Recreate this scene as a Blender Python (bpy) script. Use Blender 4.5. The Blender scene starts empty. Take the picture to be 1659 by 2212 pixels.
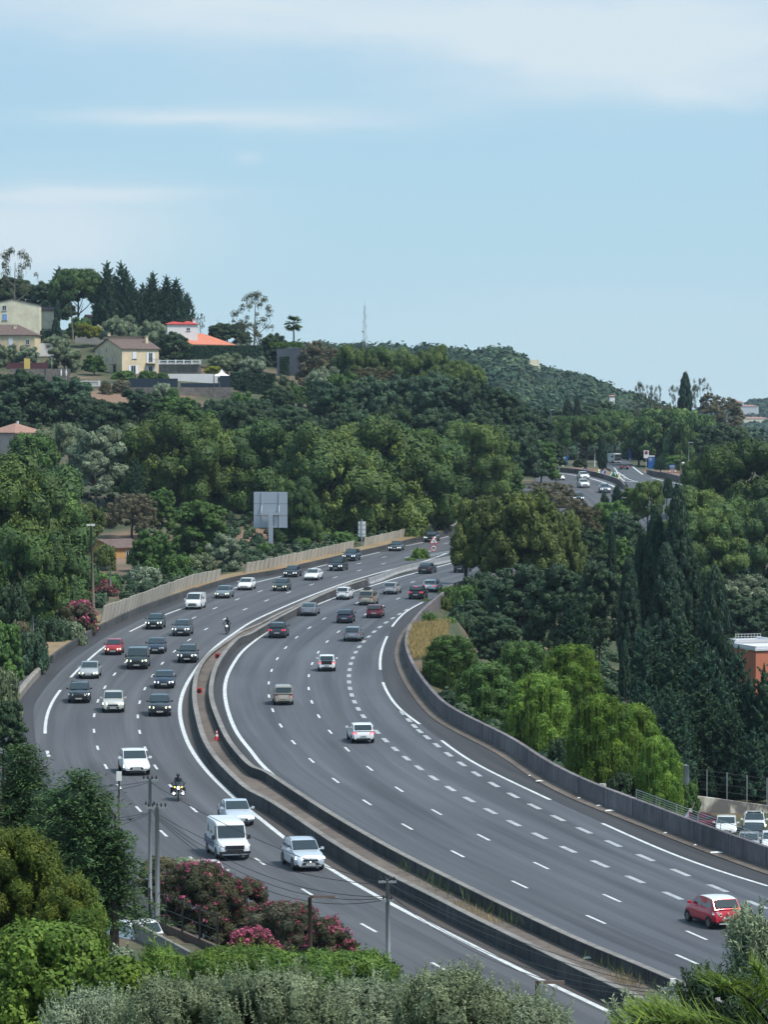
SKY0 = (4.3, 5.8, 6.6); SKY1 = (3.4, 5.2, 6.2); SKY2 = (3.0, 4.8, 6.1); SKY3 = (3.1, 4.7, 6.1); CLOUD = (5.1, 5.9, 6.4)
SUNE = 4.0; EXPO = 0.33; HAZE = 0.000055
import bpy, math, random
import numpy as np
from mathutils import Vector
R = math.radians
rng = np.random.default_rng(7); random.seed(7)
scene = bpy.context.scene
COL = scene.collection
# ---------------------------------------------------------------- camera
F = 7800.0; CX, CY, W, H = 829.5, 1106.0, 1659.0, 2212.0
HOR = 880.0; PITCH = math.atan((CY-HOR)/F)
cam = bpy.data.cameras.new('camera'); camo = bpy.data.objects.new('camera', cam); COL.objects.link(camo)
cam.sensor_fit = 'HORIZONTAL'; cam.sensor_width = 36; cam.lens = 36*F/W
cam.clip_start = 1; cam.clip_end = 30000
camo.location = (0, 0, 0); camo.rotation_euler = (R(90)-PITCH, 0, 0)
scene.camera = camo
def ray(px, py):
    x = (px-CX)/F; y = -(py-CY)/F
    return Vector((x, math.cos(PITCH)+y*math.sin(PITCH), -math.sin(PITCH)+y*math.cos(PITCH)))
def at(px, py, Y):
    d = ray(px, py); return d*(Y/d.y)
# road elevation by distance: a steady grade, then a short climb to the service area
_ty = np.array([-200, 577, 610, 650, 700, 780, 930, 1300.]); _tz = np.array([-30.4-3.1, -30.4+.01551*577, -19.5, -16.9, -15.0, -14.6, -14.3, -14.])
_yy = np.arange(-200, 1300, 1.0); _zz = np.interp(_yy, _ty, _tz)
_k = np.exp(-.5*(np.arange(-36, 37)/12.)**2); _k /= _k.sum()
_zz = np.convolve(np.pad(_zz, 36, mode='reflect', reflect_type='odd'), _k, mode='valid')
def zr(Y): return np.interp(Y, _yy, _zz)
def gp(px, py, h=0.0):
    d = ray(px, py); m = d.z/d.y; a, b = 60., 1290.
    for _ in range(50):
        c = (a+b)/2
        if c*m > zr(c)+h: a = c      # ray still above the ground
        else: b = c
        # the ray meets the ground where c*m == zr
    return Vector((d.x/d.y*c, c, zr(c)+h))
WIN = {'4': (0, 1800), '5': (950, 1850), 'a': (0, 2800), 'b': (950, 2800), 'c': (1990, 2900), '3': (1990, 1300), '6': (1990, 2300)}
KN = W/2990.0; KZ = 1000/1659.0*KN
def D(w, x, y):
    o = WIN[w]; return (o[0]*KN+x*KZ, o[1]*KN+y*KZ)
def tr(spec, h=0.0):
    """'5:1420,550 1120,628 ... 4:...' -> list of (X,Y) on the road surface"""
    out = []
    for blk in spec.split(';'):
        w, pts = blk.strip().split(':')
        for p in pts.split():
            x, y = p.split(','); q = D(w, float(x), float(y)); g = gp(q[0], q[1], h); out.append((g.x, g.y))
    return np.array(out)
def smooth(P, step=2.0, sig=5.0):
    P = np.asarray(P, float)
    P = np.vstack([2*P[0]-P[1], P, 2*P[-1]-P[-2]])
    o = []
    for i in range(1, len(P)-2):
        p0, p1, p2, p3 = P[i-1:i+3]; n = max(2, int(np.linalg.norm(p2-p1)/1.0))
        for t in np.arange(n)/n:
            o.append(.5*((2*p1)+(-p0+p2)*t+(2*p0-5*p1+4*p2-p3)*t*t+(-p0+3*p1-3*p2+p3)*t**3))
    o.append(P[-2]); o = np.array(o)
    s = np.r_[0, np.cumsum(np.linalg.norm(np.diff(o, axis=0), axis=1))]
    n = int(s[-1]/step)+1; t = np.linspace(0, s[-1], n)
    o = np.c_[np.interp(t, s, o[:, 0]), np.interp(t, s, o[:, 1])]
    if sig > 0:
        k = int(3*sig/step)+1; w = np.exp(-.5*(np.arange(-k, k+1)*step/sig)**2); w /= w.sum()
        pad = lambda a: np.convolve(np.pad(a, k, mode='reflect', reflect_type='odd'), w, mode='valid')
        o = np.c_[pad(o[:, 0]), pad(o[:, 1])]
    return o
def normals(C):
    T = np.gradient(C, axis=0); T /= np.linalg.norm(T, axis=1)[:, None]
    return np.c_[-T[:, 1], T[:, 0]], T
def extend(P, n0, n1, step=10.):
    P = np.asarray(P); a = P[0]-P[1]; a = a/np.linalg.norm(a)*step; b = P[-1]-P[-2]; b = b/np.linalg.norm(b)*step
    return np.vstack([[P[0]+a*i for i in range(n0, 0, -1)], P, [P[-1]+b*i for i in range(1, n1+1)]]) if n0 else np.vstack([P]+[[P[-1]+b*i] for i in range(1, n1+1)])
# ---------------------------------------------------------------- objects
def link(name, data=None, parent=None, loc=None):
    o = bpy.data.objects.new(name, data); COL.objects.link(o)
    if parent: o.parent = parent
    if loc is not None: o.location = loc
    return o
def tag(o, label=None, cat=None, group=None, kind=None):
    if label: o['label'] = label
    if cat: o['category'] = cat
    if group: o['group'] = group
    if kind: o['kind'] = kind
    return o
def thing(name, label, cat, loc=(0, 0, 0), rz=0, group=None):
    o = link(name, None, None, loc); o.rotation_euler = (0, 0, rz); o.empty_display_size = .3
    return tag(o, label, cat, group)
class MB:
    def __init__(s): s.v = []; s.f = []; s.m = []; s.u = None
    def quadstrip(s, A, B, mi=0):
        n = len(s.v); k = len(A); s.v += [tuple(p) for p in A]+[tuple(p) for p in B]
        for i in range(k-1): s.f.append((n+i, n+i+1, n+k+i+1, n+k+i)); s.m.append(mi)
    def poly(s, P, mi=0):
        n = len(s.v); s.v += [tuple(p) for p in P]; s.f.append(tuple(range(n, n+len(P)))); s.m.append(mi)
    def box(s, c, d, rz=0, mi=0, top=(1, 1), rx=0):
        n = len(s.v); cz, sz = math.cos(rz), math.sin(rz); cr, sr = math.cos(rx), math.sin(rx)
        for z in (-1, 1):
            for x, y in ((-1, -1), (1, -1), (1, 1), (-1, 1)):
                tx = top[0] if z > 0 else 1; ty = top[1] if z > 0 else 1
                X, Y, Z = x*d[0]/2*tx, y*d[1]/2*ty, z*d[2]/2
                Y, Z = Y*cr-Z*sr, Y*sr+Z*cr
                s.v.append((c[0]+X*cz-Y*sz, c[1]+X*sz+Y*cz, c[2]+Z))
        for f in ((0, 3, 2, 1), (4, 5, 6, 7), (0, 1, 5, 4), (1, 2, 6, 5), (2, 3, 7, 6), (3, 0, 4, 7)):
            s.f.append(tuple(n+i for i in f)); s.m.append(mi)
        return s
    def tube(s, P, r, k=6, mi=0, cap=True):
        P = [Vector(p) for p in P]; rs = r if hasattr(r, '__len__') else [r]*len(P); n = len(s.v); up = Vector((0, 0, 1))
        for i, p in enumerate(P):
            t = (P[min(i+1, len(P)-1)]-P[max(i-1, 0)]).normalized()
            a = t.cross(up if abs(t.z) < .95 else Vector((1, 0, 0))).normalized(); b = t.cross(a)
            for j in range(k):
                q = 2*math.pi*j/k; s.v.append(tuple(p+(a*math.cos(q)+b*math.sin(q))*rs[i]))
        for i in range(len(P)-1):
            for j in range(k):
                s.f.append((n+i*k+j, n+i*k+(j+1) % k, n+(i+1)*k+(j+1) % k, n+(i+1)*k+j)); s.m.append(mi)
        if cap:
            s.f.append(tuple(n+j for j in range(k))); s.m.append(mi)
            e = n+(len(P)-1)*k; s.f.append(tuple(e+j for j in reversed(range(k)))); s.m.append(mi)
        return s
    def build(s, name, mats, parent=None, smooth=False, loc=None):
        me = bpy.data.meshes.new(name); me.from_pydata(s.v, [], s.f)
        for m in (mats if isinstance(mats, (list, tuple)) else [mats]): me.materials.append(m)
        if any(s.m): me.polygons.foreach_set('material_index', s.m)
        if s.u is not None:
            l = me.uv_layers.new(name='uv'); idx = np.array([i for f in s.f for i in f]); l.data.foreach_set('uv', np.c_[np.array(s.u)[idx], np.zeros(len(idx))].astype(np.float32).ravel())
        if smooth: me.polygons.foreach_set('use_smooth', [True]*len(me.polygons))
        me.update(); return link(name, me, parent, loc)
def npmesh(name, V, Fq, mat, uv=None, smooth=False, col=None):
    V = np.asarray(V, np.float32); Fq = np.asarray(Fq, np.int32); k = Fq.shape[1]
    me = bpy.data.meshes.new(name); me.vertices.add(len(V)); me.vertices.foreach_set('co', V.ravel())
    me.loops.add(Fq.size); me.loops.foreach_set('vertex_index', Fq.ravel())
    me.polygons.add(len(Fq)); me.polygons.foreach_set('loop_start', np.arange(0, Fq.size, k, dtype=np.int32))
    me.update(calc_edges=True)
    if uv is not None:
        l = me.uv_layers.new(name='uv'); l.data.foreach_set('uv', np.asarray(uv, np.float32)[Fq.ravel()].ravel())
    if col is not None:
        a = me.color_attributes.new('tint', 'FLOAT_COLOR', 'POINT'); a.data.foreach_set('color', np.asarray(col, np.float32).ravel())
    if smooth: me.polygons.foreach_set('use_smooth', np.ones(len(Fq), bool))
    if mat: me.materials.append(mat)
    return me
# ---------------------------------------------------------------- materials
MAT = {}
def mat(name, col, rough=.6, metal=0., emit=None, es=1.0, noise=0, scale=5., bump=0., spec=None, col2=None, coat=0, alpha=None, trans=0):
    if name in MAT: return MAT[name]
    m = bpy.data.materials.new(name); m.use_nodes = True; nt = m.node_tree; b = nt.nodes['Principled BSDF']
    b.inputs['Base Color'].default_value = (*col, 1); b.inputs['Roughness'].default_value = rough; b.inputs['Metallic'].default_value = metal
    if spec is not None: b.inputs['Specular IOR Level'].default_value = spec
    if coat: b.inputs['Coat Weight'].default_value = coat; b.inputs['Coat Roughness'].default_value = .08
    if alpha is not None: b.inputs['Alpha'].default_value = alpha
    if trans: b.inputs['Transmission Weight'].default_value = trans
    if emit: b.inputs['Emission Color'].default_value = (*emit, 1); b.inputs['Emission Strength'].default_value = es
    if noise or bump:
        tc = nt.nodes.new('ShaderNodeTexCoord'); n = nt.nodes.new('ShaderNodeTexNoise'); n.inputs['Scale'].default_value = scale; n.inputs['Detail'].default_value = 8
        n.inputs['Roughness'].default_value = .65
        nt.links.new(tc.outputs['Object'], n.inputs['Vector'])
        if noise:
            r = nt.nodes.new('ShaderNodeValToRGB'); c2 = col2 or tuple(c*(1-noise) for c in col)
            r.color_ramp.elements[0].position = .35; r.color_ramp.elements[1].position = .65
            r.color_ramp.elements[0].color = (*c2, 1); r.color_ramp.elements[1].color = (*col, 1)
            nt.links.new(n.outputs['Fac'], r.inputs['Fac']); nt.links.new(r.outputs['Color'], b.inputs['Base Color'])
        if bump:
            bp = nt.nodes.new('ShaderNodeBump'); bp.inputs['Strength'].default_value = bump; nt.links.new(n.outputs['Fac'], bp.inputs['Height']); nt.links.new(bp.outputs['Normal'], b.inputs['Normal'])
    MAT[name] = m; return m
class NT:
    """tiny node helper"""
    def __init__(s, m): s.nt = m.node_tree; s.b = s.nt.nodes.get('Principled BSDF')
    def n(s, t, **k):
        o = s.nt.nodes.new('ShaderNode'+t)
        for a, v in k.items():
            if a.startswith('i_'):
                o.inputs[int(a[2:]) if a[2:].isdigit() else a[2:].replace('_', ' ')].default_value = v
            else: setattr(o, a, v)
        return o
    def l(s, a, b): s.nt.links.new(a, b)
    def math(s, op, a, b=None, c=None):
        o = s.n('Math', operation=op)
        for i, x in enumerate((a, b, c)):
            if x is None: continue
            if hasattr(x, 'links'): s.l(x, o.inputs[i])
            else: o.inputs[i].default_value = x
        return o.outputs[0]
    def mix(s, f, a, b, mode='MIX'):
        o = s.n('Mix', data_type='RGBA', blend_type=mode)
        for i, x in ((0, f), (6, a), (7, b)):
            if hasattr(x, 'links'): s.l(x, o.inputs[i])
            else: o.inputs[i].default_value = x if i == 0 else (*x, 1)
        return o.outputs[2]
    def ramp(s, f, stops):
        o = s.n('ValToRGB'); e = o.color_ramp.elements
        while len(e) < len(stops): e.new(.5)
        for k, (p, c) in enumerate(stops): e[k].position = p; e[k].color = (*c, 1) if len(c) == 3 else c
        s.l(f, o.inputs[0]); return o.outputs[0]
def noise_node(t, vec, scale, detail=6, rough=.6, dist=0):
    n = t.n('TexNoise'); n.inputs['Scale'].default_value = scale; n.inputs['Detail'].default_value = detail; n.inputs['Roughness'].default_value = rough; n.inputs['Distortion'].default_value = dist
    if vec is not None: t.l(vec, n.inputs['Vector'])
    return n.outputs['Fac']
def vscale(t, vec, s):
    m = t.n('Mapping'); m.inputs['Scale'].default_value = s; t.l(vec, m.inputs['Vector']); return m.outputs[0]
def asphalt(name, c0, c1, streak=.25):
    m = bpy.data.materials.new(name); m.use_nodes = True; t = NT(m)
    uv = t.n('UVMap', uv_map='uv').outputs[0]; pos = t.n('TexCoord').outputs['Object']
    a = noise_node(t, vscale(t, uv, (1.0, .012, 1)), 1.3, 4, .55)         # long wheel tracks and oil lines (u across, v along)
    b = noise_node(t, vscale(t, uv, (.35, .02, 1)), 1.0, 3, .5)
    g = noise_node(t, pos, 9.0, 5, .7); big = noise_node(t, pos, .05, 3, .5)
    f = t.math('ADD', t.math('MULTIPLY', a, .45), t.math('MULTIPLY', b, .35)); f = t.math('ADD', f, t.math('MULTIPLY', big, .2))
    c = t.ramp(f, [(.36, c0), (.64, c1)])
    c = t.mix(1.0, c, t.ramp(g, [(.25, (.82,)*3), (.75, (1.12,)*3)]), 'MULTIPLY')
    p_ = noise_node(t, vscale(t, uv, (.9, .022, 1)), .55, 2, .4); c = t.mix(1.0, c, t.ramp(p_, [(.40, (.80,)*3), (.46, (1.0,)*3), (.60, (1.0,)*3), (.64, (1.10,)*3)]), 'MULTIPLY')     # resurfaced patches
    st = noise_node(t, vscale(t, uv, (5, .03, 1)), 1.0, 5, .7); c = t.mix(1.0, c, t.ramp(st, [(.3, (.86,)*3), (.7, (1.10,)*3)]), 'MULTIPLY')
    su = t.n('SeparateXYZ'); t.l(uv, su.inputs[0]); tk = t.math('ABSOLUTE', t.math('SUBTRACT', t.math('FRACT', t.math('DIVIDE', t.math('SUBTRACT', su.outputs[0], .3), 1.75)), .5)); c = t.mix(1.0, c, t.ramp(tk, [(.0, (1.06,)*3), (.5, (.90,)*3)]), 'MULTIPLY')
    t.l(c, t.b.inputs['Base Color']); t.b.inputs['Roughness'].default_value = .82; t.b.inputs['Specular IOR Level'].default_value = .35
    bp = t.n('Bump'); bp.inputs['Strength'].default_value = .15; t.l(g, bp.inputs['Height']); t.l(bp.outputs[0], t.b.inputs['Normal'])
    return m
def concrete(name, c0, c1, sx=(1, 1, .25), joints=0):
    m = bpy.data.materials.new(name); m.use_nodes = True; t = NT(m); pos = t.n('TexCoord').outputs['Object']
    a = noise_node(t, vscale(t, pos, sx), 1.6, 8, .7); b = noise_node(t, pos, .12, 4, .6); g = noise_node(t, pos, 14, 4, .7)
    f = t.math('ADD', t.math('MULTIPLY', a, .55), t.math('MULTIPLY', b, .45))
    c = t.ramp(f, [(.36, c0), (.62, c1)]); c = t.mix(1.0, c, t.ramp(g, [(.3, (.85,)*3), (.7, (1.08,)*3)]), 'MULTIPLY')
    if joints:
        u_ = t.n('SeparateXYZ'); t.l(t.n('UVMap', uv_map='uv').outputs[0], u_.inputs[0]); z_ = t.n('SeparateXYZ'); t.l(pos, z_.inputs[0])
        cv = t.n('CombineXYZ'); t.l(t.math('MULTIPLY', u_.outputs[0], .6), cv.inputs[0]); t.l(t.math('MULTIPLY', z_.outputs[2], .12), cv.inputs[1])
        dr = noise_node(t, cv.outputs[0], 1.9, 6, .75); c = t.mix(1.0, c, t.ramp(dr, [(.34, (.74,)*3), (.62, (1.05,)*3)]), 'MULTIPLY')
        fr = t.math('FRACT', t.math('DIVIDE', u_.outputs[0], joints)); jn = t.math('LESS_THAN', fr, .10/joints); c = t.mix(jn, c, (.02, .02, .022))
        pan = t.math('FLOOR', t.math('DIVIDE', u_.outputs[0], joints)); wn = t.n('TexWhiteNoise', noise_dimensions='1D'); t.l(pan, wn.inputs['W']); c = t.mix(1.0, c, t.ramp(wn.outputs[0], [(0, (.86,)*3), (1, (1.12,)*3)]), 'MULTIPLY')
    t.l(c, t.b.inputs['Base Color']); t.b.inputs['Roughness'].default_value = .9; t.b.inputs['Specular IOR Level'].default_value = .2
    return m
def paint(name, col, wear=.5):
    m = bpy.data.materials.new(name); m.use_nodes = True; t = NT(m); pos = t.n('TexCoord').outputs['Object']
    g = noise_node(t, pos, 1.6, 9, .8); c = t.ramp(g, [(.32, tuple(x*(1-wear) for x in col)), (.6, col)])
    t.l(c, t.b.inputs['Base Color']); t.b.inputs['Roughness'].default_value = .6; return m
M_ASPH = asphalt('asphalt_lanes', (.056, .062, .074), (.098, .106, .122))
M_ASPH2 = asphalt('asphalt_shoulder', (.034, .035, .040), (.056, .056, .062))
M_ASPH3 = asphalt('asphalt_left', (.057, .061, .070), (.100, .104, .115))
M_LINE = paint('line_paint', (.62, .65, .66), .5); M_LINE2 = paint('line_paint_worn', (.40, .42, .43), .5)
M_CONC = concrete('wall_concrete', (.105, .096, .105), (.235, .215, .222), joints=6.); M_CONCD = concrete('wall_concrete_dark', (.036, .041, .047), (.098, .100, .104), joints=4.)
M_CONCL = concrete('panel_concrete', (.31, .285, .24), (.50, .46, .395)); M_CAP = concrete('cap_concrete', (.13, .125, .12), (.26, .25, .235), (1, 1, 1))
M_GRIT = asphalt('gritty_shoulder', (.052, .045, .043), (.105, .090, .082))
M_SOIL = concrete('median_soil', (.075, .062, .055), (.17, .145, .125), (1, 1, 1))
# ---------------------------------------------------------------- road lines traced on the road plane
L1 = tr('4:1510,1105 1435,1155 1340,1240 1270,1330 1215,1410 1175,1500 1160,1580 1163,1650;a:1180,60 1215,160 1270,250 1340,340 1430,430 1500,495 1590,580;b:60,600 150,675 270,775 540,955 800,1110 1000,1215 1200,1325 1400,1415 1659,1555;c:170,1505 400,1610 600,1700 780,1790')
L2 = tr('5:1420,550 1120,628 980,665 840,710 700,752 590,790 480,832 350,890 270,935 150,1010 0,1125;4:1520,1280 1470,1370 1450,1460 1460,1560 1490,1659;a:1530,90 1600,180 1659,240;b:50,220 120,300 200,375 280,430 370,490 470,560 700,705 900,822 1100,930 1300,1030 1500,1130 1659,1212;c:200,1172 400,1272 600,1360 800,1432 1000,1522 1200,1615 1400,1710 1659,1830')
# far ends run on behind the trees
far1 = [(33, 690), (27, 660), (20.5, 630), (15, 600)]
RW = tr('5:1390,735 1290,800 1180,880 1110,960 1070,1060 1060,1130 1085,1200 1140,1290 1200,1390 1280,1480 1400,1570;6:20,1005 150,1070 300,1155 450,1225 600,1290 800,1355 1000,1440 1200,1510 1400,1590 1600,1655', .0)
# trace of the wall foot (gutter side) on the right
RB = tr('5:1390,745 1290,812 1190,893 1110,975 1055,1060 1035,1150 1045,1215 1085,1310 1140,1400 1220,1500 1330,1600;c:0,60 150,170 300,260 450,335 600,400 800,470 1000,555 1200,630 1400,710 1659,800')
RG = tr('5:1300,812 1180,893 1085,980 1025,1060 1003,1150 1010,1220 1040,1320 1100,1420 1200,1520 1330,1640;c:0,105 200,225 400,340 560,405 800,500 1000,590 1200,680 1400,750 1659,840')
LT = tr('5:700,690 560,737 450,787 330,845 200,905 80,970;4:1560,1085 1480,1145 1400,1205 1340,1255 1290,1330 1265,1410 1255,1500 1258,1580 1270,1655', .25)
LT = np.vstack([LT, tr('a:1300,80 1340,170 1400,260 1480,340 1560,420 1659,500;b:100,475 200,545 350,640 500,745 700,870 900,985 1100,1080 1300,1180 1500,1290 1659,1360;c:200,1330 400,1425 600,1530 800,1620 1000,1710', .8)])
RT = tr('5:1420,500 1350,520 1060,580 940,615 890,640 700,700 560,747 450,797 350,852 240,908 100,987 0,1047;4:1560,1112 1480,1190 1420,1270 1385,1340 1365,1430 1362,1500 1380,1580 1410,1655;a:1450,90 1500,170 1570,250 1659,340;b:100,300 200,375 300,440 500,570 700,690 900,805 1100,910 1300,1010 1500,1110 1659,1190;c:200,1145 400,1245 600,1330 800,1400 1000,1490 1200,1580', .8)
GB = tr('5:1420,352 1320,380 1100,430 900,482 720,522 535,566 400,595 240,637 0,672;4:1400,800 1200,868 1000,940 860,995 700,1072 610,1115 480,1200 380,1265 300,1335 200,1440 140,1520 100,1600')
HID = [(60, 700), (56, 668), (50, 640), (41, 605), (30, 572), (19.5, 545)]
L2 = np.vstack([HID, L2]); L2c = smooth(extend(L2, 0, 14)); L1 = np.vstack([[(44, 700), (38, 672), (31, 640), (22, 604), (14, 572)], tr('5:1200,545 900,622 640,700 400,790 200,875 40,950'), L1]); L1c = smooth(extend(L1, 0, 14))
RBc = smooth(extend(np.vstack([[(82, 690), (76, 650), (66, 610), (52, 572), (38, 535), (24, 500)], RB]), 0, 10)); RGc = smooth(np.vstack([[(20, 492)], RG]))
LTc = smooth(extend(LT, 0, 10), sig=4); RTc = smooth(extend(np.vstack([[(58, 700), (53, 668), (47, 640), (38, 606), (27, 573), (17.5, 546)], RT]), 0, 12), sig=4)
n1, t1 = normals(L1c)
near = [tuple(L1c[i]-n1[i]*13.6) for i in range(len(L1c)) if L1c[i][1] < 262][::6]
GBc = smooth(np.vstack([[(30, 790), (29, 745), (25, 690), (20, 655), (14.5, 625), (11, 605)], GB[1:], near]))
def xat(C, Y):
    o = np.argsort(C[:, 1]); return np.interp(Y, C[o, 1], C[o, 0])
def hit(C, O, far=40.):
    """distance from each point of C along its normal (image right) to polyline O"""
    N, T = normals(C); out = np.full(len(C), np.nan); A = O[:-1]; B = O[1:]-A
    for i in range(len(C)):
        n = N[i]; r = C[i]
        den = n[0]*B[:, 1]-n[1]*B[:, 0]; den[abs(den) < 1e-9] = 1e-9
        q = A-r; t = (q[:, 0]*B[:, 1]-q[:, 1]*B[:, 0])/den; u = (q[:, 0]*n[1]-q[:, 1]*n[0])/den
        ok = (u >= -.01) & (u <= 1.01) & (abs(t) < far)
        if ok.any(): tt = t[ok]; out[i] = tt[np.argmin(abs(tt))]
    g = ~np.isnan(out); ii = np.arange(len(C)); out = np.interp(ii, ii[g], out[g])
    k = np.ones(9)/9; return np.convolve(np.pad(out, 4, mode='edge'), k, mode='valid')
def sheet(name, C, a, b, zo, mat_, nx=8, label=None):
    N, T = normals(C); s = np.r_[0, np.cumsum(np.linalg.norm(np.diff(C, axis=0), axis=1))]
    a = np.broadcast_to(a, (len(C),)); b = np.broadcast_to(b, (len(C),)); V = []; UV = []
    for j in range(nx+1):
        u = a+(b-a)*j/nx; P = C+N*u[:, None]; V.append(np.c_[P, zr(P[:, 1])+zo]); UV.append(np.c_[u, s])
    V = np.array(V).transpose(1, 0, 2).reshape(-1, 3); UV = np.array(UV).transpose(1, 0, 2).reshape(-1, 2); k = nx+1
    i, j = np.meshgrid(np.arange(len(C)-1), np.arange(nx), indexing='ij'); q = (i*k+j).ravel()
    o = link(name, npmesh(name, V, np.c_[q, q+1, q+k+1, q+k], mat_, UV)); o['kind'] = 'structure'; return o
def profile(C, prof, zo=0., hs=None):
    """extrude profile [(offset, height)...] (closed) along C"""
    N, T = normals(C); m = MB(); n = len(C); rows = []; sl = np.r_[0, np.cumsum(np.linalg.norm(np.diff(C, axis=0), axis=1))]; m.u = []
    for (u, h) in prof:
        P = C+N*u; hh = h if hs is None else np.where(np.array(h) > 0, h*hs, h); rows.append(np.c_[P, zr(P[:, 1])+zo+hh])
    for i in range(len(rows)): m.quadstrip(rows[i], rows[(i+1) % len(rows)]); m.u += list(sl)*2
    for e in (0, n-1): m.poly([r[e] for r in rows]); m.u += [sl[e]]*len(rows)
    return m
def sub(C, y0, y1): 
    k = (C[:, 1] >= y0) & (C[:, 1] <= y1); return C[k]
wR = hit(L2c, RBc); wRG = hit(L2c, RGc); wG = np.minimum(wRG, wR-.2)
road_r = sheet('road', L2c, -1.3, np.where(L2c[:, 1] > 500, wR, wR+.1), 0, M_ASPH, 12); tag(road_r, 'wide right carriageway curving away between the median and the long concrete wall')
wl = -hit(L1c, GBc); wl = np.clip(wl, -18.5, -9)
road_l = sheet('road', L1c, -15.5-2*(L1c[:, 1] > 400)+0, 2.2, 0, M_ASPH3, 10); tag(road_l, 'left carriageway with oncoming traffic curving below the hillside')
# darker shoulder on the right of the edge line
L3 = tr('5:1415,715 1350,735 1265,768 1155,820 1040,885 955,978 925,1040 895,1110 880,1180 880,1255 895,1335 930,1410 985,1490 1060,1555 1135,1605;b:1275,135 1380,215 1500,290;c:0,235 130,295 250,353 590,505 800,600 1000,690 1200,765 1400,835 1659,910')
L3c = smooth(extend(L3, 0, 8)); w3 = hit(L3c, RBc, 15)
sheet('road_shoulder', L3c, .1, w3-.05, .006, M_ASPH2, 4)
wL2 = -.95
sheet('road_shoulder', sub(L2c, 100, 540), -1.25, -.2, .006, M_ASPH2, 1)
sheet('road_shoulder', sub(L1c, 100, 520), .25, 2.1, .006, M_GRIT, 1)
GBn = sub(GBc, 150, 640); sheet('road_shoulder', GBn, -.3, 1.5, .005, M_ASPH2, 2)
# gutter strip at the foot of the right wall
gut = profile(sub(RBc, 150, 495), [(-1.0, 0), (-1.0, .05), (0.05, .10), (0.05, -.4)], .012); g = gut.build('gutter', M_SOIL); g['kind'] = 'structure'
# ---------------------------------------------------------------- markings (all paint in one object: road surface markings)
mk = MB(); mk2 = MB()
def line(m, C, w, zo=.012):
    N, T = normals(C); a = C-N*w/2; b = C+N*w/2; m.quadstrip(np.c_[a, zr(a[:, 1])+zo], np.c_[b, zr(b[:, 1])+zo])
line(mk, sub(L1c, 120, 575), .32); line(mk, sub(L2c, 100, 590), .32)
def between(C, p, q):
    i = np.argmin(((C-p)**2).sum(1)); j = np.argmin(((C-q)**2).sum(1)); return C[min(i, j):max(i, j)+1]
L3f = smooth(extend(L3, 0, 8), .5, 5)
for a, b in (('5:1415,715', '5:1265,768'), ('5:1155,820', '5:955,978'), ('5:925,1040', '5:880,1255'), ('5:895,1335', '5:1135,1605'), ('b:1275,135', 'c:250,353'), ('c:590,505', 'c:1659,910')):
    line(mk, between(L3f, tr(a)[0], tr(b)[0]), .25)
G0 = tr('5:1320,395 1040,457 880,497 725,532 535,577 415,608 245,653 60,695;4:1500,815 1200,935 1060,985 930,1048 838,1092 680,1185 560,1285 455,1388 390,1470 340,1540 300,1640;a:290,90 300,200 315,240')
G0c = smooth(G0, .5, 5)
for a, b in (('5:1320,395', '5:1040,457'), ('5:880,497', '5:725,532'), ('5:535,577', '5:415,608'), ('5:245,653', '4:1500,815'), ('4:1200,935', '4:838,1092'), ('4:680,1185', '4:455,1388'), ('4:390,1470', 'a:290,90'), ('a:300,200', 'a:318,250')):
    line(mk, between(G0c, tr(a)[0], tr(b)[0]), .26)
def dashes(m, spec, L, w, gap=None, zo=.012):
    P = tr(spec); 
    if gap: # drop-in extra centres between consecutive traced ones further apart than one period
        out = [P[0]]
        for p in P[1:]:
            k = max(1, int(round(np.linalg.norm(p-out[-1])/gap))); q = out[-1]
            for j in range(1, k+1): out.append(q+(p-q)*j/k)
        P = np.array(out)
    S = P.copy()
    for _ in range(2): S[1:-1] = .25*S[:-2]+.5*S[1:-1]+.25*S[2:]
    T = np.gradient(S, axis=0); T /= np.linalg.norm(T, axis=1)[:, None]
    for p, t in zip(S, T):
        n = np.array([-t[1], t[0]])*w/2; a = p-t*L/2; b = p+t*L/2
        m.poly([(q[0], q[1], zr(q[1])+zo) for q in (a-n, b-n, b+n, a+n)])
A_ = '5:1090,690 722,823 612,872 510,925 415,985 330,1047 258,1113 205,1185 167,1261 149,1341 151,1427 175,1517 222,1615;b:308,148 423,265 577,394 778,537 1037,691 1360,866;c:40,900 524,1123 1135,1382'
B_ = '5:995,797 776,895 600,1010 525,1075 470,1142 430,1216 407,1296 407,1378 429,1464 470,1557 541,1652;b:655,194 798,317 985,452 1227,598 1530,760;c:178,776 630,985 1197,1227'
dashes(mk, '5:1405,652 1250,688 1090,690', 3, .2) if False else None
dashes(mk, A_, 3, .18, 13); dashes(mk, B_, 3, .18, 13)
dashes(mk2, '5:1050,870 1003,897 960,922 915,951 876,980 838,1010 804,1042 772,1075 742,1107 718,1142 700,1180 688,1217 680,1255 675,1295 676,1335 682,1377 693,1418 711,1464 735,1508 765,1556;b:908,134 973,191 1044,251 1129,312 1220,378 1330,447 1451,518 1583,592;c:22,505 175,585 365,672 570,766 797,867 1045,972', 3, .37, 6.5)
dashes(mk2, '5:1025,1535 1065,1585 1115,1635;b:1115,60 1176,112 1244,166 1318,225 1404,288 1497,352 1607,420;c:15,328 145,395 298,470 468,551 655,635 865,726 1090,822 1340,925 1590,1030', 3, .37, 6.5)
dashes(mk, '5:1310,440 1050,490 890,530 738,571 590,613 430,648 240,705 98,748;4:1527,883 1380,942 1238,1004 1120,1070 1000,1135 895,1210 803,1290 733,1366 665,1455 621,1541 595,1632;a:597,74 617,184 670,305 754,434 885,580 1048,738 1250,908', 3, .18)
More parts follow.
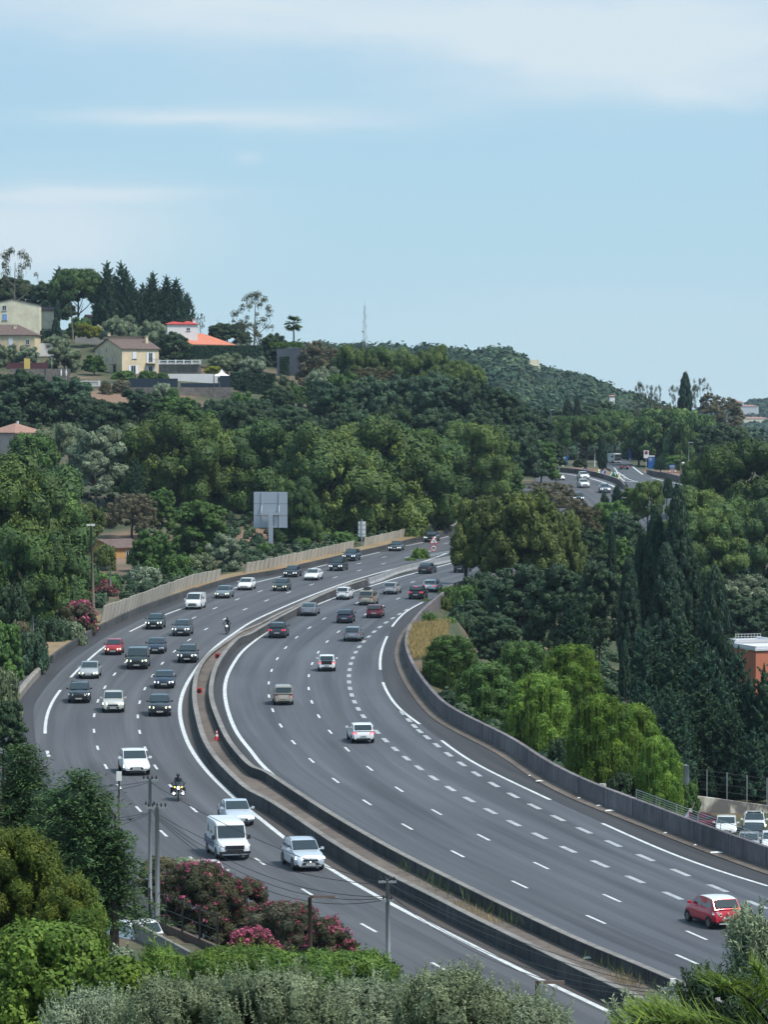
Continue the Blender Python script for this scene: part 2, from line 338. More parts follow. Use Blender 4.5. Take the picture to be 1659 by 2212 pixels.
dashes(mk, '5:1200,490 1055,528 897,573 740,615 580,660 430,706 282,757 138,810 0,862;4:1440,1012 1322,1077 1210,1147 1114,1220 1039,1299 977,1378 926,1463 890,1549 877,1640;a:891,80 929,190 994,310 1085,430 1245,586 1430,740 1645,910;b:395,1120 800,1348 1270,1600', 3, .18)
o = mk.build('road_markings', M_LINE); o['kind'] = 'structure'; o = mk2.build('road_markings', M_LINE2); o['kind'] = 'structure'
# ---------------------------------------------------------------- median and walls
# pair every point of the left wall with the right wall -> median floor
mA = sub(LTc, 100, 500); d = hit(mA, RTc, 12)
sheet('median_ground', mA, .1, np.clip(d, .3, 6)-.05, .16, M_SOIL, 4)
def ramp(y, a, b, lo, hi): return lo+(hi-lo)*np.clip((y-a)/(b-a), 0, 1)
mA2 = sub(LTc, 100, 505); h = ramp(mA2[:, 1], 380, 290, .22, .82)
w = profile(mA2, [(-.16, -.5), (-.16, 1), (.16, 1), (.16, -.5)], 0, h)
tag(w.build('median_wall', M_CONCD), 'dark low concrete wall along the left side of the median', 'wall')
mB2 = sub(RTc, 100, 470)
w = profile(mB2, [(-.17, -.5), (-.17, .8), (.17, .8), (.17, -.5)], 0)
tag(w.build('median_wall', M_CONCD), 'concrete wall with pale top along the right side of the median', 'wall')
for C_, hh in ((mA2, h), (mB2, .8)):
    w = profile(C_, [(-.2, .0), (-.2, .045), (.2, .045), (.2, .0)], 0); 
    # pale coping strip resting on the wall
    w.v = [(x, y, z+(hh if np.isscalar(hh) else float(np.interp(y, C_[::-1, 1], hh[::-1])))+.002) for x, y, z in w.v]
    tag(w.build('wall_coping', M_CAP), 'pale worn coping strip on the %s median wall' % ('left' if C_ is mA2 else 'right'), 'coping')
# precast grey barrier units where the median narrows
bar = thing('concrete_barrier', 'row of grey precast barrier units between the two carriageways', 'barrier')
M_BAR = concrete('barrier_grey', (.20, .215, .225), (.31, .325, .335))
bc = sub(RTc, 470, 530); L = 0
sB = np.r_[0, np.cumsum(np.linalg.norm(np.diff(bc, axis=0), axis=1))]; k = 0
while L < sB[-1]-3.9:
    i0, i1 = L+.05, L+3.95; q = np.array([[np.interp(t, sB, bc[:, 0]), np.interp(t, sB, bc[:, 1])] for t in np.linspace(i0, i1, 3)])
    profile(q, [(-.28, 0), (-.28, .1), (-.11, .35), (-.09, .85), (.09, .85), (.11, .35), (.28, .1), (.28, 0)]).build('barrier_unit', M_BAR, bar); L += 4
# guard rails beyond
M_GALV = mat('galvanised', (.42, .44, .45), .45, .7)
for off, lab in ((.0, 'galvanised guard rail facing the right carriageway beyond the barrier units'), (-4.2, 'galvanised guard rail facing the left carriageway beyond the barrier units')):
    gr = thing('guard_rail', lab, 'guard rail', group=None)
    c = sub(RTc, 525, 640); N, T = normals(c); c = c+N*off
    profile(c, [(-.03, .45), (-.06, .52), (0, .6), (-.06, .68), (-.03, .75), (.03, .75), (.0, .68), (.05, .6), (.0, .52), (.03, .45)]).build('rail', M_GALV, gr)
    for q in c[::2]: p = MB(); p.box((q[0]-.1, q[1], float(zr(q[1]))+.3), (.08, .12, .7)); p.build('post', M_GALV, gr)
# long concrete wall on the right
rw = sub(RBc, 150, 497); rt = profile(rw, [(0, -1.5), (0.0, 1.0), (.02, 1.0), (.02, 1.25), (.34, 1.25), (.42, -6)])
tag(rt.build('retaining_wall', M_CONC), 'long weathered concrete wall along the right edge of the motorway', 'wall')
# low wall + slab panels on the left
lw = sub(GBc, 452, 640); lw0 = sub(GBc, 352, 455)
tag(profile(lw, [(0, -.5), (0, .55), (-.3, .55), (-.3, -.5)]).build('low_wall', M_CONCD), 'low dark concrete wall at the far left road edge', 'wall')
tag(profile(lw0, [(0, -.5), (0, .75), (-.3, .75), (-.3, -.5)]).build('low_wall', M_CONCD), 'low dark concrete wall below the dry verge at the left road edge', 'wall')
lw1 = sub(GBc, 255, 348)
M_STONE = concrete('old_stone', (.13, .12, .11), (.30, .28, .25), (1, 1, 1))
tag(profile(lw1, [(0, -.5), (0.05, .6), (-.1, .75), (-.4, .7), (-.45, -.5)]).build('stone_wall', M_STONE), 'rough old stone wall edging the left shoulder under the bushes', 'wall')
def panels(spec, h, n, label, lean=.55, group=None):
    P = smooth(tr(spec, .75), .5, 6); s = np.r_[0, np.cumsum(np.linalg.norm(np.diff(P, axis=0), axis=1))]
    t = thing('panel_wall', label, 'retaining wall', group=group); N, T = normals(P); st = s[-1]/n
    for i in range(n):
        a = i*st+.12; b = (i+1)*st-.10; m = MB(); q = []
        hh = h[0]+(h[1]-h[0])*i/max(1, n-1); jt = rng.uniform(-.06, .06)
        pa = np.array([np.interp(a, s, P[:, 0]), np.interp(a, s, P[:, 1])]); pb = np.array([np.interp(b, s, P[:, 0]), np.interp(b, s, P[:, 1])])
        nn = N[min(len(N)-1, int(a/.5))]; za = zr(pa[1])+.45; zb = zr(pb[1])+.45
        sk = (pb-pa)/np.linalg.norm(pb-pa)*.25      # slabs lean along the row a little
        for th in (0, -.14):
            for (p, z) in ((pa, za), (pb, zb)): q.append((p[0]+nn[0]*th, p[1]+nn[1]*th, z))
            for (p, z) in ((pb, zb), (pa, za)):
                q.append((p[0]-nn[0]*lean*hh*.5+nn[0]*th-sk[0], p[1]-nn[1]*lean*hh*.5+nn[1]*th-sk[1], z+hh+.3+jt))
        m.v = q; m.f = [(0, 1, 2, 3), (7, 6, 5, 4), (0, 4, 5, 1), (1, 5, 6, 2), (2, 6, 7, 3), (3, 7, 4, 0)]; m.m = [0]*6
        m.build('wall_panel', M_CONCL, t)
panels('4:640,1030 760,985 900,925 1040,870 1200,800 1300,775 1410,750', (1.75, 1.3), 34, 'long row of leaning pale concrete slabs beside the white van on the left verge')
panels('5:0,625 150,595 300,560 450,525 600,490 700,470', (1.25, 1.1), 28, 'row of leaning pale concrete slabs below the large sign')
panels('5:765,452 900,420 1050,385 1200,350 1420,298', (1.15, 1.0), 32, 'farthest row of leaning pale concrete slabs beside the small white sign')
# dry verge strip between low wall and slabs
M_VERGE = concrete('dry_verge', (.16, .12, .075), (.30, .22, .13), (1, 1, 1))
sheet('verge', sub(GBc, 352, 640), -2.9, -.2, .62, M_VERGE, 3)
# ---------------------------------------------------------------- far roads (service area approach)
def loft(name, A, B, mat_, zo=0, n=30, m=8):
    A = smooth(A, 1.0, 3); B = smooth(B, 1.0, 3)
    rs = lambda C: np.array([[np.interp(t, np.linspace(0, 1, len(C)), C[:, k]) for k in (0, 1)] for t in np.linspace(0, 1, n)])
    A = rs(A); B = rs(B); V = []; UV = []
    for i in range(n):
        for j in range(m+1):
            p = A[i]+(B[i]-A[i])*j/m; V.append((p[0], p[1], zr(p[1])+zo)); UV.append((j*1.8, i*4.))
    i, j = np.meshgrid(np.arange(n-1), np.arange(m), indexing='ij'); q = (i*(m+1)+j).ravel()
    o = link(name, npmesh(name, V, np.c_[q, q+1, q+m+2, q+m+1], mat_, UV)); o['kind'] = 'structure'; return o
fa = tr('3:170,880 260,890 400,902 520,922 600,942 690,978 735,1020 720,1080 640,1150'); fb = tr('3:150,960 200,1010 260,1060 330,1100 400,1140 440,1170 480,1200 500,1215 520,1230')
loft('road', fa, fb, M_ASPH3, .02)
line_far = MB(); fl = smooth(tr('3:235,895 350,905 510,935 600,962 660,985 690,1015 690,1050'), 1, 3); line(line_far, fl, .5, .05)
ga = tr('3:560,800 600,850 640,880 690,915 740,960 760,1010 740,1080 720,1140'); gb = tr('3:730,800 790,850 840,880 900,918 1000,945 1140,982 1165,1020 1150,1100')
loft('road', ga, gb, M_ASPH, .03)
for sp, w_ in (('3:785,860 810,880 850,910', .4), ('3:905,932 940,940 980,950', .35), ('3:1015,957 1060,967 1115,980', .35), ('3:690,895 720,915 760,940 830,962 880,975', .3), ('3:925,985 960,990 985,995', .3), ('3:665,865 680,885 688,905 710,935 735,955', .3)):
    line(line_far, smooth(tr(sp), 1, 2), w_, .06)
for a, b in (((700, 915), (735, 912)), ((715, 930), (755, 928)), ((730, 943), (780, 943)), ((755, 957), (800, 955))):
    line(line_far, smooth(tr('3:%d,%d %d,%d' % (a[0], a[1], b[0], b[1])), 1, 0), .9, .055)
o = line_far.build('road_markings', M_LINE); o['kind'] = 'structure'
fw = smooth(tr('3:200,888 260,886 400,897 520,915 610,938 700,972 735,1005'), 2, 3)
tag(profile(fw, [(-.2, -.5), (-.2, .95), (.2, .95), (.2, -.5)]).build('concrete_wall', M_CONC), 'curved concrete wall behind the white cars near the service area', 'wall')
fw = smooth(tr('3:880,905 940,917 1000,925 1080,945 1140,962'), 2, 3)
tag(profile(fw, [(-.2, -.5), (-.2, .95), (.2, .95), (.2, -.5)]).build('concrete_wall', M_CONC), 'short grey concrete wall below the chevron and blue signs on the right', 'wall')
# ---------------------------------------------------------------- terrain
def sst(a, b, x): t = np.clip((x-a)/(b-a), 0, 1); return t*t*(3-2*t)
_gy = np.array([-300, 480, 560, 600, 640, 690, 735, 745, 780, 800, 820, 850, 880, 950, 1050, 1200, 1500]); _gz = np.array([0, 0, 3., 7, 9.5, 13, 14.8, 18, 20.5, 22, 25.5, 31, 33, 34, 31, 18, 0])
def ter(X, Y):
    X = np.asarray(X, float); Y = np.asarray(Y, float)
    base = np.where(Y < 1290, zr(np.minimum(Y, 1290)), -14); base = base-sst(1050, 1500, Y)*16
    xl = np.where(Y < 800, xat(GBc, np.minimum(Y, 790)), 30); xr = xat(RBc, np.clip(Y, 100, 690))+0*Y
    dl = xl-X; dr = X-xr
    hill = np.interp(Y, _gy, _gz)*(1-np.exp(-np.maximum(dl-4, 0)/28.))
    z = base-.3+sst(.5, 3, dl)*.75+hill
    fall = np.minimum(8, .4*np.maximum(dr-.3, 0))*(1-sst(560, 700, Y))
    bk = sst(332, 345, Y)*sst(405, 392, Y)*sst(7.5, 4.5, dr)*(dr > 0); z = z-fall*(1-bk)+bk*np.minimum(1.7, 1.2+.1*dr)
    nearz = np.interp(Y, [-300, 0, 20, 40, 65, 100, 130, 150, 168, 185, 220], [4, -5, -9, -12, -15, -20., -22.5, -23.8, -24.6, -25.4, -27])
    z = np.where(Y < 215, z+(nearz-z)*sst(.5, 5, dl)*sst(215, 188, Y), z)
    # the ridge behind and the far hills on the right
    r = np.interp(X, [-900, -260, -45, 39, 57, 74, 100, 120, 143, 180, 300, 900], [34, 34, 22, 20, 21, 12, 5, -3, -11, -20, -30, -32])
    z = z+np.exp(-((Y-1800)/330.)**2)*(r+14+16)
    fr = np.interp(X, [-400, 150, 260, 330, 420, 1500], [0, 0, 16, 22, 40, 46]); z = z+np.exp(-((Y-3600)/500.)**2)*fr
    fr2 = np.interp(X, [100, 190, 330, 1500], [0, 18, 6, 0]); z = z+np.exp(-((Y-2600)/200.)**2)*fr2*.0
    z = np.where((dr > 2.5) & (Y > 240) & (Y < 303) & (X > .0815*Y), -34.6, z)
    n = np.where((Y > 230) & (Y < 312) & (X > .075*Y), 0, 1)*np.sin(X*.07+1.3)*np.cos(Y*.05)*.4+np.sin(X*.021)*np.cos(Y*.017+2)*.8*((Y < 230) | (Y > 312) | (X < .075*Y))
    return z+n*sst(4, 20, np.maximum(dl, dr))
ys = np.r_[np.arange(-60, 150, 6), np.arange(150, 720, 3.5), np.arange(720, 1400, 8), np.arange(1400, 2400, 25), np.arange(2400, 5000, 80), [6000, 8000, 12000, 20000]]
def gx(y):
    w = 60+y*.16; return w
us = np.sign(np.linspace(-1, 1, 221))*np.abs(np.linspace(-1, 1, 221))**1.5
XX = np.array([us*(110+y*.28) for y in ys]); YY = np.repeat(ys[:, None], len(us), 1)
ZZ = ter(XX, YY); k = len(us); i, j = np.meshgrid(np.arange(len(ys)-1), np.arange(k-1), indexing='ij'); q = (i*k+j).ravel()
m = bpy.data.materials.new('ground_cover_soil'); m.use_nodes = True; t = NT(m); pos = t.n('TexCoord').outputs['Object']
f = noise_node(t, pos, .09, 8, .65); c = t.ramp(f, [(.36, (.028, .042, .018)), (.5, (.055, .065, .03)), (.62, (.13, .085, .055)), (.74, (.19, .125, .08))])
for (px_, Y_, rx_, ry_) in ((258, 528, 6, 34), (560, 560, 4, 20), (1275, 825, 9, 60), (1430, 800, 9, 50), (240, 742, 6, 14)):
    vm = t.n('Mapping'); vm.inputs['Location'].default_value = (-(px_-CX)/F*Y_/rx_, -Y_/ry_, 0); vm.inputs['Scale'].default_value = (1/rx_, 1/ry_, 0); t.l(pos, vm.inputs[0]); ln = t.n('VectorMath', operation='LENGTH'); t.l(vm.outputs[0], ln.inputs[0])
    k_ = t.math('SUBTRACT', 1.3, t.math('ADD', ln.outputs['Value'], t.math('MULTIPLY', f, .6))); k_ = t.math('MULTIPLY', t.math('MINIMUM', t.math('MAXIMUM', t.math('MULTIPLY', k_, 3), 0), 1), .9); c = t.mix(k_, c, (.20, .125, .085))      # bare earth and dead needles
t.l(c, t.b.inputs['Base Color']); t.b.inputs['Roughness'].default_value = .95
o = link('ground', npmesh('ground', np.c_[XX.ravel(), YY.ravel(), ZZ.ravel()], np.c_[q, q+1, q+k+1, q+k], m, smooth=True)); o['kind'] = 'structure'
# ================================================================ foliage
def foliage(name, A, B, trans=.14, rough=.65):
    m = bpy.data.materials.new(name); m.use_nodes = True; t = NT(m)
    at_ = t.n('Attribute', attribute_name='tint'); sp = t.n('SeparateColor'); t.l(at_.outputs['Color'], sp.inputs[0])
    oi = t.n('ObjectInfo'); rnd = oi.outputs['Random']
    c = t.mix(sp.outputs[1], A, B)
    br = t.math('MULTIPLY', sp.outputs[0], t.math('ADD', .76, t.math('MULTIPLY', rnd, .48)))
    cb = t.n('CombineColor'); t.l(br, cb.inputs[0]); t.l(br, cb.inputs[1]); t.l(t.math('MULTIPLY', br, t.math('ADD', .85, t.math('MULTIPLY', rnd, .3))), cb.inputs[2])
    c = t.mix(1.0, c, cb.outputs[0], 'MULTIPLY')
    t.l(c, t.b.inputs['Base Color']); t.b.inputs['Roughness'].default_value = rough; t.b.inputs['Specular IOR Level'].default_value = .25
    if trans:
        tr_ = t.n('BsdfTranslucent'); t.l(c, tr_.inputs[0]); mx = t.n('MixShader'); mx.inputs[0].default_value = trans
        t.l(t.b.outputs[0], mx.inputs[1]); t.l(tr_.outputs[0], mx.inputs[2]); t.l(mx.outputs[0], t.nt.nodes['Material Output'].inputs['Surface'])
    return m
def unit(v): return v/np.maximum(np.linalg.norm(v, axis=-1, keepdims=True), 1e-9)
def rdir(n, zmin=-1.):
    z = rng.uniform(zmin, 1, n); a = rng.uniform(0, 2*np.pi, n); r = np.sqrt(np.maximum(0, 1-z*z)); return np.c_[r*np.cos(a), r*np.sin(a), z]
def leaves(P, Nn, size, asp, along=None, k=.6):
    """diamond quads at P, facing Nn, long axis along 'along' (or random)"""
    n = len(P); size = np.broadcast_to(size, (n,))
    g = rdir(n) if along is None else along+rdir(n)*k
    a = unit(g-Nn*(g*Nn).sum(1, keepdims=True)); b = np.cross(Nn, a); s = size[:, None]
    V = np.stack([P-a*s, P+b*s*asp, P+a*s, P-b*s*asp], 1).reshape(-1, 3); return V
_cs = []
for ax in range(3):
    for sg in (-1, 1):
        for i in range(3):
            for j in range(3):
                q = []
                for (di, dj) in ((0, 0), (1, 0), (1, 1), (0, 1)):
                    u, v = (i+di)/1.5-1, (j+dj)/1.5-1; p = [0, 0, 0]; p[ax] = sg; p[(ax+1) % 3] = u*sg; p[(ax+2) % 3] = v; q.append(p)
                _cs.append(q)
CS = unit(np.array(_cs, float).reshape(-1, 3))     # 54 quads on a sphere, unshared corners
class Fol:
    def __init__(s): s.V = []; s.C = []
    def add(s, V, br, hue):
        s.V.append(V); n = len(V)//4
        br = np.repeat(np.broadcast_to(br, (n,)), 4); hue = np.repeat(np.broadcast_to(hue, (n,)), 4); s.C.append(np.c_[br, hue, np.zeros(len(V)), np.ones(len(V))])
    def mesh(s, name, m):
        V = np.vstack(s.V); return npmesh(name, V, np.arange(len(V)).reshape(-1, 4), m, col=np.vstack(s.C))
    def clump(s, c, r, n, size, asp, sq=(1, 1, 1), along=None, zmin=-.5, k=.6, core=.74, br=None, hue=None, jit=.5):
        c = np.asarray(c, float); sq = np.array(sq); d = rdir(n, zmin); rr = r*rng.uniform(.72, 1.12, n)[:, None]
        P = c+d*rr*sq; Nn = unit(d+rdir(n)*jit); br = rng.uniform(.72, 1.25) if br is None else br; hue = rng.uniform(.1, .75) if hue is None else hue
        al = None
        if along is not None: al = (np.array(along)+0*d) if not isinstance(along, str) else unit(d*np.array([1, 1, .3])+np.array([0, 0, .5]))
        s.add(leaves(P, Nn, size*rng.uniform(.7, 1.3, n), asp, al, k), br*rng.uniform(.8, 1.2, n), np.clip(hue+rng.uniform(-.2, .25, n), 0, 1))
        if core: s.add(c+CS*r*core*sq*(1+.12*rng.standard_normal((len(CS), 1))), br*.8, hue*.6)  # opaque inner core, coloured darker, added to block light and give shadow depth
def place(prof, Rr, H, n, rc, zmin=.0, inner=.25):
    out = []
    for i in range(n):
        t = zmin+(1-zmin)*((i+rng.uniform(0, 1))/n); a = i*2.39996+rng.uniform(-.5, .5); r = rc*rng.uniform(.75, 1.3)
        q = prof(t)*Rr; q = max(0, q-r*.6)
        if rng.uniform() < inner: q *= rng.uniform(.2, .8)
        out.append((q*math.cos(a), q*math.sin(a), min(t*H, H-r*.7), r))
    return out
def lobed(prof, Rr, H, nl, ns, rc, lr=.36):
    out = []
    for i in range(nl):
        t = .12+.80*((i+rng.uniform(0, 1))/nl); a = i*2.39996+rng.uniform(-.4, .4); L = Rr*lr*rng.uniform(.75, 1.25); q = max(0, prof(t)*Rr-L*.62); cz = min(t*H, H-L*.8)
        for j in range(ns):
            d = rdir(1, -.35)[0]; out.append((q*math.cos(a)+d[0]*L, q*math.sin(a)+d[1]*L, max(.3, cz+d[2]*L*.9), rc*rng.uniform(.7, 1.25)))
        out.append((q*math.cos(a), q*math.sin(a), cz, L*.8))
        LB = (rng.uniform(.82, 1.14), rng.uniform(.25, .75))
        for o in range(ns+1): LOBE[len(out)-1-o] = LB
    return out
LOBE = {}
dome = lambda t: max(0., 1-abs((t-.42)/.60)**2.4)**.5
dome2 = lambda t: (max(0., 1-abs((t-.30)/.72)**2.2)**.5)*(.93+.07*math.sin(9*t))
col_ = lambda t: min(1, (1-t)**.42*1.05)*(.72+.28*min(1, t*5))
cone = lambda t: max(.04, (1-t)**.85)*(.75+.25*min(1, t*6))
M_F = {'pine': foliage('needles_pine', (.038, .092, .032), (.175, .232, .048)), 'umb': foliage('needles_umbrella', (.032, .078, .028), (.110, .175, .036)),
  'oak': foliage('leaves_oak', (.024, .058, .032), (.070, .112, .046)), 'grn': foliage('leaves_green', (.045, .105, .026), (.115, .20, .042)),
  'olive': foliage('leaves_olive', (.100, .140, .080), (.275, .330, .195)), 'cyp': foliage('scales_cypress', (.012, .036, .020), (.036, .070, .030), .12),
  'con': foliage('needles_conifer', (.017, .050, .030), (.055, .108, .048), .12), 'pep': foliage('leaves_pepper', (.070, .150, .020), (.225, .340, .046), .35),
  'euc': foliage('leaves_eucalyptus', (.075, .085, .042), (.140, .150, .075), .3), 'carob': foliage('leaves_carob', (.056, .092, .024), (.145, .178, .042)),
  'brown': foliage('leaves_brownish', (.075, .075, .040), (.150, .135, .070)), 'lime': foliage('leaves_lime', (.075, .145, .022), (.175, .265, .042), .35),
  'jun': foliage('needles_juniper', (.045, .105, .018), (.130, .200, .030)), 'pink': foliage('petals_pink', (.26, .045, .085), (.46, .13, .19), .3, .5),
  'oleg': foliage('leaves_oleander', (.050, .062, .034), (.120, .105, .062)), 'palm': foliage('leaves_palm', (.050, .105, .020), (.170, .245, .035), .3),
  'yel': foliage('leaves_yellow', (.16, .19, .02), (.32, .32, .03), .3), 'gold': foliage('scales_golden', (.050, .090, .014), (.150, .175, .022), .25),
  'ced': foliage('needles_cedar', (.024, .064, .030), (.080, .145, .044), .15), 'dry': foliage('dry_grass_blades', (.30, .22, .09), (.56, .43, .20), .3), 'grass': foliage('grass_blades', (.07, .11, .03), (.17, .20, .06), .3)}
M_BARK = mat('bark', (.075, .058, .045), .95, noise=.5, scale=2.5); M_BARKG = mat('bark_grey', (.20, .18, .155), .9, noise=.4, scale=2)
PROTO = {}
def proto(k, f, n, H, m): PROTO.setdefault(k, []).append((f.mesh('crown_'+k, M_F[m]), n, H))
def pick(k, asp):
    c = sorted(PROTO[k], key=lambda p: abs(math.log(p[2]/(2*p[1])/asp))); b = abs(math.log(c[0][2]/(2*c[0][1])/asp)); c = [p for p in c if abs(math.log(p[2]/(2*p[1])/asp)) < b+.08]
    i = cnt.get(k, 0); cnt[k] = i+1; return c[i % len(c)]
for v in range(4):     # pine: rounded mass of upright tufts
    f = Fol(); Rr, H = ((8., 11.5), (7., 14.), (5.5, 16.), (4.5, 17.))[v]
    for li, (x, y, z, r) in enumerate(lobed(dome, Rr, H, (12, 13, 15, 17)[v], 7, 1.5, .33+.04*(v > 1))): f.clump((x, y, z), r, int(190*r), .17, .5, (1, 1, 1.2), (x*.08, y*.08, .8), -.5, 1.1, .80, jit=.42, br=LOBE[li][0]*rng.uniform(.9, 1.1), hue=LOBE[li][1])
    for i in range(90):     # tufts breaking the outline
        t = rng.uniform(.3, 1); a = rng.uniform(0, 6.28); q = dome(t)*Rr*.97; f.clump((q*math.cos(a), q*math.sin(a), t*H*.97), .6, 40, .22, .4, (.8, .8, 1.5), (0, 0, 1.), -.3, .6, .6, hue=rng.uniform(.6, 1))
    proto('pine', f, Rr, H, 'pine')
for v in range(2):
    f = Fol(); Rr, H = 7., 5.
    for (x, y, z, r) in place(lambda t: max(0, 1-((t-.15)/.9)**2)**.5 if t > .15 else .85+t, Rr, H, 95, 1.05, .1): f.clump((x, y, z), r, 110, .26, .5, (1.15, 1.15, .8), None, -.4)
    proto('umb', f, Rr, H, 'umb')
for nm, mt, rc, ls, Rr, H in (('oak', 'oak', 1.35, .30, 6.5, 10.), ('oak', 'oak', 1.1, .28, 6., 11.), ('oak', 'oak', 1.15, .28, 5.2, 13.5), ('grn', 'grn', 1.1, .30, 6.5, 10.), ('grn', 'grn', 1.1, .30, 5.2, 12.5), ('carob', 'carob', 1.5, .27, 6.5, 9.), ('brown', 'brown', .9, .22, 6.5, 9.), ('brown', 'brown', .9, .22, 5., 12.)):
    f = Fol()
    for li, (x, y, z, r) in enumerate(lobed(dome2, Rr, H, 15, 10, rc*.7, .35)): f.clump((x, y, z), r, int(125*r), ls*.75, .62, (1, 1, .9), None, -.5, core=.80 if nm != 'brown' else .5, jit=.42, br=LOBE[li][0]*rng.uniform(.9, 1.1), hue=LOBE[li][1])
    for i in range(50):
        t = rng.uniform(.15, 1); a = rng.uniform(0, 6.28); q = dome2(t)*Rr*1.0; f.clump((q*math.cos(a), q*math.sin(a), t*H*.96), .55, 28, ls, .6, core=0)
    proto(nm, f, Rr, H, mt)
for v in range(2):
    f = Fol(); Rr, H = ((4.5, 5.4), (4., 9.))[v]
    for (x, y, z, r) in lobed(dome2, Rr, H, 12, 8, .75, .34): f.clump((x, y, z), r, 120, .20, .36, (1, 1, 1), 'out', -.5, .5)
    proto('olive', f, Rr, H, 'olive')
for v in range(4):
    f = Fol(); Rr, H = ((1.7, 14.), (1.5, 17.), (1.4, 18.), (1.6, 7.))[v]
    for (x, y, z, r) in place(col_, Rr, H, int(11*H), .44, .0, .1): f.clump((x, y, z), r, 62, .17, .36, (1, 1, 1.9), (0, 0, 1.), -.6, .35, jit=.3, core=.8, br=rng.uniform(.8, 1.15))
    proto('cyp', f, Rr, H, 'cyp')
for v in range(4):      # spiky mixed conifer: several leaders, many up-pointing feathery branches
    f = Fol(); Rr, H = ((5., 13.), (5.5, 12.), (4., 15.), (3., 14.))[v]
    for ld in range(4):
        la = ld*1.7+v; lo = 0 if ld == 0 else rng.uniform(1.2, 2.4); lx, ly, lh = lo*math.cos(la), lo*math.sin(la), H*(1 if ld == 0 else rng.uniform(.62, .9)); rr = Rr*(.85 if ld == 0 else .6)
        for i in range(52):
            t = (i+rng.uniform())/52; a = i*2.4+rng.uniform(-.6, .6); q = ((1-t)**.6)*rr*rng.uniform(.5, 1.08)*(.7+.3*min(1, t*6)); L = .65+.8*(1-t)
            x, y, z = lx+q*math.cos(a), ly+q*math.sin(a), t*lh*.95
            f.clump((x, y, z), L*.6, 52, .20, .36, (1, 1, 1.15), 'out', -.5, .5, jit=.9)
            for s_ in range(6):
                e = .10*s_; f.clump((x+e*math.cos(a)*2, y+e*math.sin(a)*2, z+.30*s_*L*.6), .30-.035*s_, 9, .18, .4, core=0, along='out')
        for s_ in range(8): f.clump((lx, ly, lh*.92+s_*.2), .3-.03*s_, 14, .18, .35, along=(0, 0, 1.), core=0)
    proto('con', f, Rr, H, 'con')
def strands(f, x, y, z, L, n, sz, br, hue, asp=.22, sway=.15):
    k = n; t = np.linspace(0, 1, k); P = np.c_[x+sway*t*rng.uniform(-1, 1)+rng.normal(0, .06, k), y+sway*t*rng.uniform(-1, 1)+rng.normal(0, .06, k), z-L*t]
    f.add(leaves(P, unit(rdir(k)*np.array([1, 1, .3])), sz, asp, np.array([0, 0, -1.])+0*P, .45), br*rng.uniform(.8, 1.2, k), np.clip(hue+rng.uniform(-.15, .2, k), 0, 1))
for v in range(2):      # pepper tree: hanging curtains
    f = Fol(); Rr, H = ((5.5, 9.), (4.6, 11.5))[v]
    for (x, y, z, r) in place(lambda t: max(0., 1-abs((t-.35)/.66)**2.6)**.5, Rr, H, 70, 1.2, .22):
        br, hue = rng.uniform(.75, 1.25), rng.uniform(.1, .9); f.clump((x, y, z), r, 60, .20, .34, (1, 1, .8), None, -.2, br=br, hue=hue, core=.7)
        for s_ in range(24):
            a = rng.uniform(0, 6.28); q = r*rng.uniform(.5, 1.15); L = min(rng.uniform(1.6, 4.0), z); strands(f, x+q*math.cos(a), y+q*math.sin(a), z+r*.2, L, int(L*8), .19, br, hue)
    proto('pep', f, Rr, H, 'pep')
for v in range(2):      # eucalyptus / light airy crown
    f = Fol(); Rr, H = 4.5, 7.
    for i in range(44):
        t = rng.uniform(.05, 1); a = rng.uniform(0, 6.28); q = dome(t)*Rr*rng.uniform(.5, 1); x, y, z = q*math.cos(a), q*math.sin(a), t*H
        f.clump((x, y, z), rng.uniform(.35, .75), 80, .13, .38, core=.3, jit=1.)
        for s_ in range(3): strands(f, x+rng.uniform(-.5, .5), y+rng.uniform(-.5, .5), z, rng.uniform(.4, 1.1), 7, .18, 1, .5)
    proto('euc', f, Rr, H, 'euc')
for k_, mt in (('bush', 'grn'), ('bushd', 'oak'), ('busho', 'olive'), ('bushb', 'brown'), ('bushl', 'carob')):
    f = Fol(); Rr, H = 2.2, 2.6
    for (x, y, z, r) in place(dome2, Rr, H, 34, .6): f.clump((x, y, z), r, 85, .15, .5, (1, 1, .9), 'out' if k_ == 'busho' else None, -.5)
    for i in range(26): a = rng.uniform(0, 6.28); t = rng.uniform(.3, 1); q = dome2(t)*Rr; f.clump((q*math.cos(a), q*math.sin(a), t*H*1.03), .22, 14, .14, .4, (1, 1, 1.6), core=0, along=(0, 0, 1.))
    proto(k_, f, Rr, H, mt)
f = Fol(); Rr, H = 2., 4.
for (x, y, z, r) in place(lambda t: .95, Rr, H, 110, .5, .0, .05): f.clump((x, y, z), r, 60, .13, .6)
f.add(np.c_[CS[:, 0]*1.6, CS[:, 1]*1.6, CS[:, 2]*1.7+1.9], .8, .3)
proto('hedge', f, Rr, H, 'cyp')
def limbs(m, base, top, r, R0, n=4, spread=.45, tip=None):
    b = Vector(base); tp = Vector(top); mid = b.lerp(tp, .55)+Vector((random.uniform(-.3, .3), random.uniform(-.3, .3), 0)); m.tube([b, b.lerp(mid, .5)+Vector((random.uniform(-.15, .15), 0, 0)), mid, tp], [r*1.25, r, r*.75, r*.25], 7)
    for i in range(n):
        a = i*6.28/n+random.uniform(-.5, .5); s = b.lerp(tp, random.uniform(.35, .7)); L = R0*spread*random.uniform(.8, 1.5)
        e = s+Vector((math.cos(a)*L, math.sin(a)*L, L*random.uniform(.6, 1.1))); m.tube([s, s.lerp(e, .5)+Vector((0, 0, -.08*L)), e], [r*.5, r*.35, r*.12], 5)
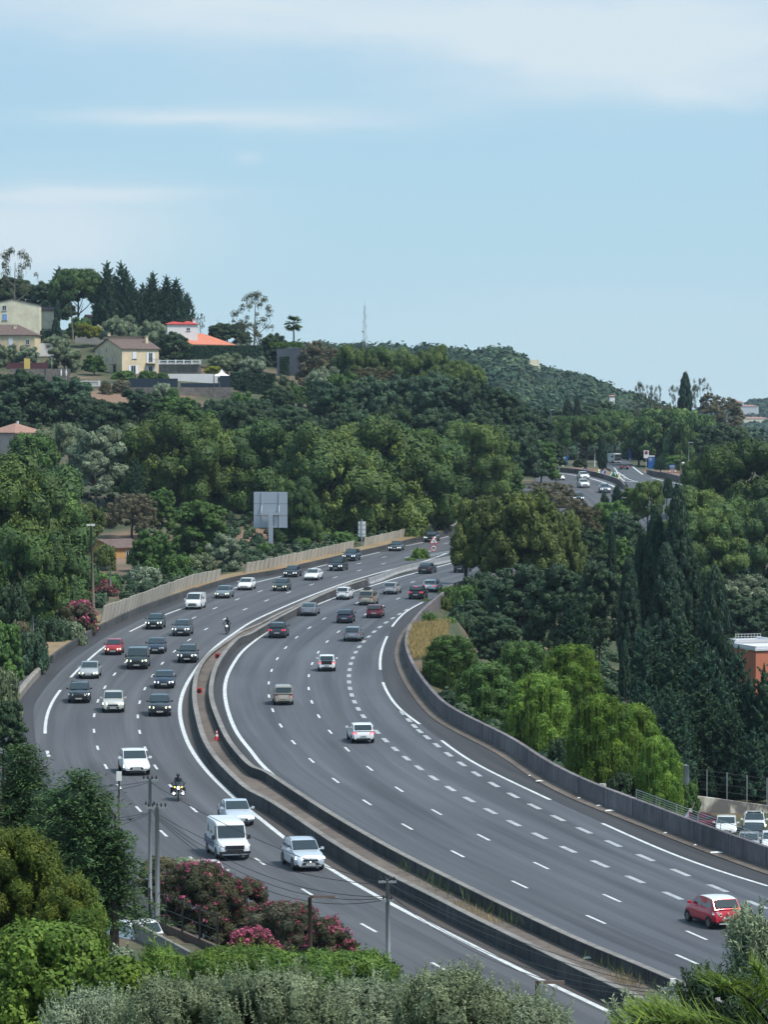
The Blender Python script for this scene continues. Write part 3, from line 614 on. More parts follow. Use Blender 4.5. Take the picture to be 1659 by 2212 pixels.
NAMES = {'pine': 'pine_tree', 'umb': 'umbrella_pine', 'oak': 'oak_tree', 'grn': 'broadleaf_tree', 'carob': 'round_tree', 'brown': 'thin_tree', 'olive': 'olive_tree', 'cyp': 'cypress_tree', 'con': 'conifer_tree',
  'pep': 'pepper_tree', 'euc': 'eucalyptus_tree', 'bush': 'shrub', 'bushd': 'shrub', 'busho': 'shrub', 'bushb': 'shrub', 'bushl': 'shrub', 'hedge': 'hedge'}
cnt = {}
def plant(sp, px, y0, y1, wpx, Y, label, m=None, group=None, dens=1, trunk=True, deep=1.):
    X = (px-CX)/F*Y; top = at(px, y0, Y).z; bot = at(px, y1, Y).z; g = float(ter(X, Y)); w = wpx*Y/F; h = top-bot
    me, R0, H0 = pick(sp, h/w)
    shrub = NAMES[sp] in ('shrub', 'hedge')
    if shrub: g = min(g, bot) if g > bot+.3*h or True else g
    if g > top-.3*h: print('BURIED', sp, px, y0, y1, Y, round(g, 1), round(bot, 1), round(top, 1))
    elif g < bot-14: print('FLOAT', sp, px, y0, y1, Y, round(g, 1), round(bot, 1), round(top, 1))
    g = min(g, bot+.1*h)
    t = thing(NAMES[sp], label, 'hedge' if sp == 'hedge' else ('shrub' if shrub else 'tree'), (X, Y, g), rng.uniform(0, 6.28), group)
    c = link('foliage' if shrub else 'crown', me, t, (0, 0, bot-g)); c.scale = (w/2/R0, w/2/R0*deep, h/H0)
    if m: 
        if c.material_slots[0].link != 'OBJECT': c.material_slots[0].link = 'OBJECT'
        c.material_slots[0].material = M_F[m]
    if not shrub and trunk:
        mb = MB(); r = max(.12, w*.022) if sp != 'cyp' else .15
        limbs(mb, (0, 0, -.6), (0, 0, (bot-g)+h*(.75 if sp != 'umb' else .5)), r, w/2, 2 if sp in ('cyp', 'con') else 5, .2 if sp in ('cyp', 'con') else .55)
        mb.build('trunk', M_BARKG if sp in ('euc', 'olive') else M_BARK, t, True)
    return t
# ---------------------------------------------------------------- trees, from the hill crest down to the valley: kind, px, top, bottom, width, distance, label
for a in (
 ('euc', 34, 543, 640, 92, 845, 'tall thin gum tree with a bare trunk at the far left of the hilltop'),
 ('oak', 18, 603, 668, 110, 880, 'round dark tree behind the cream house at the left edge'),
 ('oak', 108, 612, 690, 95, 875, 'dark bushy tree left of the big umbrella pine on the hilltop'),
 ('umb', 170, 583, 655, 124, 860, 'big umbrella pine with a clean domed crown on the hilltop'),
 ('con', 128, 577, 690, 60, 890, 'dark ragged cedar with flat drooping tips just left of the umbrella pine'),
 ('con', 232, 566, 700, 52, 850, 'tallest ragged conifer, leftmost of the dark hilltop group'),
 ('con', 262, 566, 705, 48, 856, 'second ragged conifer of the dark hilltop group'),
 ('con', 287, 600, 705, 50, 850, 'stout dark conifer in the middle of the hilltop group'),
 ('con', 309, 612, 705, 38, 862, 'short dark conifer in the notch of the hilltop group'),
 ('con', 331, 588, 710, 46, 850, 'sharply pointed conifer standing alone in the hilltop group'),
 ('con', 360, 596, 705, 40, 856, 'narrow dark conifer right of the pointed one on the hilltop'),
 ('con', 381, 602, 705, 46, 850, 'broad dark conifer above the red roofed house'),
 ('con', 404, 632, 708, 42, 856, 'lowest conifer at the right end of the dark hilltop group'),
 ('cyp', 125, 650, 690, 17, 846, 'small black cypress between the cream house and the leaning pole'),
 ('cyp', 122, 690, 746, 26, 836, 'clipped green cypress cone in front of the small black cypress'),
 ('grn', 175, 690, 742, 60, 848, 'green tree under the umbrella pine beside the yellow bushes'),
 ('olive', 258, 688, 738, 74, 828, 'grey olive directly above the beige house roof'),
 ('olive', 322, 702, 765, 84, 826, 'grey olive right of the beige house chimneys'),
 ('oak', 376, 722, 800, 84, 812, 'dark shrubby tree against the right side of the beige house'),
 ('olive', 124, 727, 760, 58, 822, 'clipped olive left of the grey garden wall'),
 ('olive', 140, 752, 802, 74, 800, 'olive with dark underside right of the awning'),
 ('olive', 60, 750, 800, 56, 806, 'olive in front of the tan house, right one of two'),
 ('olive', 14, 750, 800, 60, 808, 'olive at the left edge in front of the tan house'),
 ('grn', 205, 770, 806, 50, 790, 'leafy green shrub tree at the left foot of the beige house'),
 ('euc', 433, 678, 712, 22, 870, 'slim dark tree behind the white chimney of the red roofed house'),
 ('oak', 492, 700, 745, 92, 900, 'low dark tree on the skyline behind the red tiled roof'),
 ('euc', 552, 636, 716, 106, 815, 'tall airy gum tree on the skyline right of the red roofs'),
 ('euc', 540, 700, 775, 74, 815, 'lower sparse gum foliage around the pale trunk of the skyline tree'),
 ('oak', 592, 725, 800, 70, 830, 'dark tree below the palm on the hilltop'),
 ('olive', 490, 768, 806, 80, 796, 'low olive row beside the white tent'),
 ('olive', 547, 775, 812, 60, 792, 'pale olive behind the two clipped hedges'),
 ('brown', 690, 740, 850, 96, 800, 'brownish grey tree beside the dark hoarding on the crest'),
 ('pine', 770, 752, 850, 92, 790, 'yellow topped pine at the left of the crest row'),
 ('pine', 832, 755, 850, 96, 800, 'yellow topped pine in the middle of the crest row'),
 ('pine', 895, 764, 860, 90, 790, 'yellow topped pine at the right of the crest row'),
 ('pine', 944, 752, 850, 46, 800, 'upright single pine at the end of the crest row'),
 ('pine', 990, 780, 822, 42, 810, 'small leaning pine standing clear of the crest row'),
 ('olive', 700, 800, 862, 80, 770, 'grey green tree below the dark hoarding'),
 ('grn', 650, 835, 900, 60, 760, 'green tree between the clipped hedges and the oak wood'),
 ('olive', 612, 815, 880, 56, 768, 'grey tree right of the two tall clipped hedges'),
 ('brown', 808, 796, 860, 110, 770, 'grey brown tree just below the yellow topped crest pines'),
 ('grn', 738, 812, 875, 88, 762, 'mid green tree at the left end of the oak wood'),
 ('pine', 1010, 795, 850, 70, 770, 'small pine behind the right shoulder of the oak wood'),
 ):
    plant(*a)
for a in (
 ('oak', 725, 835, 960, 120, 720, 'dark oak at the left end of the upper oak wood'),
 ('oak', 800, 822, 960, 130, 722, 'dark oak, second from the left in the upper oak wood'),
 ('oak', 872, 818, 950, 120, 724, 'dark oak, third from the left in the upper oak wood'),
 ('oak', 940, 812, 950, 130, 722, 'tallest dark oak in the middle of the upper oak wood'),
 ('oak', 1010, 824, 960, 120, 722, 'dark oak, third from the right in the upper oak wood'),
 ('oak', 1070, 842, 980, 115, 724, 'dark oak, second from the right in the upper oak wood'),
 ('oak', 1118, 872, 1010, 100, 730, 'dark oak at the right end of the upper oak wood'),
 ('oak', 1162, 880, 1000, 70, 800, 'shaded tree behind the tall lamp mast'),
 ('oak', 760, 890, 1010, 130, 668, 'dark oak at the left of the second oak row'),
 ('oak', 850, 880, 1010, 120, 670, 'dark oak in the second oak row above the biggest pine'),
 ('oak', 945, 890, 1020, 130, 668, 'dark oak in the middle of the second oak row'),
 ('oak', 1040, 900, 1030, 120, 672, 'dark oak at the right of the second oak row'),
 ('oak', 1115, 925, 1040, 110, 676, 'dark oak above the far end of the slab wall'),
 ('grn', 1168, 955, 1040, 76, 715, 'green tree at the left edge of the far white cars'),
 ('oak', 632, 882, 980, 115, 660, 'olive green spreading tree above the left pines'),
 ('oak', 520, 868, 970, 120, 668, 'greyish spreading tree below the white tent'),
 ('grn', 385, 862, 920, 100, 682, 'bright green low tree below the stone terrace wall'),
 ('grn', 440, 890, 940, 90, 678, 'bright green low tree left of the greyish spreading tree'),
 ('oak', 305, 845, 960, 105, 690, 'round dark tree below the balustrade garage'),
 ('oak', 222, 868, 1000, 110, 670, 'deep green tree between the garage and the grey trees'),
 ('oak', 140, 820, 940, 140, 692, 'dark spreading tree below the long terrace wall'),
 ('oak', 50, 806, 930, 150, 690, 'dark spreading tree at the left edge below the terrace'),
 ('oak', 5, 850, 950, 90, 640, 'dark tree cut by the left edge above the pink house'),
 ('olive', 128, 925, 1010, 112, 600, 'grey green tree right of the pink house'),
 ('olive', 208, 930, 1075, 130, 582, 'large grey green tree above the dusty slope'),
 ('olive', 268, 925, 1060, 90, 590, 'blue grey tree touching the left pine'),
 ('con', 292, 990, 1130, 60, 575, 'narrow shadowy conifer behind the grey trees'),
 ('bush', 70, 940, 1010, 120, 590, 'low green scrub beside the pink house wall'),
 ('bushl', 20, 985, 1060, 120, 560, 'sunny green scrub at the left edge below the pink house'),
 ('pine', 372, 905, 1110, 205, 585, 'broad yellow green pine at the left end of the pine row'),
 ('pine', 462, 930, 1130, 190, 592, 'yellow green pine, second from the left in the pine row'),
 ('pine', 575, 925, 1160, 185, 592, 'tall dark pine directly above the big sign', 'umb'),
 ('pine', 715, 935, 1200, 205, 572, 'left half of the great pine above the slab wall'),
 ('pine', 805, 918, 1190, 215, 584, 'highest pine above the small white sign'),
 ('pine', 900, 930, 1165, 180, 590, 'pine right of the highest one with dark flank', 'umb'),
 ('pine', 1030, 920, 1075, 150, 640, 'rounded light pine at the right end of the pine row'),
 ('pine', 640, 1040, 1180, 90, 552, 'small low pine tucked behind the right side of the big sign', 'umb'),
 ('brown', 1000, 1045, 1110, 80, 640, 'bare brown shrub tree above the far slab wall'),
 ('grn', 1095, 1008, 1080, 70, 652, 'light green tree above the far end of the slab wall'),
 ('brown', 1060, 1035, 1090, 70, 648, 'greyish leafless tree between two light green trees'),
 ):
    plant(*a)
for a in (
 ('pine', 0, 1005, 1340, 240, 402, 'huge bright pine filling the left edge'),
 ('pine', 96, 1030, 1330, 170, 410, 'tall pine right of the huge one at the left edge', 'umb'),
 ('pine', 60, 1150, 1370, 190, 392, 'dark lower pine in front of the huge left pines', 'umb'),
 ('grn', 165, 1110, 1180, 70, 470, 'green tree left of the dusty slope'),
 ('bushl', 190, 1090, 1150, 80, 520, 'rounded green bush at the top of the dusty slope'),
 ('brown', 285, 1068, 1150, 116, 545, 'domed brownish green tree above the ochre roof'),
 ('grn', 350, 1058, 1150, 66, 548, 'darker green tree right of the domed brownish one'),
 ('grn', 432, 1085, 1215, 122, 510, 'light leafy tree with open twigs left of the big sign'),
 ('grn', 330, 1152, 1235, 96, 488, 'mid green tree in front of the ochre house'),
 ('olive', 484, 1158, 1245, 80, 492, 'silvery shrub tree breaking through the slab wall'),
 ('busho', 432, 1200, 1250, 80, 486, 'silvery bush left of the gap in the slab wall'),
 ('bush', 382, 1200, 1262, 80, 474, 'green bush behind the left slab wall'),
 ('busho', 312, 1228, 1285, 84, 462, 'pale silver bush behind the left slab wall'),
 ('bushl', 225, 1180, 1260, 60, 490, 'green bush between the two street poles'),
 ('bush', 225, 1240, 1300, 80, 450, 'low garden bush behind the fallen panel'),
 ('bushd', 150, 1250, 1300, 50, 430, 'dark garden bush beside the satellite dish'),
 ('bush', 652, 1163, 1190, 50, 548, 'low bush behind the slab wall under the great pine'),
 ('bush', 575, 1175, 1205, 46, 530, 'small bush at the foot of the big sign post'),
 ('bush', 740, 1150, 1180, 62, 556, 'bush hanging over the slab wall next to the small white sign'),
 ('bushd', 115, 1340, 1420, 96, 372, 'dark reddish shrub along the left shoulder'),
 ('busho', 152, 1345, 1412, 70, 374, 'grey green shrub beside the pink oleander'),
 ('bushd', 65, 1368, 1475, 84, 340, 'dark shrub left of the dark reddish one'),
 ('bushb', 40, 1345, 1400, 60, 366, 'brown patchy shrub beside the concrete post'),
 ('bushd', 20, 1270, 1360, 90, 372, 'shaded bush under the dark lower pine'),
 ('grn', 12, 1348, 1480, 66, 300, 'bright yellow green hedge tree at the left edge'),
 ('busho', 10, 1455, 1560, 70, 270, 'pale grey green bush at the left edge'),
 ('oak', 8, 1520, 1660, 100, 215, 'dark green bush at the left edge beside the road'),
 ('carob', 1130, 1078, 1250, 168, 452, 'big round yellow green tree beside the road'),
 ('carob', 1040, 1090, 1235, 130, 456, 'left lobe of the big round tree overhanging the road'),
 ('carob', 1210, 1115, 1260, 100, 456, 'smaller round tree right of the big round one'),
 ('carob', 1052, 1074, 1120, 56, 470, 'little round tree top behind the big round tree'),
 ('brown', 1190, 1043, 1110, 120, 560, 'tawny tree in front of the far road'),
 ('brown', 1258, 1085, 1210, 90, 520, 'tawny brown tree below the far road'),
 ('grn', 1322, 1086, 1200, 84, 540, 'yellowish green tree below the grassy gore'),
 ('con', 1334, 1044, 1100, 34, 600, 'small dark fir in front of the curved wall'),
 ('con', 1306, 1060, 1110, 26, 590, 'tiny fir left of the small dark one'),
 ('pine', 1400, 1042, 1120, 64, 580, 'small rounded pine in front of the exit road'),
 ('grn', 1365, 1055, 1110, 50, 590, 'light green tree right of the small fir'),
 ('oak', 1350, 1110, 1230, 90, 500, 'green tree left of the tall cypresses'),
 ('pine', 1505, 1060, 1200, 115, 520, 'bright pine right of the tallest cypress'),
 ('pine', 1540, 1100, 1270, 120, 500, 'lower bright pine right of the tallest cypress'),
 ('pine', 1605, 960, 1150, 220, 615, 'great dark pine at the right edge beside the exit road', 'umb'),
 ('pine', 1530, 985, 1110, 110, 620, 'dark pine left of the great one at the right edge', 'umb'),
 ('pine', 1650, 1080, 1260, 150, 560, 'mid green pine at the right edge', 'umb'),
 ('olive', 1600, 1240, 1370, 130, 500, 'blue grey tree at the right edge above the orange building'),
 ('oak', 1570, 1170, 1300, 110, 520, 'green tree below the great dark pine'),
 ('grn', 1640, 1360, 1400, 70, 520, 'low green tree behind the orange building'),
 ('oak', 1620, 1290, 1400, 120, 490, 'shaded tree behind the orange building'),
 ('pine', 1460, 1130, 1260, 80, 510, 'yellow green pine between two tall cypresses'),
 ('con', 1442, 1030, 1075, 30, 600, 'small fir next to the car on the exit road'),
 ):
    plant(*a)
for a in (
 ('cyp', 1465, 1056, 1400, 75, 388, 'tallest cypress on the right slope'),
 ('cyp', 1418, 1100, 1400, 72, 390, 'cypress directly left of the tallest one'),
 ('cyp', 1388, 1150, 1410, 59, 392, 'cypress, third from the tallest going left'),
 ('cyp', 1360, 1210, 1420, 57, 386, 'shorter leftmost cypress of the main group'),
 ('cyp', 1440, 1180, 1430, 78, 380, 'dense cypress in front of the tallest one'),
 ('cyp', 1498, 1200, 1430, 57, 388, 'slim cypress right of the tallest one'),
 ('cyp', 1322, 1140, 1260, 22, 470, 'thin black cypress among the tawny trees'),
 ('cyp', 1545, 1240, 1480, 85, 370, 'broad cypress left of the orange building'),
 ('cyp', 1350, 1386, 1500, 28, 300, 'small bright column cypress above the pepper trees'),
 ('con', 1240, 1290, 1440, 100, 360, 'dark cone shaped conifer above the pepper trees'),
 ('oak', 1045, 1245, 1390, 130, 420, 'dark oak behind the yellow grass bank'),
 ('oak', 1120, 1225, 1400, 140, 412, 'dark oak below the big round tree'),
 ('oak', 1200, 1225, 1420, 130, 405, 'dark oak left of the cone shaped conifer'),
 ('oak', 1290, 1220, 1430, 120, 400, 'dark oak right of the cone shaped conifer'),
 ('con', 1020, 1240, 1340, 60, 430, 'shaded fir just right of the sign gantry post'),
 ('oak', 1075, 1330, 1430, 110, 380, 'lower dark oak above the first pepper tree'),
 ('bushl', 957, 1292, 1372, 46, 432, 'yellow flecked shrub at the corner of the wall'),
 ('bush', 975, 1270, 1350, 70, 438, 'green shrub behind the yellow flecked one'),
 ('bush', 918, 1296, 1350, 34, 440, 'small shrub at the top end of the long wall'),
 ('pep', 975, 1372, 1500, 120, 337, 'leftmost pepper tree leaning over the long wall', 'grn'),
 ('pep', 1050, 1430, 1600, 140, 316, 'pepper tree, second from the left along the wall', 'grn'),
 ('pep', 1130, 1385, 1570, 130, 330, 'tall pepper tree behind the second one', 'grn'),
 ('pep', 1165, 1455, 1660, 140, 286, 'weeping pepper tree in the middle of the wall'),
 ('pep', 1235, 1392, 1590, 140, 310, 'highest pepper tree below the dark conifers'),
 ('pep', 1300, 1500, 1730, 150, 262, 'big weeping pepper tree with trailing strands'),
 ('pep', 1368, 1520, 1740, 130, 264, 'weeping pepper tree right of the biggest one'),
 ('pep', 1425, 1590, 1770, 100, 252, 'rightmost pepper tree with the brightest yellow green foliage'),
 ('con', 1400, 1340, 1600, 120, 322, 'dark conifer behind the small column cypress'),
 ('con', 1470, 1345, 1640, 120, 318, 'dark conifer left of the orange building'),
 ('con', 1525, 1405, 1660, 110, 312, 'dark conifer in front of the orange building corner'),
 ('con', 1518, 1480, 1700, 130, 310, 'lower dark conifer above the car park fence'),
 ('con', 1597, 1402, 1700, 96, 314, 'spiky conifer whose tip crosses the orange wall'),
 ('con', 1652, 1440, 1705, 90, 312, 'spiky conifer at the right edge under the orange wall'),
 ('con', 1575, 1520, 1712, 120, 309, 'wide conifer directly above the car park'),
 ('con', 1630, 1575, 1718, 120, 308, 'wide conifer at the right edge above the parked cars'),
 ('con', 1450, 1480, 1690, 120, 300, 'dark conifer behind the brightest pepper tree'),
 ('con', 1395, 1470, 1640, 110, 306, 'dark conifer between the pepper trees and the cypress group'),
 ('bushd', 1345, 1672, 1745, 66, 252, 'mottled green bush beside the small white distance plate'),
 ('bush', 1490, 1690, 1752, 50, 262, 'bush at the end of the stained white wall'),
 ('bushd', 1210, 1600, 1690, 60, 275, 'dark bush under the weeping pepper trees'),
 ):
    plant(*a)
for a in (
 ('umb', 1265, 900, 965, 122, 850, 'umbrella pine with twin trunks behind the blue board'),
 ('umb', 1328, 888, 945, 96, 930, 'brownish umbrella pine behind the camper van'),
 ('umb', 1210, 900, 960, 90, 900, 'dark umbrella pine left of the twin trunked one'),
 ('pine', 1380, 905, 985, 90, 905, 'dark pine behind the no parking sign'),
 ('umb', 1455, 886, 990, 200, 890, 'widest dark pine over the service area', 'umb'),
 ('umb', 1500, 900, 1010, 140, 880, 'dark pine at the right of the service area'),
 ('oak', 1400, 930, 1000, 90, 900, 'low dark tree left of the widest pine'),
 ('cyp', 1301, 945, 1008, 24, 790, 'black slim cypress in front of the camper van'),
 ('cyp', 1226, 866, 915, 28, 960, 'squat dark cypress behind the lamp mast'),
 ('cyp', 1247, 858, 910, 19, 960, 'pointed thin cypress behind the lamp mast'),
 ('cyp', 1480, 810, 895, 34, 980, 'tall lone cypress breaking the skyline'),
 ('euc', 1381, 830, 905, 40, 970, 'leftmost wispy poplar on the skyline'),
 ('euc', 1403, 833, 905, 28, 970, 'second wispy poplar on the skyline'),
 ('euc', 1421, 836, 890, 22, 975, 'thin third poplar on the skyline'),
 ('euc', 1512, 818, 890, 48, 980, 'bare airy tree right of the lone cypress'),
 ('euc', 1456, 836, 890, 34, 985, 'bare airy tree left of the lone cypress'),
 ('brown', 1568, 862, 970, 84, 930, 'tall brownish tree at the right of the skyline'),
 ('brown', 1430, 880, 940, 110, 960, 'tawny tree behind the widest pine'),
 ('brown', 1535, 850, 900, 50, 965, 'small tawny tree left of the tall brownish one'),
 ('con', 1426, 985, 1014, 34, 800, 'squat black fir beside the blue panels'),
 ('bush', 1462, 984, 1012, 56, 820, 'grey green shrub behind the wooden pole'),
 ('bushd', 1253, 992, 1008, 32, 815, 'low dark bush under the twin trunked pine'),
 ('oak', 1155, 900, 1010, 96, 790, 'dark tree left of the blue board'),
 ('oak', 1190, 950, 1020, 60, 770, 'dark tree directly behind the far headlights'),
 ('oak', 1270, 880, 930, 100, 1000, 'dark tree behind the umbrella pines'),
 ('oak', 1200, 880, 930, 90, 1000, 'dark tree behind the two thin cypresses'),
 ('oak', 1350, 885, 930, 90, 1020, 'tree on the skyline left of the poplars'),
 ('oak', 1300, 872, 920, 80, 1040, 'rounded tree below the ridge right of the pointed cypress'),
 ('oak', 1560, 920, 1000, 110, 860, 'dark bush tree behind the great dark pine'),
 ('oak', 1635, 955, 1020, 90, 840, 'tree at the right edge below the distant white houses'),
 ):
    plant(*a)
for a in (('oak', 250, 872, 940, 90, 715, 'dark leafy tree directly under the bare earth bank'), ('grn', 335, 868, 930, 70, 718, 'green tree under the left part of the high stone wall'), ('oak', 402, 872, 930, 80, 722, 'dark tree under the middle of the high stone wall'),
 ('oak', 470, 866, 930, 80, 724, 'dark tree under the right end of the high stone wall'), ('oak', 555, 866, 930, 80, 735, 'dark tree below the wide clipped hedge'), ('oak', 600, 842, 900, 76, 742, 'dark tree in front of the grey tree by the clipped hedges'), ('grn', 520, 850, 905, 60, 744, 'green tree at the foot of the left clipped hedge'), ('bushb', 232, 850, 878, 40, 745, 'straggly brown bush on the bare earth bank'), ('oak', 190, 862, 920, 80, 720, 'dark tree in front of the pale green garage')):
    plant(*a)
for a in (('oak', 1262, 1140, 1260, 90, 470, 'dark tree closing the gap below the tawny brown tree'), ('grn', 1335, 1165, 1270, 70, 478, 'light green tree low between the tawny trees and the cypresses'), ('bush', 1012, 1268, 1350, 70, 418, 'leafy shrub at the upper end of the dry grass bank'),
 ('bushd', 1000, 1325, 1395, 60, 396, 'dark shrub right of the dry grass bank'), ('bush', 968, 1335, 1392, 44, 388, 'small green shrub on the edge of the dry grass bank'), ('bush', 925, 1325, 1378, 46, 404, 'round shrub just above the dry grass bank'), ('bushl', 948, 1340, 1392, 46, 398, 'yellowish shrub just above the dry grass bank'), ('oak', 1015, 1300, 1400, 90, 404, 'small dark oak right of the dry grass bank'), ('oak', 1300, 1470, 1580, 110, 330, 'dark tree behind the highest pepper tree')):
    plant(*a)
# clipped hedges
def hedge(px, y0, y1, wpx, Y, label, depth=2.4, m='cyp'):
    X = (px-CX)/F*Y; top = at(px, y0, Y).z; bot = at(px, y1, Y).z; w = wpx*Y/F; h = top-bot; n = int((w*h+2*w*depth)*22)+250
    f = Fol(); Pn = []
    for i in range(3): pass
    P = rng.uniform(-.5, .5, (n, 3))*[w, depth, h]; s = rng.integers(0, 4, n); P[s == 0, 1] = -depth/2; P[s == 1, 2] = h/2; P[s == 2, 0] = w/2; P[s == 3, 1] = -depth/2
    P += rng.normal(0, .09, P.shape); Nn = unit(np.c_[(s == 2)*1., -1.*(s != 1), (s == 1)*1.]+rdir(n)*.6)
    f.add(leaves(P+[0, 0, h/2], Nn, .2*rng.uniform(.7, 1.3, n), .6), rng.uniform(.8, 1.2, n), rng.uniform(.2, .7, n))
    b = np.array([[(-1, -1, -1), (1, -1, -1), (1, -1, 1), (-1, -1, 1)], [(-1, -1, 1), (1, -1, 1), (1, 1, 1), (-1, 1, 1)], [(1, -1, -1), (1, 1, -1), (1, 1, 1), (1, -1, 1)], [(-1, 1, -1), (-1, -1, -1), (-1, -1, 1), (-1, 1, 1)], [(1, 1, -1), (-1, 1, -1), (-1, 1, 1), (1, 1, 1)]], float).reshape(-1, 3)
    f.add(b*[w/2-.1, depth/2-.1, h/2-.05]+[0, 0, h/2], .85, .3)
    o = link('hedge', f.mesh('hedge', M_F[m]), None, (X, Y, bot)); tag(o, label, 'hedge')
hedge(515, 806, 862, 36, 776, 'tall dark clipped hedge, left one of the pair', 3)
hedge(563, 809, 866, 60, 772, 'wide dark clipped hedge, right one of the pair', 4)
hedge(481, 748, 776, 168, 812, 'long dark hedge below the red tiled roofs')
hedge(88, 716, 737, 90, 838, 'long dark hedge below the cream house')
hedge(682, 826, 895, 40, 748, 'dark clipped hedge beside the oak wood', 3)
hedge(614, 772, 812, 20, 792, 'narrow dark hedge in front of the hoarding', 2)
hedge(617, 741, 750, 70, 815, 'flat hedge top above the grey hoarding', 2, 'jun')
# small stuff on the hill
for i, (px, y0, y1, w_, Y, mm, lab) in enumerate(((182, 700, 728, 40, 834, 'yel', 'bright yellow green bush above the grey garden wall'), (208, 706, 728, 34, 836, 'yel', 'yellow bush right of the brighter one above the garden wall'),
    (268, 802, 825, 56, 782, 'grn', 'green garden bush below the beige house window'), (320, 802, 822, 44, 782, 'grn', 'green garden bush below the beige house balcony'), (352, 806, 822, 28, 784, None, 'dark bush at the end of the beige house garden'),
    (375, 808, 820, 24, 790, 'jun', 'green bush by the white garden wall'), (460, 792, 808, 40, 790, 'yel', 'yellowish bush left of the white tent'), (275, 865, 890, 40, 752, 'brown', 'brownish purple bush beside the garage'),
    (425, 905-15, 925, 50, 700, None, 'dark bush below the stone terrace wall'), (350, 830, 870, 46, 745, 'olive', 'grey bush in front of the stone terrace wall'), (374, 840, 875, 30, 742, None, 'dark bush leaning on the stone terrace wall'))):
    plant('bushl' if mm == 'yel' else 'bush', px, y0, y1, w_, Y, lab, m=mm)
plant('brown', 227, 824, 870, 30, 745, 'thin young tree in front of the garage door'); plant('brown', 262, 822, 862, 44, 748, 'thin tawny tree beside the blue privacy screen')
plant('bushb', 1260, 1095, 1130, 60, 560, 'tawny scrub below the far road')
# palm on the crest
def fan_palm(px, y0, y1, wpx, Y, label):
    X = (px-CX)/F*Y; top = at(px, y0, Y).z; h = (y1-y0)*Y/F; g = float(ter(X, Y)); r = wpx*Y/F/2; t = thing('palm_tree', label, 'tree', (X, Y, g))
    f = Fol(); c = np.array([0, 0, top-g-r*.9])
    for i in range(34):
        el = rng.uniform(-.9, 1.2); a = i*2.4; d = np.array([math.cos(a)*math.cos(el), math.sin(a)*math.cos(el), math.sin(el)]); k = 26
        b = c+d*r*.55; s_ = unit(np.cross(d, [0, 0, 1.])); P = []; al = []
        for j in range(k):
            q = (j/(k-1)-.5)*2.0; e = unit(d*math.cos(q)+s_*math.sin(q)+np.array([0, 0, -.25])); P.append(b+e*r*.25); al.append(e)
        P = np.array(P); al = np.array(al); f.add(leaves(P, unit(np.cross(al, s_)+rdir(k)*.3), r*.30, .14, al, .1), rng.uniform(.6, 1.0), .3 if el > -.2 else .9)
    link('crown', f.mesh('crown_palm', M_F['jun']), t); mb = MB(); mb.tube([(0, 0, -.5), (.1, 0, (top-g)*.5), (0, 0, top-g-r)], [.25, .18, .16], 7); mb.build('trunk', M_BARK, t, True)
fan_palm(634, 681, 742, 42, 850, 'fan palm standing alone against the sky on the hilltop')
# oleanders: leafy mounds carrying many pink flower heads
def oleander(px, y0, y1, wpx, Y, label, fl=.5, n=60, leaf=.085, mat_='oleg'):
    X = (px-CX)/F*Y; top = at(px, y0, Y).z; bot = at(px, y1, Y).z; w = wpx*Y/F; h = top-bot; f = Fol(); p = Fol()
    for (x, y, z, r) in place(dome2, w/2, h, n, w*.11):
        f.clump((x, y, z), r, int(300 if leaf < .15 else 150), leaf, .24, (1, 1, .95), 'out', -.5, .5)
        k = rng.poisson(fl*16)
        for _ in range(k):
            d = rdir(1, -.1)[0]; q = np.array([x, y, z])+d*r*1.08
            p.clump(q, leaf*1.5, 10, leaf*.6, .8, core=0)
    g = float(ter(X, Y)); g = min(g, bot); t = thing('oleander_bush', label, 'shrub', (X, Y, g))
    link('foliage', f.mesh('oleander_leaves', M_F[mat_]), t, (0, 0, bot-g)); 
    if p.V: link('flowers', p.mesh('oleander_flowers', M_F['pink']), t, (0, 0, bot-g))
    mb = MB()
    for i in range(5): a = i*1.256; mb.tube([(math.cos(a)*.2, math.sin(a)*.2, -.3), (math.cos(a)*w*.2, math.sin(a)*w*.2, bot-g+h*.6)], [.05, .02], 5)
    mb.build('stems', M_BARK, t)
oleander(428, 1866, 2030, 190, 172, 'large pink oleander in front of the white camper van lane', .2, 80)
oleander(520, 1900, 2060, 150, 172, 'oleander right of the largest one with flowers low down', .14, 60)
oleander(610, 1952, 2085, 190, 166, 'pink oleander behind the brown lamp post', .22, 80)
oleander(705, 1985, 2100, 130, 164, 'rightmost oleander beside the single utility pole', .22, 50)
oleander(760, 2030, 2110, 60, 162, 'small straggling oleander end beside the utility pole', .3, 14)
oleander(548, 2012, 2062, 110, 150, 'low oleander with deep pink blooms above the green hedge', .8, 30)
oleander(345, 1852, 1935, 110, 184, 'rusty brown shrub behind the twin utility poles', 0, 30, .09, 'brown')
oleander(395, 1855, 1915, 90, 186, 'pale grey shrub behind the largest oleander', 0, 26, .08, 'olive')
oleander(172, 1303, 1370, 80, 386, 'pink oleander above the left shoulder at the end of the slabs', .16, 40, .22)
oleander(137, 1315, 1375, 50, 384, 'dusky oleander left of the pink one on the shoulder', 0, 22, .22)
oleander(205, 1260, 1290, 90, 440, 'faded pink oleander hedge behind the street poles', .4, 30, .22)
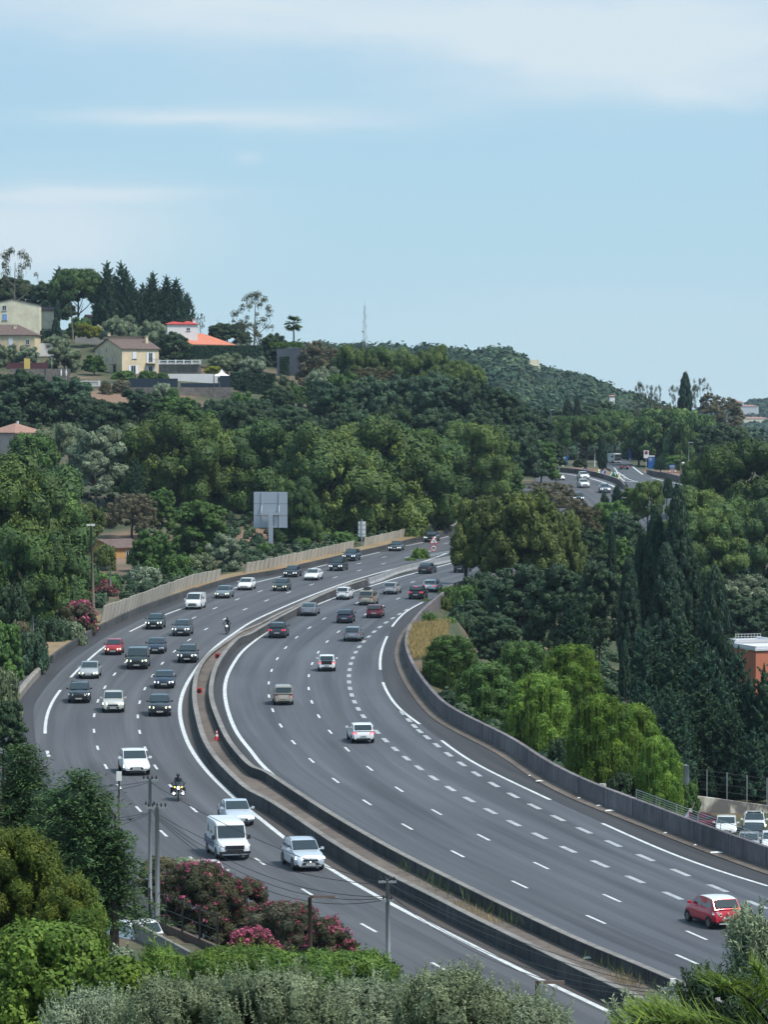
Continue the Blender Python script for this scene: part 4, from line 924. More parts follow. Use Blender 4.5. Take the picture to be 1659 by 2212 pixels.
# ---------------------------------------------------------------- foreground trees
def fg_conifer(px, y0, y1, wpx, Y, label, n=210, m='ced', leafk=.85, droop=.35, name='conifer_tree'):
    X = (px-CX)/F*Y; top = at(px, y0, Y).z; bot = at(px, y1, Y).z; w = wpx*Y/F; h = top-bot; f = Fol(); g = min(float(ter(X, Y)), bot); mb = MB(); mb.tube([(0, 0, -.5), (.1, 0, top-g-.5)], [.3, .05], 8)
    for i in range(n):
        t = (i+rng.uniform())/n; a = i*2.4+rng.uniform(-.4, .4); L = (w/2)*(1-t)**.5*rng.uniform(.7, 1.12); z0 = t*h*.97
        d = np.array([math.cos(a), math.sin(a), 0]); up = .35; k = max(4, int(L/.21)); br, hue = rng.uniform(.75, 1.25), rng.uniform(.1, .8)
        for j in range(2, k):
            s_ = j/k; p = d*L*s_+[0, 0, z0+L*(up*s_-droop*s_*s_*1.2)]; c_ = 20
            spread = .42*(1.15-s_)+.06; P = p+rng.normal(0, 1, (c_, 3))*[spread, spread, .07]
            al = unit(d*.9+rng.normal(0, .5, (c_, 3))+[0, 0, -.05]); f.add(leaves(P, unit(np.array([0, 0, 1.])+rng.normal(0, .45, (c_, 3))), .125*leafk*rng.uniform(.7, 1.3, c_), .27, al, .2), br*rng.uniform(.75, 1.2, c_), np.clip(hue+rng.uniform(-.2, .3, c_)+.25*(s_ > .8), 0, 1))
        if i % 6 == 0 and L > 1: mb.tube([(0, 0, z0+bot-g), tuple(d*L*.8+[0, 0, z0+bot-g+L*.12])], [.07, .015], 5)
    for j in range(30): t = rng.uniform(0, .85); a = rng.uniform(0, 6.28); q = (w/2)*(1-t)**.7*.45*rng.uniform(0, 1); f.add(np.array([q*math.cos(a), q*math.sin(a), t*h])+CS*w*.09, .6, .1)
    t_ = thing(name, label, 'tree', (X, Y, g)); link('crown', f.mesh('crown_near', M_F[m]), t_, (0, 0, bot-g)); mb.build('trunk', M_BARK, t_, True)
fg_conifer(172, 1655, 2010, 380, 140, 'large dark green conifer with flat layered branches in the lower left', 210)
fg_conifer(50, 1600, 1980, 300, 147, 'dark layered conifer behind the large one at the left edge', 240)
fg_conifer(112, 1700, 2000, 240, 143, 'dark conifer between the two big ones in the lower left', 220)
fg_conifer(242, 1790, 1945, 110, 139, 'shadowy lower conifer at the right flank of the large one', 110)
def mound(name, cat, px, y0, y1, wpx, Y, label, n, mt, leaf, asp, per, rc, along=None, sq=(1, 1, 1), prof=dome2, deep=1., hue=None, tufts=0, tl=.5):
    X = (px-CX)/F*Y; top = at(px, y0, Y).z; bot = at(px, y1, Y).z; w = wpx*Y/F; h = top-bot; f = Fol(); g = min(float(ter(X, Y)), bot)
    for (x, y, z, r) in place(prof, w/2, h, n, rc): f.clump((x, y*deep, z), r, per, leaf, asp, sq, along, -.45, .5, hue=hue)
    for i in range(tufts):      # shoots rising out of the outline
        t = rng.uniform(.35, 1); a = rng.uniform(0, 6.28); q = prof(t)*w/2*.97; L = tl*rng.uniform(.5, 1.3); k = int(L/leaf*2.6)+4; s_ = np.linspace(0, 1, k)[:, None]
        d = unit(np.array([math.cos(a)*.3, math.sin(a)*.3, 1.])+rng.normal(0, .15, 3)); P = np.array([q*math.cos(a), q*math.sin(a)*deep, t*h*.98])+d*L*s_; al = unit(d+rdir(k)*.9)
        f.add(leaves(P+al*leaf*.7, unit(rdir(k)), leaf, asp, al, .15), rng.uniform(.9, 1.25), rng.uniform(.4, 1.))
    t_ = thing(name, label, cat, (X, Y, g)); link('crown' if cat == 'tree' else 'foliage', f.mesh('near_'+name, M_F[mt]), t_, (0, 0, bot-g))
    mb = MB(); limbs(mb, (0, 0, -.5), (0, 0, bot-g+h*.7), max(.05, w*.02), w/2, 5, .5); mb.build('trunk' if cat == 'tree' else 'stems', M_BARK, t_, True)
mound('golden_cypress', 'tree', 20, 1800, 2120, 270, 112, 'golden green cypress mass at the left edge of the foreground', 190, 'gold', .058, .3, 420, .34, 'out', (1, 1, 1.15), dome, tufts=60, tl=.4)
mound('golden_cypress', 'tree', 150, 1900, 2110, 150, 108, 'smaller yellow green cypress right of the golden mass', 90, 'gold', .055, .3, 400, .27, 'out', (1, 1, 1.15), dome, tufts=40, tl=.35)
mound('maple_tree', 'tree', 95, 2005, 2260, 330, 92, 'bright green maple in the lower left corner', 190, 'lime', .062, .8, 290, .36, tufts=60, tl=.35)
mound('maple_tree', 'tree', 250, 2080, 2270, 190, 90, 'bright green maple right of the corner one behind the olive', 100, 'lime', .062, .8, 260, .32, tufts=30, tl=.3)
mound('spiky_shrub', 'shrub', 185, 1975, 2075, 90, 104, 'spiky bright green shrub left of the parked white car', 45, 'jun', .15, .09, 150, .3, 'out', tufts=40, tl=.4)
mound('spiky_shrub', 'shrub', 345, 2056, 2140, 100, 96, 'spiky yucca like shrub below the parked white car', 36, 'jun', .15, .09, 150, .3, 'out', tufts=36, tl=.3)
mound('grey_shrub', 'shrub', 262, 2052, 2120, 60, 98, 'small grey bush below the parked white car', 30, 'olive', .06, .4, 160, .2, tufts=20, tl=.2)
mound('juniper_hedge', 'hedge', 520, 2052, 2170, 330, 104, 'long bright green juniper hedge under the oleanders, left part', 120, 'jun', .062, .28, 360, .34, 'out', (1.3, 1, .8), tufts=80, tl=.3)
mound('juniper_hedge', 'hedge', 720, 2062, 2180, 330, 101, 'long bright green juniper hedge under the oleanders, right part', 120, 'jun', .062, .28, 360, .34, 'out', (1.3, 1, .8), tufts=80, tl=.3)
for i, (px, y0, w_, Y, lab) in enumerate(((190, 2130, 240, 68, 'silvery olive crown at the left end of the bottom foliage'), (390, 2098, 300, 66, 'silvery olive crown in the bottom foliage, second from the left'), (590, 2085, 300, 65, 'silvery olive crown in the bottom foliage, third from the left'),
     (800, 2105, 280, 66, 'silvery olive crown below the utility pole'), (985, 2082, 260, 64, 'tallest silvery olive crown at the bottom, right of the pole'), (1140, 2140, 200, 64, 'silvery olive crown at the right end of the bottom foliage'))):
    mound('olive_tree', 'tree', px, y0+26, y0+286, w_, Y, lab, 75, 'olive', .036, .26, 560, .30, 'out', (1, 1, 1.1), lambda t: max(.0, 1-abs((t-.35)/.66)**3)**.5, tufts=240, tl=.38)
for i, (px, y0, y1, w_, Y, lab) in enumerate(((1630, 1985, 2160, 120, 42, 'olive branch tree at the lower right edge beside the red car'), (1560, 2110, 2300, 230, 41, 'dark green olive mass in the lower right corner'), (1420, 2165, 2320, 230, 42, 'grey green olive branches along the bottom near the palm frond'))):
    mound('olive_tree', 'tree', px, y0, y1, w_, Y, lab, 34, ('oak' if i == 1 else 'olive'), .036, .26, 150, .15, 'out', (1, 1, 1.), tufts=110, tl=.22)
# palm fronds of a tree standing below the view
def frond(t, base, tip, sag, n, L, side=1, name='frond'):
    b, e = np.array(base), np.array(tip); f = Fol(); s_ = np.linspace(0, 1, n)
    C = b+(e-b)*s_[:, None]; C[:, 2] += sag*4*s_*(1-s_); T = unit(np.gradient(C, axis=0)); mb = MB(); mb.tube([tuple(c) for c in C[::max(1, n//12)]], np.linspace(.02, .004, len(C[::max(1, n//12)])), 5)
    for sd in (-1, 1):
        lat = unit(np.cross(T, [0, 0, 1.]))*sd; al = unit(lat*.8+T*.55+np.array([0, 0, .42*side if sd > 0 else .15])+rng.normal(0, .05, C.shape)); ln = L*np.sin(np.pi*(.12+.86*s_))**.6*(.9+.2*rng.uniform(0, 1, n))
        P = C+al*ln[:, None]/2; Nn = unit(np.cross(al, T)+rng.normal(0, .25, C.shape)); a_ = unit(al-Nn*(al*Nn).sum(1, keepdims=True)); w_ = np.cross(Nn, a_)*.010
        h_ = a_*ln[:, None]/2; V = np.stack([P-h_-w_*.6, P-h_*.1+w_*1.0, P+h_, P-h_*.1-w_*1.0], 1).reshape(-1, 3); f.add(V, rng.uniform(.8, 1.2, n), rng.uniform(.1, 1, n))
    fr = link(name, f.mesh('frond', M_F['palm']), t); mb.build('midrib', M_F['palm'], fr)
pc = at(1640, 2290, 33); t = thing('palm_tree', 'green feather palm fronds in the bottom right corner', 'tree', (pc.x, pc.y, float(ter(pc.x, pc.y)))); o_ = Vector((pc.x, pc.y, t.location.z))
def rel(px, py, Y): return tuple(at(px, py, Y)-o_)
mb = MB(); mb.tube([(0, 0, -.3), (0, 0, pc.z-t.location.z)], [.2, .16], 8); mb.build('trunk', M_BARK, t, True)
c0 = rel(1700, 2270, 33)
frond(t, c0, rel(1530, 2128, 32), .18, 80, .55); frond(t, c0, rel(1330, 2215, 32.5), .12, 95, .50); frond(t, c0, rel(1625, 2085, 33), .1, 80, .42); frond(t, rel(1560, 2235, 33.2), rel(1360, 2188, 33), .04, 100, .42)
# ---------------------------------------------------------------- scrub filling the slopes, the far wood, grasses
def stuff(name, f, m, label, cat):
    o = link(name, f.mesh(name, M_F[m])); o['kind'] = 'stuff'; tag(o, label, cat); return o
f = Fol(); n = 0
C_ = rng.uniform(0, 1, (5200, 2))
for (u_, v_) in C_:
    Y = 330+u_*560; xl = float(xat(GBc, min(Y, 780))); X = xl-4.5-v_*(30+Y*.10)
    px = CX+F*X/Y
    if px < -60 or px > 1300: continue
    g = float(ter(X, Y)); py = HOR-F*g/Y
    if (205 < px < 300 and 1120 < py < 1225) or (175 < px < 290 and 1140 < py < 1250) or Y > 735 and py < 905 and px < 640: continue
    r = rng.uniform(.5, 1.15); f.clump((X, Y, g+r*.3), r, 14, .32, .5, (1, 1, .8), zmin=-.1)
stuff('ground_cover', f, 'oak', 'low scrub covering the hillside between the trees', 'scrub')
f = Fol()
for _ in range(3600):
    Y = rng.uniform(175, 760); xr = float(xat(RBc, min(Y, 690))); X = xr+2.5+rng.uniform(0, 1)*(45+Y*.06); px = CX+F*X/Y
    if px > 1800: continue
    g = float(ter(X, Y)); 
    if px > 1430 and 225 < Y < 310: continue
    if Y > 640 and px > 1180: continue
    if 338 < Y < 420 and X < xr+8: continue
    r = rng.uniform(.6, 1.4); f.clump((X, Y, g+r*.3), r, 14, .34, .5, (1, 1, .8), zmin=-.1)
stuff('ground_cover', f, 'oak', 'low scrub covering the valley side right of the motorway', 'scrub')
f = Fol(); k = 0
for _ in range(3600):
    Y = rng.uniform(1180, 2000); px = rng.uniform(560, 1640); X = (px-CX)/F*Y; g = float(ter(X, Y)); r = rng.uniform(3.0, 6.8)
    br, hue = rng.uniform(.65, 1.25), rng.uniform(0, .8); c = (X, Y, g+r*.75); f.clump(c, r, 30, 1.15, .7, (1, 1, .95), zmin=-.1, br=br, hue=hue, core=.8)
    if rng.uniform() < .5: a = rng.uniform(0, 6.28); f.clump((X+r*.7*math.cos(a), Y+r*.7*math.sin(a), g+r*1.1), r*.55, 16, .9, .7, zmin=0, br=br*1.05, hue=hue, core=.8)
stuff('far_woodland', f, 'oak', 'wooded ridge fading blue below the lattice mast', 'woodland')
f = Fol()
for _ in range(1500):
    Y = rng.uniform(2500, 3900); px = rng.uniform(1380, 1760); X = (px-CX)/F*Y; g = float(ter(X, Y)); r = rng.uniform(4, 8)
    f.clump((X, Y, g+r*.3), r, 12, 2.4, .7, (1, 1, .7), zmin=0, core=.85)
stuff('far_woodland', f, 'oak', 'distant blue wooded hill at the right edge', 'woodland')
f = Fol()
for _ in range(1500):
    Y = rng.uniform(780, 1150); px = rng.uniform(640, 1500); X = (px-CX)/F*Y
    if 1160 < px < 1500 and Y < 985: continue
    if px < 700 and Y < 900: continue
    g = float(ter(X, Y)); r = rng.uniform(2., 3.4)
    if HOR-F*(g+r*1.5)/Y < (745 if px < 1000 else 745+(px-1000)*.42): continue
    f.clump((X, Y, g+r*.5), r, 60, .5, .6, (1, 1, .95), zmin=-.1)
stuff('far_woodland', f, 'oak', 'dark woodland on the back of the hill behind the oak wood', 'woodland')
# dry grass bank on the right, weeds along the median, grass below the big sign
def blades(n, fn, L, w_=.06):
    P = np.array([fn() for _ in range(n)]); d = unit(np.array([0, 0, 1.])+rng.normal(0, .35, (n, 3))); l = L*rng.uniform(.6, 1.3, n)
    return leaves(P+d*l[:, None]*.45, unit(rdir(n)*[1, 1, .2]), l*.5, w_/L, d, .1)
def bank():
    Y = rng.uniform(345, 386); x = float(xat(RBc, Y))+.45+rng.uniform(0, 3.9); return (x, Y, float(ter(x, Y)))
f = Fol(); V = blades(9000, bank, .7, .06); f.add(V, rng.uniform(.8, 1.2, 9000), rng.uniform(0, 1, 9000)); stuff('dry_grass', f, 'dry', 'tall yellow dry grass on the bank behind the long wall', 'grass')
def med(lo, hi, ya, yb_):
    def g():
        Y = rng.uniform(ya, yb_); i = np.argmin(abs(mA[:, 1]-Y)); a, b = xat(LTc, Y), xat(RTc, Y); x = float(a)+rng.uniform(lo, hi)*float(b-a); return (x, Y, zr(Y)+.15)
    return g
f = Fol()
for nn, lo, hi, ya, yb_, L, hu in ((2600, .05, .17, 185, 236, .28, .5), (500, .08, .25, 236, 250, .25, .5), (120, .6, .9, 188, 210, .9, .0), (60, .6, .95, 168, 178, .8, 0), (300, .06, .2, 160, 185, .25, .3)):
    f.add(blades(nn, med(lo, hi, ya, yb_), L, .035), rng.uniform(.7, 1.1, nn), np.clip(rng.uniform(-.3, .3, nn)+hu, 0, 1))
stuff('median_weeds', f, 'grass', 'thin weeds growing along the foot of the left median wall', 'weeds')
f = Fol(); f.add(blades(420, med(.3, .75, 190, 197), .4, .02), .8, rng.uniform(0, 1, 420)); f.add(blades(120, med(.5, .8, 171, 174), .6, .025), .7, rng.uniform(0, .6, 120)); stuff('median_dry_weeds', f, 'dry', 'straw coloured dead weeds on the median floor', 'weeds')
f = Fol()
def vg():
    Y = rng.uniform(535, 640); a = float(xat(RTc, Y)); return (a-rng.uniform(.2, 4), Y, zr(Y)+.12)
f.add(blades(2600, vg, .6, .08), rng.uniform(.8, 1.1, 2600), rng.uniform(.2, 1, 2600)); stuff('median_grass', f, 'grass', 'green grass between the two guard rails below the curve sign', 'grass')
for px, y0, y1, w_, Y, lab in ((908, 1186, 1222, 44, 530, 'bright bush on the median left of the curve sign'), (886, 1206, 1222, 30, 525, 'low weedy bush at the end of the barrier units'), (945, 1205, 1220, 30, 545, 'small bush below the curve and speed signs')):
    plant('bush', px, y0, y1, w_, Y, lab, m='jun')
# woodland continuing beyond both edges of the view
for nm, lo, hi, ya, yb_, lab in (('valley_woodland', 1720, 2500, 318, 1500, 'dense valley woodland continuing beyond the right edge'), ('hillside_woodland', -750, -90, 330, 1000, 'dense hillside woodland continuing beyond the left edge')):
    f = Fol()
    for _ in range(1500):
        Y = ya+(yb_-ya)*rng.uniform()**1.3; px = rng.uniform(lo, hi); X = (px-CX)/F*Y
        if nm[0] == 'h' and X > float(xat(GBc, min(Y, 780)))-8: continue
        g = float(ter(X, Y)); r = rng.uniform(2.4, 4.6); br, hue = rng.uniform(.7, 1.2), rng.uniform(.1, .9)
        f.clump((X, Y, g+r*.9), r, 70, .55, .6, (1, 1, 1.1), zmin=-.3, br=br, hue=hue, jit=.45, core=.8)
    stuff(nm, f, 'oak', lab, 'woodland')
# ================================================================ vehicles
M_GLASS = mat('car_glass', (.012, .020, .022), .06, spec=.9, coat=.6); M_TYRE = mat('tyre', (.012, .012, .013), .85); M_RIM = mat('rim', (.28, .29, .30), .35, .8); M_TRIM = mat('black_trim', (.012, .013, .015), .55)
M_PLATE = mat('plate', (.62, .62, .58), .4); M_LAMP = mat('headlamp_off', (.55, .58, .60), .12, spec=.8); M_LAMPY = mat('headlamp_lit_warm', (.9, .9, .6), .3, emit=(1, 1, .62), es=2.4); M_LAMPW = mat('headlamp_lit_white', (.9, .9, .9), .3, emit=(.92, 1, 1), es=2.8)
M_TAIL = mat('tail_lamp', (.30, .02, .025), .2, coat=.6); M_BRAKE = mat('tail_lamp_lit', (.5, .02, .03), .3, emit=(1, .06, .10), es=1.1); M_CLEAR = mat('clear_lamp', (.55, .50, .52), .15, coat=.7); M_CHROME = mat('chrome', (.55, .56, .58), .2, 1.)
M_AMBER = mat('amber_lamp', (.8, .35, .05), .3, emit=(1, .55, .05), es=4.)
PAINT = {}
def cpaint(n, c, metal=.25, rough=.34):
    PAINT[n] = mat('paint_'+n, c, rough, metal, coat=.8); return PAINT[n]
for n, c in (('black', (.010, .012, .015)), ('navy', (.012, .022, .045)), ('dkgreen', (.016, .026, .024)), ('grey', (.065, .075, .085)), ('dkgrey', (.030, .036, .044)), ('silver', (.36, .38, .39)), ('white', (.70, .72, .73)), ('red', (.33, .012, .018)), ('brightred', (.50, .012, .030)),
             ('wine', (.13, .010, .022)), ('beige', (.34, .30, .24)), ('ice', (.50, .56, .62)), ('sand', (.52, .52, .47)), ('steel', (.17, .20, .23))): cpaint(n, c, .05 if n in ('white',) else .25)
#            L    W    H   nose  hood  belt  cowl roofF roofR tailB wheelR  wb   wt   deckR
CT = {'hatch': (4.0, 1.76, 1.48, .70, .98, .98, .98, .22, -1.42, -1.93, .31, 2.50, .80, None), 'micro': (3.6, 1.65, 1.52, .72, 1.0, 1.0, .95, .30, -1.35, -1.74, .29, 2.4, .78, None),
      'suv': (4.42, 1.84, 1.64, .88, 1.10, 1.10, 1.0, .20, -1.62, -2.12, .35, 2.65, .80, None), 'sedan': (4.6, 1.82, 1.45, .66, .94, .96, .98, .15, -1.05, -1.82, .32, 2.75, .78, 1.02),
      'estate': (4.6, 1.82, 1.50, .68, .95, .98, 1.0, .18, -1.75, -2.22, .32, 2.75, .80, None), 'mpv': (4.4, 1.83, 1.80, .82, 1.10, 1.08, 1.42, .62, -1.98, -2.16, .32, 2.75, .86, None),
      'van': (4.95, 1.98, 1.98, .95, 1.22, 1.15, 1.75, .95, -2.30, -2.44, .34, 3.0, .87, None), 'camper': (4.9, 1.98, 2.02, 1.00, 1.20, 1.18, 1.42, 1.02, -2.38, -2.42, .34, 2.9, .90, None),
      'bigvan': (5.9, 2.05, 2.55, 1.0, 1.35, 1.25, 2.25, 1.45, -2.88, -2.93, .36, 3.9, .88, None)}
def car_mesh(m, name):
    me = bpy.data.meshes.new(name); me.from_pydata(m.v, [], m.f); me.polygons.foreach_set('material_index', m.m); me.polygons.foreach_set('use_smooth', [True]*len(m.f)); me.update()
    try: me.set_sharp_from_angle(angle=R(34))
    except Exception: pass
    return me
CARP = {}
def car_proto(k):
    if k in CARP: return CARP[k]
    L, Wd, Hh, nose, hood, belt, cowl, rF, rR, tB, wr, wb, wtk, deckR = CT[k]; hw = Wd/2; xs = L/2; parts = []
    # lower body loft
    top = [(-xs, .62*belt), (-xs+.05, belt*.82), (-xs+.14, (deckR or belt)*.97), (-xs+.4, deckR or belt), (tB+.2 if deckR else -xs+.7, deckR or belt), (0, belt), (cowl-.1, hood), (cowl+.35, hood-.05), (xs-.45, nose+(hood-nose)*.55), (xs-.12, nose+.02), (xs-.03, nose-.12), (xs, nose-.26)]
    tx = [p[0] for p in top]; tz = [p[1] for p in top]
    X = np.r_[-xs, -xs+.04, -xs+.14, np.linspace(-xs+.35, xs-.35, 15), xs-.14, xs-.04, xs]; m = MB(); rows = []
    for x in X:
        e = (xs-abs(x)); w = hw*(1-.17*max(0, 1-e/.55)**2.2) ; z1 = float(np.interp(x, tx, tz)); z0 = .24+.10*max(0, 1-e/.5)**2
        rows.append([(x, 0, z0), (x, w*.90, z0), (x, w*.985, z0+.10), (x, w, z0+(z1-z0)*.45), (x, w*.975, z0+(z1-z0)*.80), (x, w*.90, z1-.03), (x, w*.80, z1), (x, 0, z1+.035)])
    n = len(rows[0]); full = [r+[(p[0], -p[1], p[2]) for p in r[-2:0:-1]] for r in rows]; q = len(full[0])
    for r in full: m.v += r
    for i in range(len(full)-1):
        for j in range(q):
            lo = j in (0, 1, q-1, q-2); m.f.append((i*q+j, (i+1)*q+j, (i+1)*q+(j+1) % q, i*q+(j+1) % q)); m.m.append(1 if lo else 0)
    m.f.append(tuple(range(q))); m.m.append(0); e = (len(full)-1)*q; m.f.append(tuple(reversed(range(e, e+q)))); m.m.append(0)
    # cabin: rounded frustum with crowned roof
    wbm = hw*.925; wtp = hw*min(.9, wtk*1.06); n0 = len(m.v); cab = []
    zr_ = Hh; K = 7; roofx = np.linspace(rF, rR, K)
    def cabrow(x0, z0, w0): return [(x0, -w0, z0), (x0, -w0*.6, z0+.02), (x0, 0, z0+.03), (x0, w0*.6, z0+.02), (x0, w0, z0)]
    bz = belt-.05; rowsC = [cabrow(cowl, hood-.02, wbm*.96)]
    for i, x in enumerate(roofx): s = math.sin(math.pi*i/(K-1)); rowsC.append(cabrow(x, zr_-.055+.05*s-(0.02 if i == K-1 else 0), wtp*(.965+.035*s)))
    rowsC.append(cabrow(tB, (deckR or belt)-.02, wbm*.94))
    for r in rowsC: m.v += r
    for i in range(len(rowsC)-1):
        for j in range(4): a = n0+i*5+j; m.f.append((a, a+1, a+6, a+5)); m.m.append(2 if 0 < i < len(rowsC)-2 else 0)
    for sd, j in ((-1, 0), (1, 4)):      # cabin sides down to the belt
        nb = len(m.v); bx = np.linspace(cowl, tB, len(rowsC)); m.v += [(float(x), sd*wbm, bz) for x in bx]
        for i in range(len(rowsC)-1):
            a, b = n0+i*5+j, n0+(i+1)*5+j; f = (nb+i, nb+i+1, b, a); m.f.append(f if sd < 0 else f[::-1]); m.m.append(0)
    for sx in (-1, 1):    # wheel arches
        for sd in (-1, 1):
            c = (sx*wb/2, sd*(hw*1.004), wr+.02); nb = len(m.v); kk = 14; m.v += [(c[0]+wr*1.17*math.cos(t), c[1]-(0.0)*sd, max(.2, c[2]+wr*1.17*math.sin(t))) for t in np.linspace(0, 2*math.pi, kk, endpoint=False)]
            m.f.append(tuple(range(nb, nb+kk)) if sd < 0 else tuple(reversed(range(nb, nb+kk)))); m.m.append(1)
    if k in ('suv', 'estate', 'mpv'):
        for sd in (-1, 1): m.tube([(rF-.15, sd*wtp*.9, zr_-.02), (rF-.3, sd*wtp*.92, zr_+.04), (rR+.3, sd*wtp*.92, zr_+.04), (rR+.1, sd*wtp*.9, zr_-.03)], .022, 5, 1)
    parts.append(('body', car_mesh(m, 'body_'+k), None, None, ['BODY', M_TRIM, 'ROOF']))
    def pane(name, P, off):       # P: 4 corners; lifted off the body
        m = MB(); P = [np.array(p, float) for p in P]; nn = unit(np.cross(P[1]-P[0], P[3]-P[0])); m.poly([tuple(p+nn*off) for p in P]); n_ = len(m.v)
        m.poly([tuple(p-nn*.02) for p in P[::-1]]); return (name, car_mesh(m, name+'_'+k), None, None, [M_GLASS])
    def lerp(a, b, t): return tuple(a[i]+(b[i]-a[i])*t for i in range(3))
    A0, A1 = (cowl, -wbm*.9, hood+.0), (cowl, wbm*.9, hood+.0); B0, B1 = (rF, -wtp*.90, zr_-.06), (rF, wtp*.90, zr_-.06)
    parts.append(pane('windscreen', [lerp(A0, B0, .05), lerp(A1, B1, .05), lerp(A1, B1, .96), lerp(A0, B0, .96)], .045))
    zb = (deckR or belt); C0, C1 = (tB, -wbm*.84, zb), (tB, wbm*.84, zb); D0, D1 = (rR, -wtp*.88, zr_-.08), (rR, wtp*.88, zr_-.08)
    lo, hi = (.12, .93) if k not in ('van', 'camper', 'bigvan', 'mpv') else (.22, .88)
    parts.append(pane('rear_window', [lerp(C1, D1, lo), lerp(C0, D0, lo), lerp(C0, D0, hi), lerp(C1, D1, hi)], .065))
    rt = zr_-.10; zl = belt+.03
    for sd in (-1, 1):
        def sp(x, t): # point on the cabin side; t 0 belt .. 1 roof
            f = (zl+(rt-zl)*t-bz)/(zr_-.055-bz); return (x, sd*(wbm+(wtp*.965-wbm)*f), zl+(rt-zl)*t)
        xm = (rF+rR)/2+.25 if k != 'van' else .3; xf = cowl+(rF-cowl)*.10-.14; xft = rF-.06; xr0 = tB+.34*(1 if not deckR else 1.0); xrt = rR+.16
        if k in ('camper', 'bigvan'): xm = 0.55 if k == 'camper' else 1.0
        w1 = [sp(xf, 0), sp(xm+.03, 0), sp(xm+.03, .97), sp(xft, .97)]; 
        parts.append(pane('side_window', w1 if sd < 0 and False else (w1[::-1] if sd < 0 else w1), .014) if False else pane('side_window', w1 if sd > 0 else w1[::-1], .014))
        if k == 'camper': w2s = [[sp(-.2, .15), sp(-.75, .15), sp(-.75, .9), sp(-.2, .9)], [sp(-1.2, .15), sp(-1.75, .15), sp(-1.75, .9), sp(-1.2, .9)]]
        elif k == 'bigvan': w2s = [[sp(.4, .45), sp(-.3, .45), sp(-.3, .85), sp(.4, .85)], [sp(-1.0, .2), sp(-2.2, .2), sp(-2.2, .85), sp(-1.0, .85)]]
        elif k == 'van': w2s = [[sp(.05, 0), sp(-1.0, 0), sp(-1.0, .9), sp(.05, .9)]]
        else: w2s = [[sp(xm-.05, 0), sp(xr0, 0), sp(xrt, .97), sp(xm-.05, .97)]]
        for w2 in w2s: parts.append(pane('side_window', w2 if sd > 0 else w2[::-1], .014))
    # wheels: tyre with a rim
    for sx in (-1, 1):
        for sd in (-1, 1):
            m = MB(); kk = 18; y0, y1 = -.10, .115
            for (y, r) in ((y0, wr*.9), (y0+.02, wr), (y1-.02, wr), (y1, wr*.93), (y1, wr*.62)): m.v += [(r*math.cos(t), y*sd, r*math.sin(t)) for t in np.linspace(0, 2*math.pi, kk, endpoint=False)]
            for i in range(4):
                for j in range(kk): m.f.append((i*kk+j, i*kk+(j+1) % kk, (i+1)*kk+(j+1) % kk, (i+1)*kk+j)); m.m.append(0)
            m.f.append(tuple(range(kk))); m.m.append(0)
            rm = MB(); rm.v.append((0, (y1-.015)*sd, 0)); rm.v += [(wr*.64*math.cos(t), (y1-.004)*sd, wr*.64*math.sin(t)) for t in np.linspace(0, 2*math.pi, 20, endpoint=False)]
            for j in range(20): rm.f.append((0, 1+j, 1+(j+1) % 20)); rm.m.append(1 if j % 4 == 3 else 0)
            rm.tube([(0, (y1-.03)*sd, 0), (0, (y1+.012)*sd, 0)], wr*.12, 8)
            parts.append(('wheel', car_mesh(m, 'wheel_'+k), (sx*wb/2, sd*(hw-.10), wr), None, [M_TYRE])); parts.append(('rim', car_mesh(rm, 'rim_'+k), None, len(parts)-1, [M_RIM, M_TRIM]))
    for sd in (-1, 1):
        hz = nose-.13; m = MB(); m.v = [(xs-.02, sd*hw*.52, hz-.06), (xs-.20, sd*hw*.935, hz-.03), (xs-.30, sd*hw*.92, hz+.10), (xs-.09, sd*hw*.52, hz+.08), (xs+.012, sd*hw*.54, hz-.05), (xs-.14, sd*hw*.97, hz-.02), (xs-.24, sd*hw*.95, hz+.115), (xs-.05, sd*hw*.54, hz+.095)]
        m.f = [(0, 1, 2, 3), (4, 5, 6, 7), (0, 1, 5, 4), (1, 2, 6, 5), (2, 3, 7, 6), (3, 0, 4, 7)]; m.m = [0]*6
        parts.append(('headlight', car_mesh(m, 'headlight_'+k), None, None, ['LAMP']))
        tz0 = belt*(.74 if k not in ('van', 'mpv', 'camper', 'bigvan') else .66); th = .15 if k in ('suv', 'hatch', 'estate', 'sedan', 'micro') else .30
        m = MB(); m.v = [(-xs-.012, sd*hw*.56, tz0), (-xs+.13, sd*hw*.985, tz0), (-xs+.19, sd*hw*.97, tz0+th), (-xs+.035, sd*hw*.62, tz0+th), (-xs+.05, sd*hw*.56, tz0), (-xs+.3, sd*hw*.93, tz0), (-xs+.3, sd*hw*.9, tz0+th), (-xs+.1, sd*hw*.6, tz0+th)]
        m.f = [(0, 1, 2, 3), (4, 5, 6, 7), (0, 1, 5, 4), (1, 2, 6, 5), (2, 3, 7, 6), (3, 0, 4, 7)]; m.m = [0]*6
        parts.append(('tail_light', car_mesh(m, 'tail_light_'+k), None, None, ['TAIL']))
        m = MB(); m.box((cowl-.22, sd*(wbm+.17), belt+.08), (.10, .20, .14 if k not in ('van', 'camper') else .26), 0, 0, (.8, .9)); m.tube([(cowl-.2, sd*(wbm-.02), belt+.02), (cowl-.22, sd*(wbm+.12), belt+.05)], .02, 5)
        parts.append(('mirror', car_mesh(m, 'mirror_'+k), None, None, ['MIRR']))
    m = MB(); gz = nose-.22; m.box((xs+.002, 0, gz), (.03, hw*.98, .13), 0, 0, (1, .94)); m.box((xs+.004, 0, gz-.20), (.03, hw*1.15, .14), 0, 0, (1, .9)); parts.append(('grille', car_mesh(m, 'grille_'+k), None, None, [M_TRIM]))
